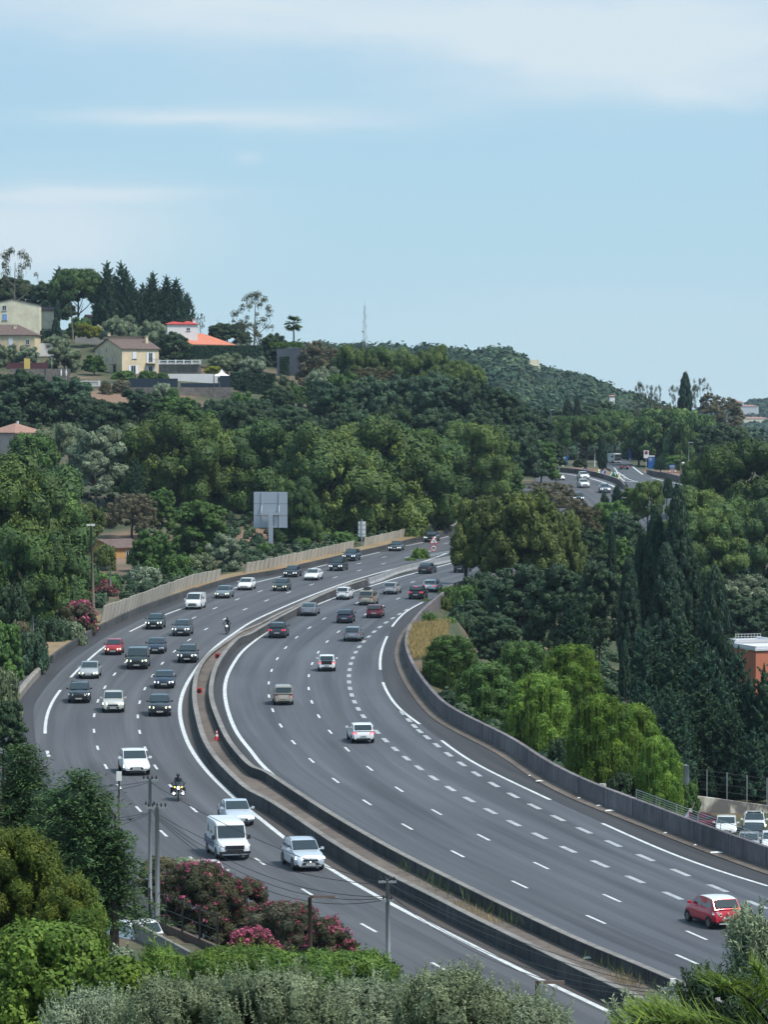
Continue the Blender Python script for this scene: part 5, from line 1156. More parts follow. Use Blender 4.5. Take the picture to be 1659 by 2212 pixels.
    m = MB(); m.box((-xs-.004, 0, .36), (.03, hw*1.25, .15)); parts.append(('bumper_insert', car_mesh(m, 'bumper_insert_'+k), None, None, [M_TRIM]))
    for sx, z in ((1, .43 if k != 'camper' else .5), (-1, .58 if k not in ('estate', 'mpv') else .66)):
        m = MB(); m.box((sx*(xs+.022), 0, z), (.012, .52, .115)); m.m = [0]*6
        for j in range(7): m.box((sx*(xs+.030), -.18+j*.06, z), (.004, .032, .06), 0, 1)
        parts.append(('number_plate', car_mesh(m, 'number_plate_'+k), None, None, [M_PLATE, M_TRIM]))
    CARP[k] = parts; return parts
NAMEC = {'hatch': 'car', 'micro': 'car', 'suv': 'car', 'sedan': 'car', 'estate': 'car', 'mpv': 'car', 'van': 'van', 'camper': 'camper_van', 'bigvan': 'camper_van'}
def car(k, pos, yaw, col, label, lamp='w', tail=None, roof=None, s=1., group='cars driving on the motorway', extra=None, mirr=None, pitch=None):
    nm = NAMEC[k]; t = thing(nm, label, 'camper van' if nm == 'camper_van' else nm, pos, yaw, group); t.scale = (s, s, s)
    if pitch is None: pitch = -math.atan((float(zr(pos[1]+math.sin(yaw)*2))-float(zr(pos[1]-math.sin(yaw)*2)))/4.)
    t.rotation_euler = (0, pitch, yaw); objs = []
    mp = {'BODY': PAINT[col], 'ROOF': PAINT[roof or col], 'LAMP': {'w': M_LAMPW, 'y': M_LAMPY, None: M_LAMP}[lamp], 'TAIL': {'b': M_BRAKE, None: M_TAIL, 'c': M_CLEAR}[tail], 'MIRR': PAINT[mirr or col] if mirr != 'blk' else M_TRIM}
    for (n_, me, loc, par, mats) in car_proto(k):
        if not me.materials:
            for x in mats: me.materials.append(mp.get(x) if isinstance(x, str) else x)
        o = link(n_, me, objs[par] if par is not None else t, loc); objs.append(o)
        for i, x in enumerate(mats):
            if isinstance(x, str): o.material_slots[i].link = 'OBJECT'; o.material_slots[i].material = mp[x]
    return t
def lane_pose(C, p, sgn):
    N, T = normals(C); i = int(np.argmin(((C-p)**2).sum(1))); h = T[i]*sgn; return h
def drive(k, w, x, y, C, sgn, col, label, **kw):
    p = tr('%s:%g,%g' % (w, x, y))[0]; h = lane_pose(C, p, sgn); L = CT[k][0]*kw.get('s', 1.)
    # the pixel marks the foot of the end nearest the viewer
    end = -h if sgn < 0 else h
    c = p-end*L/2*.96; yaw = math.atan2(h[1], h[0])+kw.pop('dyaw', 0)
    return car(k, (c[0], c[1], float(zr(c[1]))+.012), yaw, col, label, **kw)
for a in (('suv', '4', 990, 1080, 'dkgreen', 'dark green crossover with lit headlamps beside the left edge line', 'w'), ('suv', '4', 1165, 1124, 'grey', 'grey crossover in the middle lane behind the black jeep like car', 'w'),
    ('micro', '4', 728, 1246, 'red', 'small red car with round lit headlamps on the left carriageway', 'y'), ('hatch', '4', 1000, 1238, 'navy', 'dark blue small car partly behind the dark van', None),
    ('suv', '4', 1206, 1297, 'black', 'black sporty SUV nearest the median with bright white headlamps', 'w'), ('hatch', '4', 1058, 1462, 'navy', 'dark blue hatchback with vertical lit daytime lamps', 'w'),
    ('sedan', '4', 570, 1399, 'silver', 'silver saloon with lit headlamps at the left edge line', 'y'), ('suv', '4', 508, 1557, 'black', 'black estate SUV without lit headlamps at the outside of the left bend', None),
    ('suv', '4', 730, 1618, 'sand', 'pale sand coloured SUV with roof rails in the left bend', 'y'), ('suv', '4', 1032, 1642, 'black', 'black SUV with roof rails and yellow lit headlamps in the left bend', 'y'),
    ('hatch', '4', 1432, 880, 'steel', 'grey hatchback with one bright headlamp behind the white van', 'y'), ('hatch', '4', 1576, 827, 'white', 'white hatchback on the left carriageway without lit headlamps', None),
    ('hatch', '5', 228, 750, 'dkgreen', 'dark green hatchback with dim lamps in the middle lane', 'y'), ('hatch', '5', 296, 660, 'black', 'black hatchback with one reflecting headlamp near the left edge line', 'w'),
    ('sedan', '5', 428, 681, 'white', 'white older coupe driving left of the barrier units', None), ('sedan', '5', 972, 492, 'dkgrey', 'dark car with pale reflections on its side near the small white sign', 'w'),
    ('suv', '5', 675, 556, 'navy', 'dark SUV partly hidden behind the dark people carrier', 'w'), ('suv', '5', 1200, 434, 'black', 'black SUV partly behind the curve warning sign', 'w'),
    ('hatch', 'a', 882, 364, 'white', 'white electric hatchback coming down above the twin utility poles', 'w'), ('sedan', 'a', 1555, 692, 'ice', 'pale blue white saloon directly behind the old camper van', 'w'),
    ('suv', 'b', 428, 982, 'ice', 'pale blue SUV with chrome star emblem nearest the viewer on the left carriageway', 'w'), ('hatch', 'a', 1390, 1120, 'white', 'white car almost hidden behind the pink oleander', None)):
    s_ = 1.12 if a[2] == 882 else 1.0
    if a[5].startswith('dark green cross'): s_ = .97
    t = drive(a[0], a[1], a[2], a[3], L1c, 1, a[4], a[5], lamp=a[6], s=s_)
    if 'star emblem' in a[5]:
        m = MB(); m.tube([(.0, .10*math.cos(q), .10*math.sin(q)) for q in np.linspace(0, 2*math.pi, 17)], .014, 5, cap=False)
        for q in (90, 210, 330): m.tube([(0, 0, 0), (0, .1*math.cos(R(q)), .1*math.sin(R(q)))], .013, 4)
        m.build('emblem', M_CHROME, t, loc=(2.24, 0, .66)); m = MB(); m.box((2.235, 0, .60), (.02, .62, .02)); m.box((2.235, 0, .70), (.02, .66, .02)); m.box((2.22, 0, .30), (.05, 1.3, .05)); m.build('chrome_trim', M_CHROME, t)
drive('van', '4', 1242, 951, L1c, 1, 'white', 'white delivery van close to the concrete slabs', lamp=None, s=.93)
drive('van', '4', 882, 1338, L1c, 1, 'dkgreen', 'dark people van with bright yellow headlamps beside the small red car', lamp='y')
drive('mpv', '5', 590, 620, L1c, 1, 'black', 'dark people carrier with lit headlamps left of the barrier units', lamp='w')
cv = drive('camper', 'a', 1515, 912, L1c, 1, 'white', 'old white camper van with a raised roof on the left carriageway', lamp=None, mirr='blk')
m = MB(); Hc = []; 
for x, z, w_ in ((1.10, 1.99, .82), (.92, 2.08, .85), (.55, 2.15, .86), (0, 2.18, .86), (-2.1, 2.18, .86), (-2.38, 2.10, .84)): Hc.append([(x, -w_, 1.96), (x, -w_, z-.06), (x, -w_*.85, z), (x, w_*.85, z), (x, w_, z-.06), (x, w_, 1.96)])
for i in range(len(Hc)-1): m.quadstrip(Hc[i], Hc[i+1])
m.poly(Hc[-1]); m.poly(Hc[0][::-1]); o = m.build('raised_roof', PAINT['white'], cv)
m = MB()
for sd in (-1, 1): m.box((-.7, sd*.996, .80), (3.2, .012, .42))
m.build('side_stripe', mat('stripe_grey_blue', (.12, .15, .21), .6), cv)
m = MB(); m.box((2.475, 0, .50), (.08, 1.9, .14)); m.build('bumper', M_TRIM, cv); m = MB(); m.box((2.47, 0, .80), (.04, 1.15, .24)); m.build('grille', M_TRIM, cv)
for a in (('sedan', '5', 1162, 638, 'black', 'black saloon seen from behind right of the guard rail', None), ('suv', '5', 1392, 631, 'black', 'black SUV seen from behind next to the sign gantry post', None),
    ('hatch', '5', 940, 771, 'silver', 'silver hatchback seen from behind at the inside of the right carriageway', None), ('suv', '5', 1108, 803, 'black', 'black crossover with glowing red brake lamps', 'b'),
    ('estate', '5', 1198, 755, 'white', 'white estate car with red lamps beside the braking crossover', 'b'), ('micro', '5', 635, 805, 'white', 'white small car seen from behind near the barrier units', None),
    ('sedan', '5', 412, 911, 'steel', 'grey saloon seen from behind next to the median', None), ('hatch', '5', 647, 958, 'navy', 'dark blue hatchback seen from behind in the middle lanes', None),
    ('hatch', '5', 838, 924, 'wine', 'dark red hatchback seen from behind below the beige van', None), ('suv', '5', 212, 1054, 'dkgrey', 'dark grey SUV with red tail lamps next to the median', 'b'),
    ('estate', '5', 698, 1075, 'steel', 'grey estate seen from behind alone in the third lane', None), ('micro', '5', 534, 1268, 'white', 'white small car with a black tailgate and red lamps', 'b'),
    ('mpv', '5', 256, 1486, 'beige', 'beige silver people carrier seen from behind in the bend', None), ('hatch', 'b', 771, 157, 'white', 'white hatchback with red lamps in the middle of the right carriageway', 'b')):
    t = drive(a[0], a[1], a[2], a[3], L2c, -1, a[4], a[5], tail=a[6], lamp=None, s=.92 if a[0] == 'mpv' else 1.)
    if 'black tailgate' in a[5]: m = MB(); m.box((-1.80, 0, .86), (.03, 1.0, .34)); m.build('tailgate_panel', M_TRIM, t)
    if 'braking' not in a[5] and 'glowing' in a[5]: m = MB(); m.box((-1.86, 0, 1.56), (.05, .4, .05)); m.build('brake_strip', M_BRAKE, t)
bv = drive('mpv', '5', 788, 842, L2c, -1, 'beige', 'beige van with a dark roof box among the cars on the right carriageway', tail=None, lamp=None)
m = MB(); m.box((-.5, .1, 1.98), (1.7, .75, .30), 0, 0, (.85, .8)); o = m.build('roof_box', M_TRIM, None); o.location = bv.location; o.rotation_euler = bv.rotation_euler; tag(o, 'dark roof box on the beige van', 'roof box')
rc = drive('micro', 'c', 1383, 1189, L2c, -1, 'brightred', 'red hatchback with a white roof, nearest car on the right carriageway', tail='c', lamp=None, roof='white', s=1.05, dyaw=R(4))
m = MB()
m.tube([(-1.81, .42+.075*math.cos(q), .72+.075*math.sin(q)) for q in np.linspace(0, 2*math.pi, 15)], .014, 4, cap=False); m.box((-1.80, .42, .83), (.02, .16, .02)); m.box((-1.81, 0, .80), (.02, .09, .09)); m.build('tailgate_badges', M_PLATE, rc)
m = MB(); m.box((-1.82, 0, .29), (.05, 1.0, .035)); m.build('bumper_strip', PAINT['white'], rc)
# far traffic towards the service area
def put(k, w, x, y, hx, hy, col, label, front, **kw):
    p = tr('%s:%g,%g' % (w, x, y))[0]; h = np.array([hx, hy], float); h /= np.linalg.norm(h); c = p-(h if front else -h)*CT[k][0]/2*.96
    return car(k, (c[0], c[1], float(zr(c[1]))+.03), math.atan2(h[1], h[0]), col, label, **kw)
for a in (('suv', 478, 943, .16, -1, 'white', 'white SUV with lit headlamps below the far chevron', 'w'), ('suv', 478, 997, .12, -1, 'white', 'white SUV directly in front of another white one on the far road', None), ('sedan', 322, 948, .28, -1, 'white', 'white saloon on the far road below the blue board', None),
    ('suv', 610, 1030, .05, -1, 'steel', 'grey SUV with lit headlamps at the curved white edge line', 'w'), ('sedan', 205, 921, .15, -1, 'black', 'black car with lit headlamps coming out from behind the far trees', 'w'), ('suv', 437, 1088, .05, -1, 'dkgreen', 'dark car with lit lamps glimpsed through the tawny trees', 'w')):
    put(a[0], '3', a[1], a[2], a[3], a[4], a[5], a[6], True, lamp=a[7])
put('hatch', '3', 735, 878, -.05, 1, 'dkgreen', 'dark car with a red brake lamp behind the camper van', False, tail='b', lamp=None); put('hatch', '3', 1022, 1041, .35, 1, 'steel', 'grey hatchback leaving on the exit road', False, lamp=None)
bg_ = put('bigvan', '3', 688, 837, -.45, 1, 'white', 'tall white camper van with a dark rear on the exit road', False, lamp=None)
m = MB(); m.box((-2.965, 0, 1.0), (.02, 1.8, .75)); m.box((-2.968, 0, 1.85), (.02, 1.75, .8)); m.build('dark_rear_panel', M_TRIM, bg_)
# parked cars
G = 'cars parked below the long wall'
def park(k, px, py, Y, yaw, col, label, **kw):
    Y = 34.6*F/(py-HOR) if px > 1000 else Y; p = at(px, py, Y); g = float(ter(p.x, p.y)); return car(k, (p.x, p.y, p.z), yaw, col, label, lamp=None, group=G, pitch=0, **kw), p, g
for a in (('hatch', 1524, 1793, 288, R(8), 'wine', 'dark red car parked side on against the stained wall'), ('hatch', 1569, 1801, 284, R(-97), 'white', 'white car parked nose out with a blue sun shade'),
          ('suv', 1629, 1797, 285, R(-94), 'white', 'white SUV with a sunroof parked nose out'), ('sedan', 1628, 1817, 277, R(-100), 'dkgrey', 'dark car parked in front of the white SUV'),
          ('hatch', 1618, 1838, 270, R(-98), 'silver', 'silver grey car parked nearest the mesh fence'), ('hatch', 1668, 1836, 270, R(-95), 'white', 'white car cut by the right edge in the car park')):
    t, p, g = park(*a)
    if 'blue sun shade' in a[6]: m = MB(); m.box((.92, .0, 1.07), (.05, 1.1, .02)); 
    if 'sunroof' in a[6]: m = MB(); m.box((-.15, 0, 1.645), (.75, 1.1, .012)); m.build('sunroof', M_GLASS, t)
t, p, g = park('hatch', 284, 2050, 168, R(118), 'white', 'white car parked on the lane behind the grey poles'); t['group'] = 'cars parked on the lane'
# ---------------------------------------------------------------- motorcycles and riders
M_LEATHER = mat('riding_suit', (.020, .024, .030), .6); M_HELM = mat('helmet', (.030, .045, .050), .15, coat=.8); M_VISOR = mat('visor', (.01, .012, .015), .05, coat=.8); M_GLOVE = mat('glove', (.012, .012, .014), .7)
def skin_body(name, P, E, rad, m_, parent=None):
    me = bpy.data.meshes.new(name); me.from_pydata(P, E, []); me.materials.append(m_); o = link(name, me, parent); md = o.modifiers.new('skin', 'SKIN'); sv = me.skin_vertices
    sl = sv[0] if len(sv) else None
    if sl is None:
        dg = None
    else:
        for i, r_ in enumerate(rad): sl.data[i].radius = (r_, r_); sl.data[i].use_root = (i == 0)
    sb = o.modifiers.new('sub', 'SUBSURF'); sb.levels = 2; sb.render_levels = 2; return o
def torus(m, c, R0, r, k=20, kk=6, mi=0):
    n = len(m.v)
    for i in range(k):
        a = 2*math.pi*i/k
        for j in range(kk): b = 2*math.pi*j/kk; q = R0+r*math.cos(b); m.v.append((c[0]+q*math.cos(a), c[1]+r*.8*math.sin(b), c[2]+q*math.sin(a)))
    for i in range(k):
        for j in range(kk): m.f.append((n+i*kk+j, n+((i+1) % k)*kk+j, n+((i+1) % k)*kk+(j+1) % kk, n+i*kk+(j+1) % kk)); m.m.append(mi)
def sphere(m, c, r, mi=0, k=12, sc=(1, 1, 1)):
    n = len(m.v); rows = 8
    for i in range(rows+1):
        t = math.pi*i/rows
        for j in range(k): a = 2*math.pi*j/k; m.v.append((c[0]+r*sc[0]*math.sin(t)*math.cos(a), c[1]+r*sc[1]*math.sin(t)*math.sin(a), c[2]+r*sc[2]*math.cos(t)))
    for i in range(rows):
        for j in range(k): m.f.append((n+i*k+j, n+i*k+(j+1) % k, n+(i+1)*k+(j+1) % k, n+(i+1)*k+j)); m.m.append(mi)
def motorcycle(p, yaw, label, plabel, big):
    z = float(zr(p[1]))+.012; t = thing('motorcycle', label, 'motorcycle', (p[0], p[1], z), yaw, 'motorcycles on the left carriageway')
    for x in (.74, -.72):
        m = MB(); torus(m, (x, 0, .31), .26, .055); w_ = m.build('wheel', M_TYRE, t, True); m = MB(); torus(m, (x, 0, .31), .20, .02)
        for a in range(6): m.tube([(x, 0, .31), (x+.2*math.cos(a), 0, .31+.2*math.sin(a))], .01, 4)
        m.build('rim', M_RIM, w_)
    m = MB(); m.tube([(.74, -.09, .31), (.50, -.09, .95)], .03, 6); m.tube([(.74, .09, .31), (.50, .09, .95)], .03, 6); m.build('fork', M_RIM, t)
    m = MB(); m.box((.05, 0, .48), (.62, .36 if not big else .46, .34), 0, 0, (.85, .8)); m.tube([(-.72, .08, .31), (-.1, .08, .42)], .035); m.tube([(-.9, -.14, .42), (.1, -.14, .34)], .045); m.build('engine', M_TRIM, t)
    m = MB(); sphere(m, (.18, 0, .80), .2, 0, 12, (1.5, .85, .75)); m.build('fuel_tank', PAINT['dkgrey'], t, True)
    m = MB(); sphere(m, (-.35, 0, .80), .2, 0, 12, (1.9, .75, .35)); m.build('seat', M_TRIM, t, True)
    m = MB(); m.tube([(.40, -.42, 1.04), (.50, -.15, 1.0), (.50, .15, 1.0), (.40, .42, 1.04)], .018, 6); m.build('handlebar', M_TRIM, t)
    for sd in (-1, 1):
        m = MB(); sphere(m, (.46, sd*.44, 1.20), .055, 0, 8, (.4, 1.1, .8)); m.tube([(.42, sd*.36, 1.04), (.46, sd*.43, 1.18)], .01, 4); m.build('mirror', M_TRIM, t)
    m = MB(); sphere(m, (.62, 0, .90), .095 if not big else .12, 0, 12, (.6, 1, 1)); m.build('headlight', M_LAMPW, t, True)
    if big:
        m = MB(); sphere(m, (.52, 0, .92), .3, 0, 12, (.5, .95, .75)); m.build('fairing', M_TRIM, t, True)
        m = MB(); m.v = [(.62, -.2, 1.02), (.62, .2, 1.02), (.48, .16, 1.30), (.48, -.16, 1.30)]; m.f = [(0, 1, 2, 3)]; m.m = [0]; m.build('windshield', M_GLASS, t)
        for sd in (-1, 1):
            m = MB(); m.box((-.55, sd*.40, .62), (.5, .24, .38), 0, 0, (.9, .85)); m.build('pannier', M_TRIM, t)
            m = MB(); sphere(m, (.60, sd*.30, .52), .085, 0, 10, (.6, 1, 1)); m.build('fog_lamp', M_LAMPW, t, True); m = MB(); sphere(m, (.60, sd*.24, .94), .05, 0, 8, (.6, 1, 1)); m.build('indicator', M_AMBER, t, True)
            m = MB(); m.tube([(.35, sd*.15, .75), (.42, sd*.40, .60), (.35, sd*.36, .40), (.30, sd*.15, .32)], .022, 6); m.build('crash_bar', M_RIM, t)
        m = MB(); m.box((-.85, 0, 1.08), (.42, .46, .34), 0, 0, (.9, .88)); m.build('top_case', M_TRIM, t)
    # rider: one continuous skinned figure sitting with feet on the pegs and gloved hands on the grips
    r_ = thing('person', plabel, 'person', (p[0], p[1], z), yaw, None)
    P = [(-.28, 0, .98), (-.24, 0, 1.12), (-.16, 0, 1.32), (-.10, 0, 1.46), (-.07, 0, 1.55), (-.05, 0, 1.62)]; E = [(0, 1), (1, 2), (2, 3), (3, 4), (4, 5)]; Q = [.15, .14, .155, .13, .065, .07]
    for sd in (-1, 1):
        a = len(P); P += [(-.10, sd*.18, 1.46), (.06, sd*.31, 1.25), (.28, sd*.36, 1.10), (.40, sd*.37, 1.06)]; Q += [.075, .052, .042, .036]; E += [(3, a), (a, a+1), (a+1, a+2), (a+2, a+3)]
        b = len(P); P += [(-.24, sd*.11, .95), (.02, sd*.23, .88), (.16, sd*.25, .82), (.02, sd*.22, .52), (-.04, sd*.21, .34), (.12, sd*.22, .30)]; Q += [.10, .085, .07, .055, .045, .045]; E += [(0, b)]+[(b+i, b+i+1) for i in range(5)]
    skin_body('body', P, E, Q, M_LEATHER, r_)
    m = MB(); sphere(m, (-.03, 0, 1.73), .145, 0, 14, (1.1, .92, 1.05)); h = m.build('helmet', M_HELM, r_, True); m = MB(); sphere(m, (.015, 0, 1.72), .125, 0, 14, (1.0, .86, .55)); m.build('visor', M_VISOR, h, True)
    for sd in (-1, 1):
        m = MB(); sphere(m, (.40, sd*.375, 1.06), .042, 0, 8, (.9, 1.1, .7))
        for f_ in range(4): y = sd*(.335+f_*.024); m.tube([(.40, y, 1.085), (.445, y, 1.08), (.455, y, 1.045), (.43, y, 1.02+.004*f_)], [.011, .011, .010, .008], 5)
        m.tube([(.39, sd*.335, 1.05), (.40, sd*.315, 1.03), (.425, sd*.315, 1.02)], [.012, .011, .009], 5); m.build('glove', M_GLOVE, r_, True)
p = tr('a:1160,530')[0]; h = lane_pose(L1c, p, 1); motorcycle(p-h*.8, math.atan2(h[1], h[0])-R(6), 'large touring motorcycle with cases and three bright front lamps', 'person in dark suit and helmet riding the large touring motorcycle', True)
p = tr('4:1463,1112')[0]; h = lane_pose(L1c, p, 1); motorcycle(p-h*.8, math.atan2(h[1], h[0]), 'small dark motorcycle with a single headlamp near the median', 'person in black riding the small motorcycle near the median', False)
# ================================================================ buildings
def plaster(n, c, st=.25): return mat('plaster_'+n, c, .9, noise=st, scale=.6, bump=.1)
M_CREAM = plaster('cream', (.72, .67, .50)); M_BEIGE = plaster('beige', (.66, .55, .38)); M_TAN = plaster('tan', (.68, .56, .36)); M_WHITEW = plaster('white', (.70, .70, .70), .12); M_PINK = plaster('pink', (.55, .42, .38)); M_OCHRE = plaster('ochre', (.50, .29, .11)); M_ORANGE = plaster('orange', (.56, .20, .115), .15); M_GREYW = plaster('grey', (.34, .33, .32))
def tiles(name, c0, c1):
    m = bpy.data.materials.new(name); m.use_nodes = True; t = NT(m); pos = t.n('TexCoord').outputs['Object']; a = noise_node(t, pos, 1.5, 8, .8); w_ = t.n('TexWave', bands_direction='X'); w_.inputs['Scale'].default_value = 1.6; w_.inputs['Distortion'].default_value = .6; t.l(pos, w_.inputs[0])
    c = t.ramp(a, [(.3, c0), (.7, c1)]); c = t.mix(.35, c, w_.outputs[0], 'MULTIPLY'); t.l(c, t.b.inputs['Base Color']); t.b.inputs['Roughness'].default_value = .85; return m
M_TBROWN = tiles('tiles_brown', (.085, .055, .05), (.20, .14, .12)); M_TRED = tiles('tiles_red', (.42, .045, .05), (.60, .10, .085)); M_TORG = tiles('tiles_orange', (.50, .15, .09), (.68, .26, .16)); M_TPINK = tiles('tiles_pink', (.26, .14, .11), (.42, .25, .19))
M_WGL = mat('window_glass', (.02, .028, .032), .08, spec=.8); M_FRAME = mat('frame_white', (.62, .64, .68), .5); M_SHUT = mat('shutter_white', (.66, .68, .74), .6); M_BLUE = mat('shutter_blue', (.20, .32, .62), .6); M_DARKW = mat('dark_opening', (.03, .03, .032), .8)
M_STONEW = concrete('stone_terrace', (.085, .08, .078), (.26, .23, .20), (1, 1, 1)); M_NAVY = mat('privacy_screen', (.012, .028, .050), .8, noise=.3, scale=1); M_POLE = concrete('pole_concrete', (.20, .22, .23), (.33, .35, .35)); M_WOODP = mat('pole_wood', (.16, .13, .10), .9, noise=.4, scale=3); M_BROWNM = mat('brown_metal', (.07, .045, .035), .5)
def block(t, name, c, d, m, rz=0): mb = MB(); mb.box(c, d, rz); return mb.build(name, m, t)
def window(t, x, z, w, h, face, b, a, shut=None, closed=False, balc=False, sill=True):
    """face 'f' front (y=-b/2), 'l' left side (x=-a/2), 'r' right side"""
    def bx(mb, u, zc, du, dz, th, off):
        if face == 'f': mb.box((u, -b/2-off, zc), (du, th, dz))
        elif face == 'l': mb.box((-a/2-off, u, zc), (th, du, dz))
        else: mb.box((a/2+off, u, zc), (th, du, dz))
    mb = MB()
    for du in (-w/2, w/2): bx(mb, x+du, z, .08, h+.08, .06, .02)
    for dz in (-h/2, h/2): bx(mb, x, z+dz, w-.08, .08, .06, .022)
    bx(mb, x, z, .05, h-.08, .05, .02); wn = mb.build('window', M_FRAME, t); mb = MB(); bx(mb, x, z, w-.02, h-.02, .02, .004); mb.build('pane', M_WGL, wn)
    if sill: mb = MB(); bx(mb, x, z-h/2-.09, w+.3, .08, .2, .05); mb.build('sill', M_GREYW, wn)
    if shut:
        for sg in (-1, 1): mb = MB(); bx(mb, x+sg*((w/4) if closed else (w*.78)), z, w/2-.02 if closed else w*.5, h+.02, .05, .075 if closed else .06); mb.build('shutter', shut, t)
def house(name, label, px, y1, Y, rz, a, b, eh, rh, wall, roof, kind='gable', over=.35, ax='x', cat='house', zb=None):
    p = at(px, y1, Y); t = thing(name, label, cat, (p.x, p.y, p.z), rz); g = -2.5
    m = MB(); A, B = a/2, b/2
    base = [(-A, -B), (A, -B), (A, B), (-A, B)]
    for i in range(4):
        p0, p1 = base[i], base[(i+1) % 4]; q = [(*p0, g), (*p1, g), (*p1, eh), (*p0, eh)]
        side = i in (1, 3) if ax == 'x' else i in (0, 2)
        if kind == 'gable' and side: q.insert(3, ((p0[0]+p1[0])/2, (p0[1]+p1[1])/2, eh+rh))
        m.poly(q)
    m.build('wall', wall, t); m = MB(); o = over; th = .14
    if kind == 'gable':
        if ax == 'x': sl = rh/B; e = [(-A-o, -B-o, eh-sl*o), (A+o, -B-o, eh-sl*o), (A+o, 0, eh+rh), (-A-o, 0, eh+rh), (A+o, B+o, eh-sl*o), (-A-o, B+o, eh-sl*o)]
        else: sl = rh/A; e = [(-A-o, B+o, eh-sl*o), (-A-o, -B-o, eh-sl*o), (0, -B-o, eh+rh), (0, B+o, eh+rh), (A+o, -B-o, eh-sl*o), (A+o, B+o, eh-sl*o)]
        for q in ((0, 1, 2, 3), (3, 2, 4, 5)):
            P = [e[i] for i in q]; U = [(x, y, z+th) for x, y, z in P]; D_ = [(x, y, z+.01) for x, y, z in P]; m.poly(U); m.poly(D_[::-1])
            for i in range(4): m.poly([D_[i], D_[(i+1) % 4], U[(i+1) % 4], U[i]])
    elif kind == 'hip':
        r = max(0, A-B) if ax == 'x' else 0; P = [(-A-o, -B-o), (A+o, -B-o), (A+o, B+o), (-A-o, B+o)]; R1, R2 = (-r, 0, eh+rh+th), (r, 0, eh+rh+th); z0, z1 = eh-.02, eh+th
        U = [(x, y, z1) for x, y in P]; D_ = [(x, y, z0) for x, y in P]
        m.poly([U[0], U[1], R2, R1] if r else [U[0], U[1], R1]); m.poly([U[1], U[2], R2]); m.poly([U[2], U[3], R1, R2] if r else [U[2], U[3], R1]); m.poly([U[3], U[0], R1])
        for i in range(4): m.poly([D_[i], D_[(i+1) % 4], U[(i+1) % 4], U[i]])
        m.poly(D_[::-1])
    else:
        m.box((0, 0, eh+.12), (a+.3, b+.3, .24)); m.box((0, -B+.1, eh+.36), (a, .25, .25)); m.box((-A+.1, 0, eh+.36), (.25, b, .25)); m.box((A-.1, 0, eh+.36), (.25, b, .25))
    rf = m.build('roof', roof, t); return t, rf
def chimney(rf, x, y, z0, h, m_=None, lean=0, w=.7):
    mb = MB(); mb.box((x, y, z0+h/2), (w, w, h), 0, 0, (.8, .8)); mb.box((x, y, z0+h+.06), (w*.95, w*.95, .12)); mb.box((x, y, z0+h+.34), (w*.9, w*.9, .07))
    for sx in (-1, 1):
        for sy in (-1, 1): mb.box((x+sx*w*.3, y+sy*w*.3, z0+h+.21), (.1, .1, .2))
    mb.build('chimney', m_ or M_BEIGE, rf)
t, rf = house('beige_house', 'beige two storey house with a brown tiled roof and white shutters', 274, 808, 803, R(36), 9.6, 11.4, 5.5, 2.2, M_BEIGE, M_TBROWN)
chimney(rf, 3.6, -2.4, 6.2, 1.9); chimney(rf, -4.2, .8, 7.0, 1.7)
window(t, -1.6, 4.0, .95, 1.35, 'f', 11.4, 9.6, M_SHUT, True); window(t, 2.6, 3.55, 1.0, 2.2, 'f', 11.4, 9.6, M_SHUT, sill=False); window(t, -1.9, .9, 1.2, 1.8, 'f', 11.4, 9.6, M_SHUT, sill=False); window(t, 2.6, .9, 1.0, 1.5, 'f', 11.4, 9.6, M_SHUT)
for y, z, h in ((-1.6, 3.2, 1.2), (.6, 3.1, 1.1), (.8, 5.2, 1.0), (3.6, 4.8, 1.0), (3.4, 2.9, .8)): window(t, y, z, .42, h, 'l', 11.4, 9.6, sill=False)
m = MB(); m.box((2.6, -6.25, 2.32), (2.6, 1.0, .12)); m.build('balcony', M_CREAM, t)
m = MB(); [m.box((1.35+i*.25, -6.7, 2.8), (.03, .03, .85)) for i in range(11)]; m.box((2.6, -6.7, 3.25), (2.6, .05, .05)); m.build('railing', M_TRIM, t)
m = MB(); m.box((-4.85, -2.6, .8), (.06, .9, 1.9)); m.build('door', M_DARKW, t); m = MB(); m.box((-5.2, -2.6, 2.0), (.9, 1.6, .1), 0, 0); m.build('porch_roof', M_TBROWN, t)
m = MB(); m.box((-.3, 1.2, 8.0), (8.6, 2.6, .5)); m.build('upper_wall', M_BEIGE, t); m = MB(); m.box((-.3, 1.1, 8.3), (9.2, 3.2, .12)); m.build('upper_roof', M_TBROWN, rf)
t, rf = house('cream_house', 'cream gabled house with one blue shutter at the left edge', 30, 704, 838, R(2), 12.2, 8, 4.6, 1.4, M_CREAM, M_TBROWN, ax='y', over=.15)
window(t, -1.9, 4.0, .9, 1.1, 'f', 8, 12.2); window(t, -1.8, 1.9, 1.0, 1.4, 'f', 8, 12.2, M_BLUE, True)
t, rf = house('tan_house', 'tan house with a wide brown hip roof below the cream house', 18, 764, 818, R(-3), 13.4, 9, 4.0, 2.4, M_TAN, M_TBROWN, 'hip'); window(t, 1.2, 2.4, .9, 1.9, 'f', 9, 13.4, M_SHUT, True, sill=False); window(t, 5.1, 2.5, .8, 1.1, 'f', 9, 13.4); window(t, -2.2, 2.4, .9, 1.9, 'f', 9, 13.4, M_SHUT, True, sill=False); chimney(rf, 1.8, -1.6, 5.2, .9)
t, rf = house('white_villa', 'white villa with a red pyramid roof and a long orange tiled roof', 388, 726, 850, R(14), 7.2, 7, 2.6, 1.2, M_WHITEW, M_TRED, 'hip', over=.3); chimney(rf, 3.2, -1.2, 2.0, 1.6, M_WHITEW, w=.9); window(t, 1.4, 1.5, .8, .7, 'f', 7, 7.2)
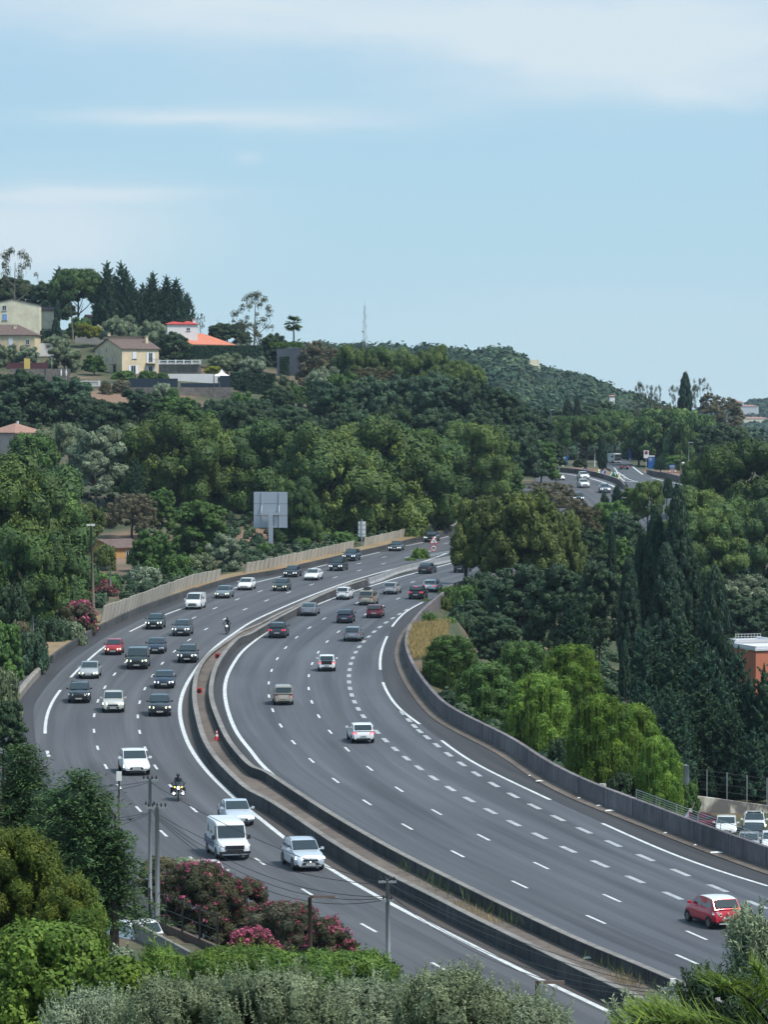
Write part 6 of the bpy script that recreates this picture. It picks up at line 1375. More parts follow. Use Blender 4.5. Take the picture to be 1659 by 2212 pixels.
m = MB(); x0, x1 = -4.2, 12.6; m.v = [(x0+.6, 1.5, .9), (x1-6.6, 1.5, .6), (x1, -3.5, -2.1), (x0+5.2, -7.4, -2.0)]; m.v += [(a, b, c-.18) for a, b, c in m.v]; m.f = [(0, 3, 2, 1), (4, 5, 6, 7), (0, 1, 5, 4), (1, 2, 6, 5), (2, 3, 7, 6), (3, 0, 4, 7)]; m.m = [0]*6; m.build('lower_roof', M_TORG, t)
m = MB(); q = [(x0+1.0, 1.3), (x1-6.8, 1.4), (x1-.4, -3.3), (x0+5.3, -7.1)]; zt = [.70, .40, -2.30, -2.2]
for i in range(4): j = (i+1) % 4; m.poly([(*q[i], -6), (*q[j], -6), (*q[j], zt[j]), (*q[i], zt[i])])
m.build('lower_wall', M_WHITEW, t)
t, rf = house('garden_shed', 'small pale shed under the ragged conifers', 203, 706, 856, R(20), 3.6, 2.6, 2.2, .5, M_CREAM, M_TBROWN); window(t, .2, 1.2, .6, .6, 'f', 2.6, 3.6)
t, rf = house('small_house', 'low roofed building peeping out right of the cream house', 102, 688, 862, R(-12), 5.2, 4, 1.8, .8, M_CREAM, M_TBROWN)
t, rf = house('pink_house', 'pink house with a pale tiled roof at the left edge amid trees', 34, 968, 612, R(-38), 6.4, 7.2, 2.5, 1.6, M_PINK, M_TPINK, 'hip'); chimney(rf, .2, .2, 3.4, .8, M_WHITEW, w=.4)
t, rf = house('ochre_house', 'ochre house with a low brown roof behind the street poles', 247, 1214, 518, R(40), 5.2, 6.8, 2.2, 1.0, M_OCHRE, M_TBROWN); window(t, 0, 1.2, .8, 1, 'f', 6.8, 5.2)
t, rf = house('ochre_house', 'lower brown roof wing left of the ochre house', 212, 1212, 522, R(30), 4.2, 4.4, 1.7, .7, M_OCHRE, M_TBROWN)
t, rf = house('orange_building', 'orange flat roofed building with a white cornice at the right edge', 1668, 1500, 408, R(18), 7.6, 8, 5.3, .4, M_ORANGE, M_FRAME, 'flat')
t, rf = house('orange_building', 'taller rear part of the orange building behind the lattice roof fence', 1612, 1480, 424, R(18), 5, 5, 5.1, .4, M_ORANGE, M_FRAME, 'flat')
m = MB()
for i in range(9): m.box((-2.4+i*.4, -2.3, 5.9), (.04, .04, .7), 0)
m.box((-.8, -2.3, 6.2), (3.3, .05, .05)); m.box((-.8, -2.3, 5.9), (3.3, .05, .05)); m.build('roof_lattice', M_FRAME, t)
t, rf = house('hilltop_villa', 'pale villa standing on the shoulder of the blue ridge', 1150, 806, 1690, R(12), 6.4, 5, 3.2, .3, M_CREAM, M_CREAM, 'flat'); block(t, 'upper_floor', (.6, .3, 4.8), (4.4, 4, 2.6), M_CREAM)
for x in (-1.6, .6, 2.4): window(t, x, 1.6, .9, 1.3, 'f', 5, 6.4, sill=False)
for i, (px, y1, Y, a, h, lab) in enumerate(((1612, 890, 3350, 22, 5, 'long white house high on the distant hill at the right edge'), (1592, 884, 3400, 12, 6, 'white block left of the long white house on the distant hill'), (1630, 917, 3200, 24, 5, 'cream terraced house lower on the distant hill'), (1190, 858, 1640, 2.6, 2.0, 'tiny white house at the left of the ridge trees'), (1232, 853, 1650, 3.2, 1.8, 'tiny white house in the middle of the ridge trees'), (1322, 864, 1600, 2.4, 1.6, 'tiny white house at the right of the ridge trees'), (1560, 912, 3000, 10, 4, 'distant white house behind the tall brownish tree'))):
    t, rf = house('distant_house', lab, px, y1, Y, R(10*(i % 3)-8), a, a*.5, h, h*.3, M_WHITEW if i != 2 else M_CREAM, M_TPINK, 'hip', over=.3)
# terraces, walls and screens on the hill: drawn between two pixels at one distance
def wallbox(name, label, xa, xb, y0, y1, Y, th, m_, cat='wall', Yb=None, parent=None, y0b=None, down=0):
    Yb = Yb or Y; y0b = y0 if y0b is None else y0b; a, b = at(xa, y1, Y), at(xb, y1, Yb); ta, tb = at(xa, y0, Y).z, at(xb, y0b, Yb).z; d = (b-a); d.z = 0; n = Vector((-d.y, d.x, 0)).normalized()*th; P = [a, b, b+n, a+n]; m = MB(); bot = [(p.x, p.y, (a.z if i in (0, 3) else b.z)-down) for i, p in enumerate(P)]; top = [(p.x, p.y, ta if i in (0, 3) else tb) for i, p in enumerate(P)]
    for i in range(4): j = (i+1) % 4; m.poly([bot[i], bot[j], top[j], top[i]])
    m.poly(top); m.poly(bot[::-1]); o = m.build(name, m_, parent)
    if not parent: tag(o, label, cat)
    return o
wallbox('terrace_wall', 'long grey stone terrace wall below the awning', 22, 152, 797, 823, 768, .6, M_STONEW, down=2); wallbox('terrace_wall', 'pale rendered band of wall left of the balustrade', 66, 156, 822, 831, 764, .5, M_CAP, down=1.5)
wallbox('terrace_wall', 'stone terrace wall under the white balustrade beside the beige house', 343, 434, 786, 812, 798, .6, M_STONEW, down=1); wallbox('garden_wall', 'white garden wall in front of the beige house terrace', 352, 470, 808, 822, 786, .3, M_WHITEW, down=1)
wallbox('terrace_wall', 'high stone retaining wall under the navy screens', 236, 504, 837, 878, 752, 1., M_STONEW, down=3); wallbox('screen_fence', 'navy privacy screen left of the gap on the stone wall', 279, 384, 818, 838, 753, .1, M_NAVY, 'fence'); wallbox('screen_fence', 'lower navy privacy screen right of the gap on the stone wall', 391, 474, 828, 838, 753, .1, M_NAVY, 'fence'); wallbox('screen_fence', 'navy privacy screen beneath the white tent', 475, 497, 812, 838, 753, .1, M_NAVY, 'fence')
wallbox('fence', 'dark red fence on the long grey terrace', 14, 104, 784, 798, 772, .1, mat('fence_red', (.09, .03, .035), .8), 'fence'); wallbox('pillar', 'yellow rendered pillar in front of the dark red fence', 52, 64, 775, 798, 770, .8, mat('yellow_render', (.62, .47, .13), .8), 'pillar')
wallbox('hoarding', 'tall grey hoarding behind the palm', 598, 652, 754, 812, 808, .2, mat('hoarding', (.075, .088, .115), .6, noise=.3, scale=.5), 'hoarding', y0b=752); wallbox('garden_wall', 'grey garden wall left of the beige house', 162, 226, 726, 742, 840, .3, M_GREYW, down=1.5); wallbox('garden_wall', 'pale low wall with an arch right of the tan house', 84, 114, 742, 756, 820, .3, M_WHITEW, down=1.5)
wallbox('dry_bank', 'bare brown earth bank below the garage', 205, 262, 864, 878, 746, 2, M_VERGE, 'bank', down=1)
t = thing('garage', 'pale green garage under the left balustrade', 'garage', at(196, 868, 756)); m = MB(); m.box((0, 2, 1.3), (7.2, 4, 2.9)); m.build('wall', plaster('garage', (.50, .53, .45)), t); block(t, 'roof', (0, 1.8, 2.9), (7.8, 4.8, .22), M_TBROWN); block(t, 'door', (-.3, -.03, 1.0), (4.4, .05, 2.0), mat('garage_door', (.55, .60, .52), .6)); block(t, 'beam', (-.4, -.2, 1.6), (.2, .2, 2.6), M_BROWNM)
def balustrade(label, xa, xb, y0, y1, Y, n, piers):
    a, b = at(xa, y1, Y), at(xb, y1, Y); h = at(xa, y0, Y).z-a.z; t = thing('balustrade', label, 'balustrade', a); L = (b-a).length
    for z in (.08, h-.1): block(t, 'rail', (L/2, 0, z), (L, .3, .16), M_CAP if False else M_WHITEW)
    for i in range(piers): block(t, 'pier', (L*i/(piers-1), 0, h/2), (.42, .42, h+.1), M_WHITEW)
    for i in range(n):
        x = L*(i+.5)/n
        if min(abs(x-L*k/(piers-1)) for k in range(piers)) < .3: continue
        m = MB(); m.tube([(x, 0, .16), (x, 0, h*.35), (x, 0, h*.65), (x, 0, h-.18)], [.05, .09, .05, .07], 6); m.build('baluster', M_WHITEW, t)
balustrade('white balustrade beside the beige house', 344, 432, 778, 787, 797.5, 34, 6); balustrade('cream balustrade above the pale green garage', 158, 214, 823, 834, 757, 24, 3)
t = thing('garden_tent', 'white peaked garden tent beside the navy screen', 'tent', at(479, 828, 776)); m = MB(); w_, z0, z1 = 1.8, 1.55, 3.0
for i in range(4): a = [(-w_, -w_), (w_, -w_), (w_, w_), (-w_, w_)][i]; b = [(w_, -w_), (w_, w_), (-w_, w_), (-w_, -w_)][i]; m.poly([(*a, z0), (*b, z0), (b[0]*.35, b[1]*.35, z0+.55), (a[0]*.35, a[1]*.35, z0+.55)]); m.poly([(a[0]*.35, a[1]*.35, z0+.55), (b[0]*.35, b[1]*.35, z0+.55), (0, 0, z1)]); m.poly([(*a, z0-.2), (*b, z0-.2), (*b, z0), (*a, z0)])
m.build('canopy', M_WHITEW, t)
for sx in (-1, 1):
    for sy in (-1, 1): block(t, 'leg', (sx*1.7, sy*1.7, .7), (.07, .07, 1.5), M_FRAME)
t = thing('awning', 'pale awning on thin posts at the left terrace', 'awning', at(98, 797, 776)); block(t, 'canopy', (0, 0, 2.95), (3.4, 2.4, .1), M_WHITEW); [block(t, 'post', (x, -1.1, 1.4), (.06, .06, 3.0), M_FRAME) for x in (-1.5, 1.5)]
for px, l in ((132, 'closed white parasol on the left terrace, nearer the awning'), (143, 'closed white parasol on the left terrace, nearer the balustrade')):
    t = thing('parasol', l, 'parasol', at(px, 822, 766)); m = MB(); m.tube([(0, 0, 1.0), (0, 0, 1.7), (0, 0, 2.4)], [.16, .2, .03], 8); m.build('canopy', M_WHITEW, t); m = MB(); m.tube([(0, 0, 0), (0, 0, 2.5)], .025, 5); m.build('pole', M_FRAME, t)
# lattice mast on the ridge
t = thing('lattice_mast', 'tall lattice telecom mast on the ridge skyline', 'mast', at(788, 752, 1750)); m = MB(); Hm = 20.5
for k in range(4):
    a = k*math.pi/2+.4; m.tube([(1.3*math.cos(a), 1.3*math.sin(a), -3), (.28*math.cos(a), .28*math.sin(a), Hm)], .07, 4)
    b = a+math.pi/2
    for i in range(11): z, z2 = i*Hm/11, (i+1)*Hm/11; r0, r1 = 1.3-(1.0*z/Hm), 1.3-(1.0*z2/Hm); m.tube([(r0*math.cos(a), r0*math.sin(a), z), (r1*math.cos(b), r1*math.sin(b), z2)], .04, 3)
M_MAST = mat('mast', (.45, .47, .50), .6); m.build('tower', M_MAST, t); m = MB(); m.tube([(0, 0, Hm), (0, 0, Hm+3)], .07, 4); m.build('aerial', M_MAST, t)
for i, (x, z) in enumerate(((-.9, 3.5), (.9, 5), (-.8, 8), (.7, 10.5), (-.7, 12.5), (.6, 15), (-.5, 17))): m = MB(); (m.tube([(x, -.2, z), (x*1.1, -.8, z)], [.7 if z < 9 else .35, .5 if z < 9 else .3], 8) if i in (0, 2) else m.box((x, -.4, z), (.35, .3, 1.4))); m.build('antenna', M_MAST, t)
# ---------------------------------------------------------------- signs
M_SBACK = mat('sign_back', (.42, .46, .52), .45, .3); M_SWHITE = mat('sign_white', (.72, .72, .70), .4); M_SRED = mat('sign_red', (.50, .02, .035), .4); M_SBLK = mat('sign_black', (.012, .012, .015), .5); M_SBLUE = mat('sign_blue', (.01, .09, .30), .4); M_SGRN = mat('sign_green', (.0, .16, .08), .4)
def text(s, size, m_, parent, loc, ext=.006, rot=None, bold=0):
    c = bpy.data.curves.new('lettering_curve', 'FONT'); c.body = s; c.size = size; c.align_x = 'CENTER'; c.align_y = 'CENTER'; c.extrude = ext; c.offset = bold; c.materials.append(m_)
    tmp = bpy.data.objects.new('tmp', c); me = bpy.data.meshes.new_from_object(tmp); bpy.data.objects.remove(tmp); me.name = 'lettering'
    if not me.materials: me.materials.append(m_)
    o = link('lettering', me, parent, loc); o.rotation_euler = rot or (R(90), 0, 0); return o
Yb = 541; p = at(586, 1206, Yb); sc_ = Yb/F; t = thing('motorway_sign', 'very large road sign seen from its grey back beside the great pine', 'sign', p, R(-8))
hh = (1206-1140)*sc_; w_, Hs = 73*sc_/.99, 78*sc_
for i in range(3): block(t, 'panel', (-.1, 0, hh+Hs*(i+.5)/3), (w_, .08, Hs/3-.05), M_SBACK)
for sx in (-.26, .26): block(t, 'stiffener', (-.1+sx*w_, -.1, hh+Hs/2), (.1, .12, Hs), M_SBACK); m = MB(); m.tube([(-.1+sx*w_, -.2, hh+Hs*.62), (-.1+sx*w_, -.5, hh+Hs*.45), (-.1+sx*w_, -.5, hh+Hs*.36)], .09, 6); m.build('bracket', M_SBACK, t)
block(t, 'cross_beam', (-.1, -.5, hh+Hs*.39), (w_*.58, .3, .35), M_SBACK); block(t, 'post', (0, -.5, (hh+Hs*.36)/2-.8), (.62, .45, hh+Hs*.36+1.6), M_SBACK)
p = at(782, 1165, 558); t = thing('road_sign', 'small white sign seen from behind at the end of the slab wall', 'sign', p, R(-5)); block(t, 'panel', (0, 0, 1.6), (1.15, .06, 2.35), M_SWHITE); [block(t, 'rib', (0, -.05, z), (1.15, .05, .05), M_SBACK) for z in (.9, 1.6, 2.3)]; block(t, 'post', (0, -.12, 1.0), (.14, .1, 4.2), M_SBACK)
Yc = 533; p = at(937, 1206, Yc); k = Yc/F; t = thing('road_sign', 'bend warning triangle above a round 90 speed limit on the median', 'sign', p)
def tri(w, z, y): return [(-w/2, y, z), (w/2, y, z), (0, y, z+w*.87)]
def prism(P, th, name, m_, t): m = MB(); n = len(P); Q = [(x, y+th, z) for x, y, z in P]; m.poly(P); m.poly(Q[::-1]); [m.poly([P[i], Q[i], Q[(i+1) % n], P[(i+1) % n]]) for i in range(n)]; return m.build(name, m_, t)
zt = (1206-1174.5)*k-.6; W3 = 20*k; tp = prism(tri(W3, zt+.75-.15, 0), .04, 'warning_triangle', M_SRED, t); prism(tri(W3*.76, zt+.75-.15+W3*.075, -.012), .012, 'face', M_SWHITE, tp)
m = MB(); m.tube([(.13, -.03, zt+.72), (.13, -.03, zt+.88), (.06, -.03, zt+1.02), (-.12, -.03, zt+1.14)], [.05, .05, .04, .015], 5); m.build('arrow', M_SBLK, tp)
def disc(r, z, y, th, name, m_, t, x=0, n=28): return prism([(x+r*math.cos(a), y, z+r*math.sin(a)) for a in np.linspace(0, 2*math.pi, n, endpoint=False)], th, name, m_, t)
zc = (1206-1183)*k-.02; rr = 7.4*k; dc = disc(rr, zc-.05, 0, .04, 'speed_disc', M_SRED, t); disc(rr*.76, zc-.05, -.014, .014, 'face', M_SWHITE, dc); text('90', rr*1.05, M_SBLK, dc, (0, -.03, zc-.07), bold=.012); block(t, 'post', (0, .09, 1.2), (.09, .08, 3.8), M_SBACK)
p = at(1006, 1288, 462); t = thing('sign_gantry', 'dark slab like sign post seen edge on beside the right lanes', 'sign', p); block(t, 'panel', (0, 0, 3.6), (.42, 2.2, 3.0), M_SBLK); block(t, 'post', (0, 0, 1.0), (.25, .25, 2.6), M_SBLK); block(t, 'arm', (-.3, 0, 5.2), (1.5, .12, .12), M_SBACK)
p = at(1012, 1295, 458); t = thing('white_post', 'thin white post at the top end of the long wall', 'post', p); m = MB(); m.tube([(0, 0, 0), (0, 0, 4.7)], .06, 6); m.build('shaft', M_SWHITE, t); block(t, 'cap', (0, 0, 4.75), (.3, .2, .12), M_SWHITE)
p = at(1302, 1708, 247); t = thing('distance_plate', 'small white distance plate on the long wall', 'sign', p); block(t, 'plate', (0, 0, .42), (.42, .03, .22), M_SWHITE); text('186,1', .13, M_SBLK, t, (0, -.03, .42)); block(t, 'post', (0, .03, .0), (.05, .04, .9), M_SBACK)
# service area signs
p = at(1215, 1010, 812); t = thing('service_board', 'blue service board with two pale panels on two posts', 'sign', p); s_ = 812/F; block(t, 'panel', (0, 0, 1.5), (24*s_, .1, 2.1), M_SBLUE); [block(t, 'insert', (x*s_, -.06, 1.05), (8*s_, .04, .85), M_SWHITE) for x in (-6, 6)]; text('NICE', .6, M_SWHITE, t, (0, -.07, 2.1), bold=.02); [block(t, 'post', (x*s_, .1, 0), (.14, .1, 1.5), M_SBACK) for x in (-7, 8)]
p = at(1361, 992, 890); t = thing('service_totem', 'slim blue totem behind the braking car', 'sign', p); block(t, 'panel', (0, 0, 1.4), (.75, .2, 2.4), M_SBLUE); block(t, 'top_band', (0, 0, 2.75), (.78, .22, .25), M_SWHITE); block(t, 'foot', (0, 0, 0), (.6, .2, .5), M_SBACK)
p = at(1396, 1010, 820); t = thing('parking_sign', 'white no parking sign with a red and blue disc', 'sign', p); block(t, 'panel', (0, 0, 3.0), (1.15, .05, 1.75), M_SWHITE); d1 = disc(.42, 3.35, -.06, .03, 'disc', M_SRED, t); disc(.30, 3.35, -.075, .015, 'face', M_SBLUE, d1); m = MB(); m.box((0, -.085, 3.35), (.65, .012, .09)); o = m.build('bar', M_SRED, d1); block(t, 'post', (0, .06, 1.0), (.12, .1, 2.6), M_SBACK)
p = at(1407, 1014, 815); t = thing('service_totem', 'broad blue panel with white lines beside the squat black fir', 'sign', p); block(t, 'panel', (0, 0, 1.5), (1.5, .2, 2.7), M_SBLUE); block(t, 'top_band', (0, 0, 3.0), (1.52, .22, .25), M_SWHITE); [block(t, 'line', (-.2, -.12, z), (.8-.12*i, .03, .08), M_SWHITE) for i, z in enumerate((2.5, 2.2, 1.9))]
for px, y1, Y, lab in ((1303, 1026, 775, 'blue and white chevron board beside the black slim cypress'), (1475, 1034, 748, 'blue and white chevron board on the short concrete wall'), (1264, 1020, 790, 'small blue chevron board behind the curved wall')):
    p = at(px, y1, Y); t = thing('chevron_board', lab, 'sign', p); sz = .68 if px != 1264 else .5; block(t, 'panel', (0, 0, .8*sz), (1.5*sz, .06, 1.5*sz), M_SBLUE); prism([(-.55*sz, -.05, .8*sz), (.15*sz, -.05, 1.45*sz), (.6*sz, -.05, 1.45*sz), (-.1*sz, -.05, .8*sz), (.6*sz, -.05, .15*sz), (.15*sz, -.05, .15*sz)], .02, 'chevron', M_SWHITE, t)
p = at(1491, 1034, 735); t = thing('road_sign', 'blue motorway sign reading A8 at the right wall', 'sign', p); block(t, 'panel', (0, 0, 1.0), (1.3, .06, 1.5), M_SBLUE); text('A8', .7, M_SWHITE, t, (0, -.05, 1.4), bold=.03); text('P', .6, M_SWHITE, t, (0, -.05, .65), bold=.03)
p = at(1452, 1020, 760); t = thing('road_sign', 'wide low blue sign left of the wooden pole', 'sign', p); block(t, 'panel', (0, 0, 1.2), (1.4, .06, .75), M_SBLUE); [block(t, 'line', (0, -.05, z), (1.0, .02, .09), M_SWHITE) for z in (1.08, 1.32)]; block(t, 'post', (0, .05, .2), (.1, .08, 1.4), M_SBACK)
p = at(1447, 1026, 758); t = thing('road_sign', 'little red rimmed warning triangle left of its twin', 'sign', p); a = prism(tri(.8, .5, 0), .03, 'warning_triangle', M_SRED, t); prism(tri(.5, .6, -.012), .01, 'face', M_SWHITE, a); block(t, 'post', (0, .05, 0), (.06, .05, 1.4), M_SBACK)
p = at(1459, 1026, 756); t = thing('road_sign', 'little red rimmed warning triangle next to the wooden pole', 'sign', p); a = prism(tri(.9, .5, 0), .03, 'warning_triangle', M_SRED, t); prism(tri(.56, .62, -.012), .01, 'face', M_SWHITE, a); block(t, 'post', (0, .05, 0), (.06, .05, 1.4), M_SBACK)
p = at(1325, 1030, 745); t = thing('gore_marker', 'green and white diagonal marker at the tip of the exit gore', 'sign', p); block(t, 'board', (0, 0, .55), (1.1, .1, 1.1), M_SGRN); [prism([(sx*.53, -.07, .1), (sx*.1, -.07, .85), (sx*.3, -.07, 1.08), (sx*.54, -.07, .8)], .02, 'stripe', M_SWHITE, t) for sx in (-1, 1)]
M_BOLL = mat('bollard_yellow', (.62, .62, .34), .5)
for i, (px, y1) in enumerate(((1293, 1024), (1320, 1029), (1337, 1036), (1348, 1044), (1216, 1010))):
    p = at(px, y1, 770-i*8 if i < 4 else 805); t = thing('bollard', ('pale bollard beside the black slim cypress', 'pale bollard touching the green and white marker', 'pale bollard on the gore stripes', 'pale bollard at the lower end of the gore stripes', 'pale bollard under the blue service board')[i], 'bollard', p); m = MB(); m.tube([(0, 0, 0), (0, 0, .9), (0, 0, 1.15)], [.3, .27, .12], 10); m.build('shaft', M_BOLL, t, True); m = MB(); m.tube([(0, 0, .5), (0, 0, .62)], .285, 10); m.build('band', M_SGRN, t, True)
# ---------------------------------------------------------------- poles, lamps, wires
def pole(name, label, x0, y0, x1, y1, Y, r, m_, cat='pole', r1=None, k=8):
    b = at(x1, y1, Y); e = at(x0, y0, Y)-b; t = thing(name, label, cat, b); m = MB(); m.tube([(0, 0, -1.5), tuple(e)], [r, r1 or r*.7], k); m.build('shaft', m_, t, True); return t, e
def insul(t, e, n, w, zoff=0, m_=None):
    m = MB(); m.box((e.x, e.y, e.z-zoff), (w, .1, .1)); m.build('crossarm', M_GALV, t)
    for i in range(n): x = e.x-w/2+w*(i+.5)/n; q = MB(); q.tube([(x, e.y, e.z-zoff+.03), (x, e.y, e.z-zoff+.16), (x, e.y, e.z-zoff+.24)], [.035, .05, .02], 6); q.build('insulator', M_TRIM, t)
pole('street_lamp', 'tall weathered pole with twin white lamps left of the slabs', 196, 1136, 203, 1312, 405, .17, M_WOODP, 'street lamp')[0]; p = at(196, 1134, 405)
lp = [o for o in scene.objects if o.name.startswith('street_lamp')][-1]; [block(lp, 'lamp', (p.x-lp.location.x+dx, p.y-lp.location.y, p.z-lp.location.z), (.42, .3, .2), M_SWHITE) for dx in (-.25, .25)]
pole('utility_pole', 'leaning pale pole between the tall twin lamp pole and the big pines', 177, 1176, 187, 1306, 408, .14, M_POLE); pole('utility_pole', 'short pale pole right of the tall twin lamp pole', 238, 1218, 239, 1275, 440, .11, M_POLE); pole('post', 'stub of a concrete post in the left shoulder shrubs', 71, 1328, 71, 1380, 370, .12, M_POLE, 'post')
t, e = pole('dish_pole', 'white satellite dish on a thin pole under the big pines', 130, 1268, 130, 1300, 420, .05, M_GALV); m = MB(); sphere(m, (e.x, e.y, e.z), .42, 0, 12, (.75, .3, 1)); m.build('dish', M_SWHITE, t, True)
t, e = pole('utility_pole', 'taller left one of the twin grey poles by the lane', 324, 1680, 324, 1998, 173, .105, M_POLE, r1=.075); insul(t, e, 4, .8, .1); insul(t, e, 3, .6, 1.35)
t, e = pole('utility_pole', 'stout right one of the twin grey poles by the lane', 339, 1742, 341, 2016, 171, .13, M_POLE, r1=.095); insul(t, e, 5, 1.0, .05)
t, e = pole('utility_pole', 'grey square pole standing alone in front of the left carriageway', 837, 1898, 840, 2098, 160, .12, M_POLE, r1=.085, k=4); insul(t, e, 4, .8, .12); insul(t, e, 3, .55, .95)
t, e = pole('utility_pole', 'dark thin pole with a white cap beside the white electric hatchback', 257, 1676, 257, 1775, 200, .07, M_WOODP); block(t, 'cap', (e.x, e.y, e.z), (.28, .2, .5), M_SWHITE)
t, e = pole('utility_pole', 'pole head bristling with clamps at the lower right', 1462, 2128, 1464, 2240, 112, .12, M_POLE); insul(t, e, 5, 1.0, .1); block(t, 'junction_box', (e.x-.12, e.y-.05, e.z+.12), (.17, .14, .22), M_SWHITE); insul(t, e, 3, .8, .4)
t, e = pole('street_lamp', 'brown street lamp with a flat head over the green hedge', 669, 1938, 671, 2090, 138, .095, M_BROWNM, 'street lamp', r1=.07); m = MB(); m.box((e.x+.55, e.y, e.z+.05), (.85, .24, .09), 0, 0, (1, .7)); m.box((e.x+.08, e.y, e.z+.03), (.2, .1, .07)); m.build('lamp_head', M_BROWNM, t)
t, e = pole('street_lamp', 'brown street lamp head just above the olives at the bottom', 1160, 2120, 1160, 2230, 118, .08, M_BROWNM, 'street lamp'); m = MB(); m.box((e.x+.5, e.y, e.z), (.8, .24, .09), R(2), 0, (1, .7)); m.box((e.x+.04, e.y, e.z), (.2, .1, .08)); m.build('lamp_head', M_BROWNM, t)
t, e = pole('street_lamp', 'brown lamp arm poking out of the large dark conifer', 248, 1758, 250, 1800, 150, .06, M_BROWNM, 'street lamp'); block(t, 'lamp_head', (e.x-.35, e.y, e.z), (.75, .22, .08), M_BROWNM)
t, e = pole('leaning_pole', 'leaning wooden pole on the hill under the umbrella pine', 152, 643, 159, 735, 842, .17, M_WOODP); pole('utility_pole', 'pale pole standing in front of the long terrace wall', 98, 796, 98, 846, 758, .25, M_POLE); pole('utility_pole', 'thin pole behind the right navy screen', 462, 806, 462, 868, 750, .12, M_WOODP); pole('utility_pole', 'pale thin pole with a kink on the stone wall', 390, 828, 394, 866, 749, .12, M_POLE)
t, e = pole('lamp_mast', 'tall pale lamp mast left of the two thin cypresses', 1190, 885, 1193, 978, 800, .16, M_SBACK, 'lamp mast'); block(t, 'lamp', (e.x+.1, e.y, e.z), (1.3, .3, .2), M_SBACK)
t, e = pole('utility_pole', 'weathered wooden pole at the service area', 1470, 966, 1470, 1030, 750, .17, M_WOODP); m = MB(); sphere(m, (e.x+.55, e.y, e.z-3.4), .35, 0, 10); m.build('lamp', M_SWHITE, t, True)
pole('lamp_post', 'thin pale post left of the twin trunked umbrella pine', 1285, 962, 1285, 995, 860, .09, M_SBACK); pole('lamp_post', 'pale lamp post above the great dark pine', 1534, 966, 1534, 992, 760, .12, M_SWHITE); pole('lamp_post', 'pale post at the right edge below the distant houses', 1652, 955, 1652, 985, 760, .16, M_SWHITE)
for (px, y, Y, l) in ((1522, 916, 900, 'curved far lamp head above the dark pine'), (1488, 956, 850, 'second curved far lamp head above the dark pine')): t, e = pole('street_lamp', l, px, y, px, y+45, Y, .07, M_SBACK, 'street lamp'); block(t, 'lamp_head', (e.x+.5, e.y, e.z), (1.2, .25, .15), M_SBACK)
M_WIRE = mat('wire', (.02, .022, .025), .6)
def wires(label, spans, r=.016):
    t = thing('overhead_wires', label, 'wires', spans[0][0])
    for (a, b, sag) in spans:
        P = [a.lerp(b, s)-Vector((0, 0, sag*4*s*(1-s)))-t.location for s in np.linspace(0, 1, 22)]; m = MB(); m.tube(P, r, 4, cap=False); m.build('wire', M_WIRE, t)
wires('bundle of cables sagging from the twin grey poles to the lone square pole', [(at(326+i*2, 1746+i*4 if i else 1690, 172), at(832+i*3, 1908+(i > 1)*24+i*2, 160), .5+.28*i) for i in range(5)])
wires('cables running from the lone square pole down to the pole head at the lower right', [(at(836+i*3, 1905+(i > 1)*24+i*2, 160), at(1452+i*5, 2134+i*4, 112), .35+.2*i) for i in range(5)], .012)
wires('cables from the twin grey poles across the dark conifer to the left edge', [(at(322, 1686+i*3 if i < 2 else 1750+i*2, 172), at(-60, 1660+i*22, 150), .5+.1*i) for i in range(5)])
wires('cables leaving the lower right pole head to the right', [(at(1464, 2136+i*5, 112), at(1760, 2280+i*6, 95), .2) for i in range(3)], .012)
wires('faint cables between the poles under the big pines', [(at(177, 1178+i*3, 408), at(238, 1222+i*2, 440), 1.0) for i in range(3)]+[(at(177, 1178, 408), at(120, 1225, 400), .8)], .03)
# lane wall and fence below the oleanders
wallbox('lane_wall', 'brown low wall of the lane behind the twin grey poles', 236, 470, 1938, 1962, 181, .3, mat('lane_wall', (.10, .07, .058), .9, noise=.4, scale=3), Yb=158, y0b=2046, down=2) if False else None
a, b = at(226, 1962, 182), at(470, 2068, 160)
def ribbon(name, label, a, b, h, th, m_, cat, down=1.5):
    d = b-a; n = Vector((-d.y, d.x, 0)).normalized()*th; P = [a, b, b+n, a+n]; m = MB(); lo = [(p.x, p.y, p.z-down) for p in P]; hi = [(p.x, p.y, p.z+h) for p in P]
    for i in range(4): j = (i+1) % 4; m.poly([lo[i], lo[j], hi[j], hi[i]])
    m.poly(hi); m.poly(lo[::-1]); o = m.build(name, m_); tag(o, label, cat); return o
M_LANE = mat('lane_wall', (.105, .075, .062), .9, noise=.4, scale=3); ribbon('lane_wall', 'brown low wall of the lane behind the twin grey poles', a, b, .5, .2, M_LANE, 'wall')
a2, b2 = at(190, 1944, 176), at(408, 2062, 156); ribbon('lane_kerb', 'pale rail like kerb along the lane in front of the twin grey poles', a2, b2, .14, .16, M_CAP, 'kerb', .6)
t = thing('mesh_fence', 'dark green mesh fence in front of the oleanders', 'fence', a)
for i in range(8): s_ = i/7; q = a.lerp(b, s_)-a; block(t, 'post', (q.x, q.y, q.z+1.2), (.09, .09, 1.5), M_TRIM)
for z in (.75, 1.2, 1.85): m = MB(); m.tube([(0, 0.1, z), tuple(b-a+Vector((0, .1, z)))], .018, 4); m.build('rail', M_TRIM, t)
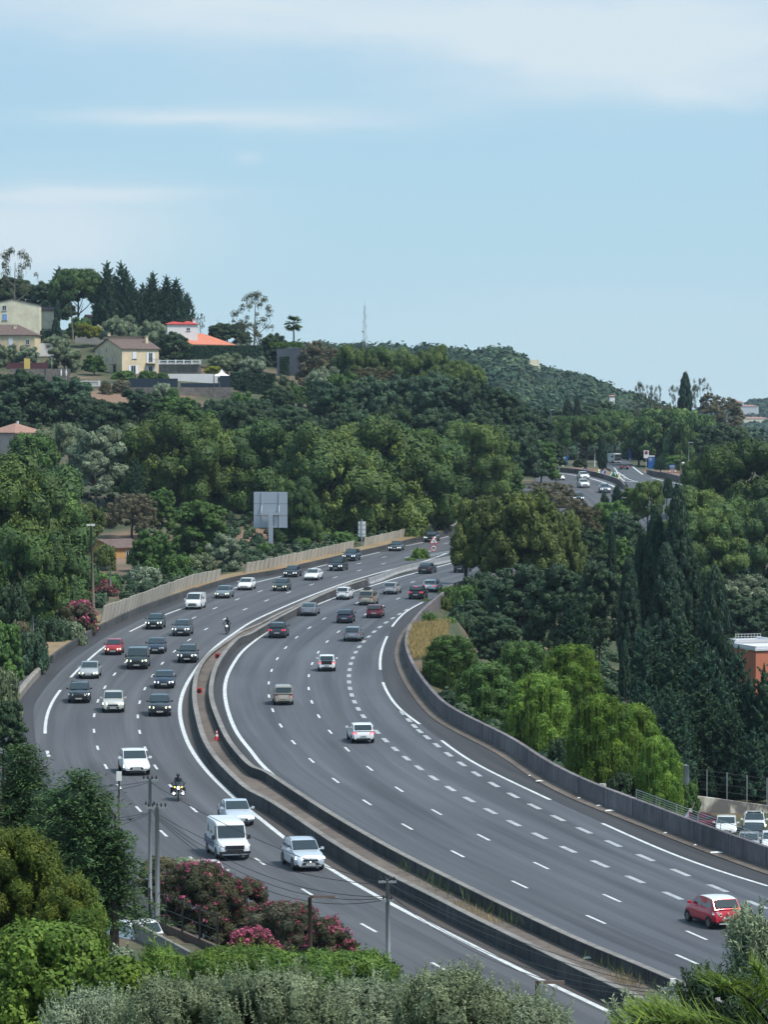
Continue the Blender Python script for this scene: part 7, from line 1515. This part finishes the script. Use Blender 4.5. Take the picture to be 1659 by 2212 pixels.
# railing on the long wall, car park wall and its fence
rl = sub(RBc, 165, 236); N_, T_ = normals(rl); rl = rl+N_*.2; t = thing('railing', 'light metal railing on top of the long wall above the parked cars', 'railing', (rl[0][0], rl[0][1], float(zr(rl[0][1]))))
o_ = t.location; m = MB(); m.tube([(x-o_.x, y-o_.y, float(zr(y))+1.85-o_.z) for x, y in rl], .022, 5); m.build('top_rail', M_GALV, t); m = MB(); [m.tube([(x-o_.x, y-o_.y, float(zr(y))+z-o_.z) for x, y in rl], .012, 4) for z in (1.4, 1.55, 1.7)]; m.build('wires', M_GALV, t)
for x, y in rl[::2]: block(t, 'post', (x-o_.x, y-o_.y, float(zr(y))+1.55-o_.z), (.04, .04, .62), M_GALV)
m = bpy.data.materials.new('stained_wall'); m.use_nodes = True; tt = NT(m); pos = tt.n('TexCoord').outputs['Object']; f_ = noise_node(tt, vscale(tt, pos, (.5, .5, .28)), 1.0, 7, .6, 1.2); tt.l(tt.ramp(f_, [(.42, (.17, .155, .15)), (.5, (.42, .38, .32)), (.56, (.66, .62, .54))]), tt.b.inputs['Base Color']); tt.b.inputs['Roughness'].default_value = .9
wallbox('stained_wall', 'whitewashed stained wall behind the parked cars', 1488, 1720, 1716, 1770, 303.2, .4, m, y0b=1748, down=2.5)
a, b = at(1484, 1714, 305), at(1700, 1744, 305); t = thing('mesh_fence', 'wire fence on thin posts above the stained white wall', 'fence', a)
for i in range(6): q = a.lerp(b, i/5)-a; block(t, 'post', (q.x, q.y, q.z+1.1), (.07, .07, 2.4), M_GALV)
for z in (.6, 1.2, 1.8, 2.2): m_ = MB(); m_.tube([(0, 0, z), tuple(b-a+Vector((0, 0, z)))], .01, 4); m_.build('wire', M_TRIM, t)
pole('grey_panel_post', 'grey leaning sheet beside the rightmost pepper tree', 1482, 1652, 1478, 1735, 262, .35, M_SBACK, 'panel', k=4)
# traffic cones on the median
M_CONE = mat('cone_red', (.60, .05, .045), .5)
def cone(px, y1, Y, lab, fallen=False, rz=0):
    p = gp(px, y1, .17); t = thing('traffic_cone', lab, 'traffic cone', p, rz, 'traffic cones on the median'); ty = R(90) if fallen else 0
    g = link('cone_body', None, t) if False else None
    m = MB(); m.tube([(0, 0, .04), (0, 0, .30)], [.17, .125], 14, 0, False); m.tube([(0, 0, .30), (0, 0, .46)], [.125, .09], 14, 1, False); m.tube([(0, 0, .46), (0, 0, .60)], [.09, .06], 14, 0, False); m.tube([(0, 0, .60), (0, 0, .70)], [.06, .045], 14, 1, False); m.tube([(0, 0, .70), (0, 0, .80)], [.045, .03], 14, 0, True)
    c = m.build('cone', [M_CONE, M_SWHITE], t, True); m = MB(); m.box((0, 0, .02), (.46, .46, .05)); b_ = m.build('base', M_CONE, t); m = MB(); m.tube([(0, 0, -.012), (0, 0, .05)], .16, 16); h_ = m.build('hollow', M_SBLK, t)
    if fallen: t.rotation_euler = (R(-92), 0, rz); t.location.z += .2; t.scale = (1.25,)*3
cone(468, 1598, 0, 'upright red and white traffic cone on the median'); cone(430, 1497, 0, 'fallen traffic cone with its black hollow facing out, lower one', True, R(4)); cone(470, 1422, 0, 'fallen traffic cone farther up the median', True, R(-12))
# litter along the right wall
M_PAPER = mat('litter', (.62, .62, .60), .8)
for i, (w__, x, y, s) in enumerate((('c', 185, 240, .5), ('c', 640, 432, .6), ('c', 440, 350, .25), ('c', 998, 577, .25), ('c', 1190, 655, .2), ('c', 1330, 703, .7), ('c', 120, 205, .2), ('c', 570, 400, .35), ('c', 505, 1400, .5), ('c', 735, 1480, .2))):
    q = tr('%s:%d,%d' % (w__, x, y))[0]; m_ = MB(); z = float(zr(q[1]))+(.085 if i < 8 else .2); m_.v = [(q[0]-s*.6, q[1]-s*.3, z), (q[0]+s*.5, q[1]-s*.4, z+.03), (q[0]+s*.6, q[1]+s*.5, z), (q[0], q[1]+s*.1, z+.09), (q[0]-s*.5, q[1]+s*.6, z+.02)]; m_.f = [(0, 1, 3), (1, 2, 3), (2, 4, 3), (4, 0, 3)]; m_.m = [0]*4
    tag(m_.build('litter', M_PAPER), ('folded white scrap at the upper foot of the long wall', 'flat white rubbish in the gutter below the distance plate', 'little white scrap just above the flat rubbish', 'tiny white scrap below the railing start', 'tiny white scrap in the gutter under the parked white car', 'long white strip of rubbish in the gutter at the right', 'tiny scrap at the top end of the near gutter', 'brownish scrap next to the flat white rubbish', 'pale rubble on the median near the brown lamp head', 'small yellowish scrap on the median floor')[i], 'litter', 'litter along the walls')
# ---------------------------------------------------------------- world, sun, haze
SUN_EL, SUN_AZ = 58, 120      # azimuth clockwise from +Y (north): from the right and a little behind the camera
w = bpy.data.worlds.new('World'); scene.world = w; w.use_nodes = True; nt = w.node_tree; bg = nt.nodes['Background']
t = NT(w)
sky = t.n('TexSky', sky_type='NISHITA'); sky.sun_disc = False; sky.sun_elevation = R(SUN_EL); sky.sun_rotation = R(SUN_AZ); sky.altitude = 100; sky.air_density = 1.0; sky.dust_density = 1.0; sky.ozone_density = 2.0
dirv = t.n('TexCoord').outputs['Generated']; sx = t.n('SeparateXYZ'); t.l(dirv, sx.inputs[0])
u = t.math('DIVIDE', sx.outputs[0], t.math('MAXIMUM', sx.outputs[1], .01)); v = t.math('DIVIDE', sx.outputs[2], t.math('MAXIMUM', sx.outputs[1], .01))
cmb = t.n('CombineXYZ'); t.l(u, cmb.inputs[0]); t.l(v, cmb.inputs[1])
n1_ = noise_node(t, vscale(t, cmb.outputs[0], (14, 60, 1)), 1.0, 6, .55, .4); n2_ = noise_node(t, vscale(t, cmb.outputs[0], (4, 12, 1)), 1.0, 4, .5, .3)
nj = t.math('SUBTRACT', t.math('ADD', t.math('MULTIPLY', n1_, .6), t.math('MULTIPLY', noise_node(t, vscale(t, cmb.outputs[0], (40, 130, 1)), 1.0, 8, .6, .6), .4)), .5); nk = t.math('SUBTRACT', n2_, .5)
def blob(px, py, wx, wy, amp, warp=1.0):
    cu, cv = (px-CX)/F, (HOR-py)/F
    du = t.math('DIVIDE', t.math('ADD', t.math('SUBTRACT', u, cu), t.math('MULTIPLY', nk, .02*warp)), wx/F)
    dv = t.math('DIVIDE', t.math('ADD', t.math('SUBTRACT', v, cv), t.math('MULTIPLY', nj, .006*warp)), wy/F)
    r2 = t.math('ADD', t.math('MULTIPLY', du, du), t.math('MULTIPLY', dv, dv))
    return t.math('MULTIPLY', t.math('EXPONENT', t.math('MULTIPLY', r2, -1)), amp)
cl = None
for b in ((1500, 90, 640, 120, .85, 4), (1000, 60, 700, 80, .5, 4), (300, 10, 500, 60, .7, 3), (330, 258, 260, 20, .6, 2), (620, 262, 260, 26, .4, 2), (200, 420, 260, 16, .6, 2), (60, 480, 330, 80, .75, 2),
          (0, 560, 300, 70, .6, 2), (540, 342, 30, 14, .35, .5), (1500, 200, 400, 40, .4, 2), (1400, 700, 500, 60, .18, 2), (700, 215, 500, 60, .15, 2), (1250, 640, 200, 20, .12, 1)):
    x = blob(*b); cl = x if cl is None else t.math('ADD', cl, x)
cl = t.math('MINIMUM', t.math('MULTIPLY', cl, t.math('ADD', .3, t.math('MULTIPLY', n1_, 1.4))), .92)
# elevation tint (clear air -> pale horizon)
grad = t.n('MapRange'); grad.inputs['From Min'].default_value = -.02; grad.inputs['From Max'].default_value = .12; t.l(v, grad.inputs['Value'])
tint = t.ramp(grad.outputs[0], [(0, SKY0), (.14, SKY0), (.45, SKY1), (.75, SKY2), (1, SKY3)])
skyc = t.mix(.88, sky.outputs[0], tint)
cc = t.mix(cl, skyc, CLOUD)
t.l(cc, bg.inputs[0]); bg.inputs[1].default_value = .11
sun = bpy.data.lights.new('sun', 'SUN'); so = bpy.data.objects.new('sun', sun); COL.objects.link(so)
sun.energy = SUNE; sun.angle = R(12); sun.color = (1, .95, .88)
a, e = R(SUN_AZ), R(SUN_EL); sd = Vector((math.sin(a)*math.cos(e), math.cos(a)*math.cos(e), math.sin(e)))
so.rotation_euler = sd.to_track_quat('Z', 'Y').to_euler()
scene.view_settings.view_transform = 'Standard'; scene.view_settings.look = 'None'; scene.view_settings.exposure = EXPO; scene.view_settings.gamma = 1
scene.view_settings.use_curve_mapping = False
if HAZE > 0:
    hb = MB(); hb.box((0, 1980, 45), (4200, 4000, 170)); hm = bpy.data.materials.new('haze'); hm.use_nodes = True; nt = hm.node_tree
    nt.nodes.remove(nt.nodes['Principled BSDF']); pv = nt.nodes.new('ShaderNodeVolumePrincipled'); pv.inputs['Density'].default_value = HAZE; pv.inputs['Color'].default_value = (.62, .80, 1, 1); pv.inputs['Anisotropy'].default_value = .2
    nt.links.new(pv.outputs[0], nt.nodes['Material Output'].inputs['Volume'])
    o = hb.build('haze', hm); o['kind'] = 'stuff'; tag(o, 'thin bluish air haze over the valley', 'haze')
scene.cycles.volume_bounces = 0; scene.cycles.max_bounces = 6; scene.cycles.transparent_max_bounces = 8; scene.cycles.diffuse_bounces = 1; scene.cycles.transmission_bounces = 3
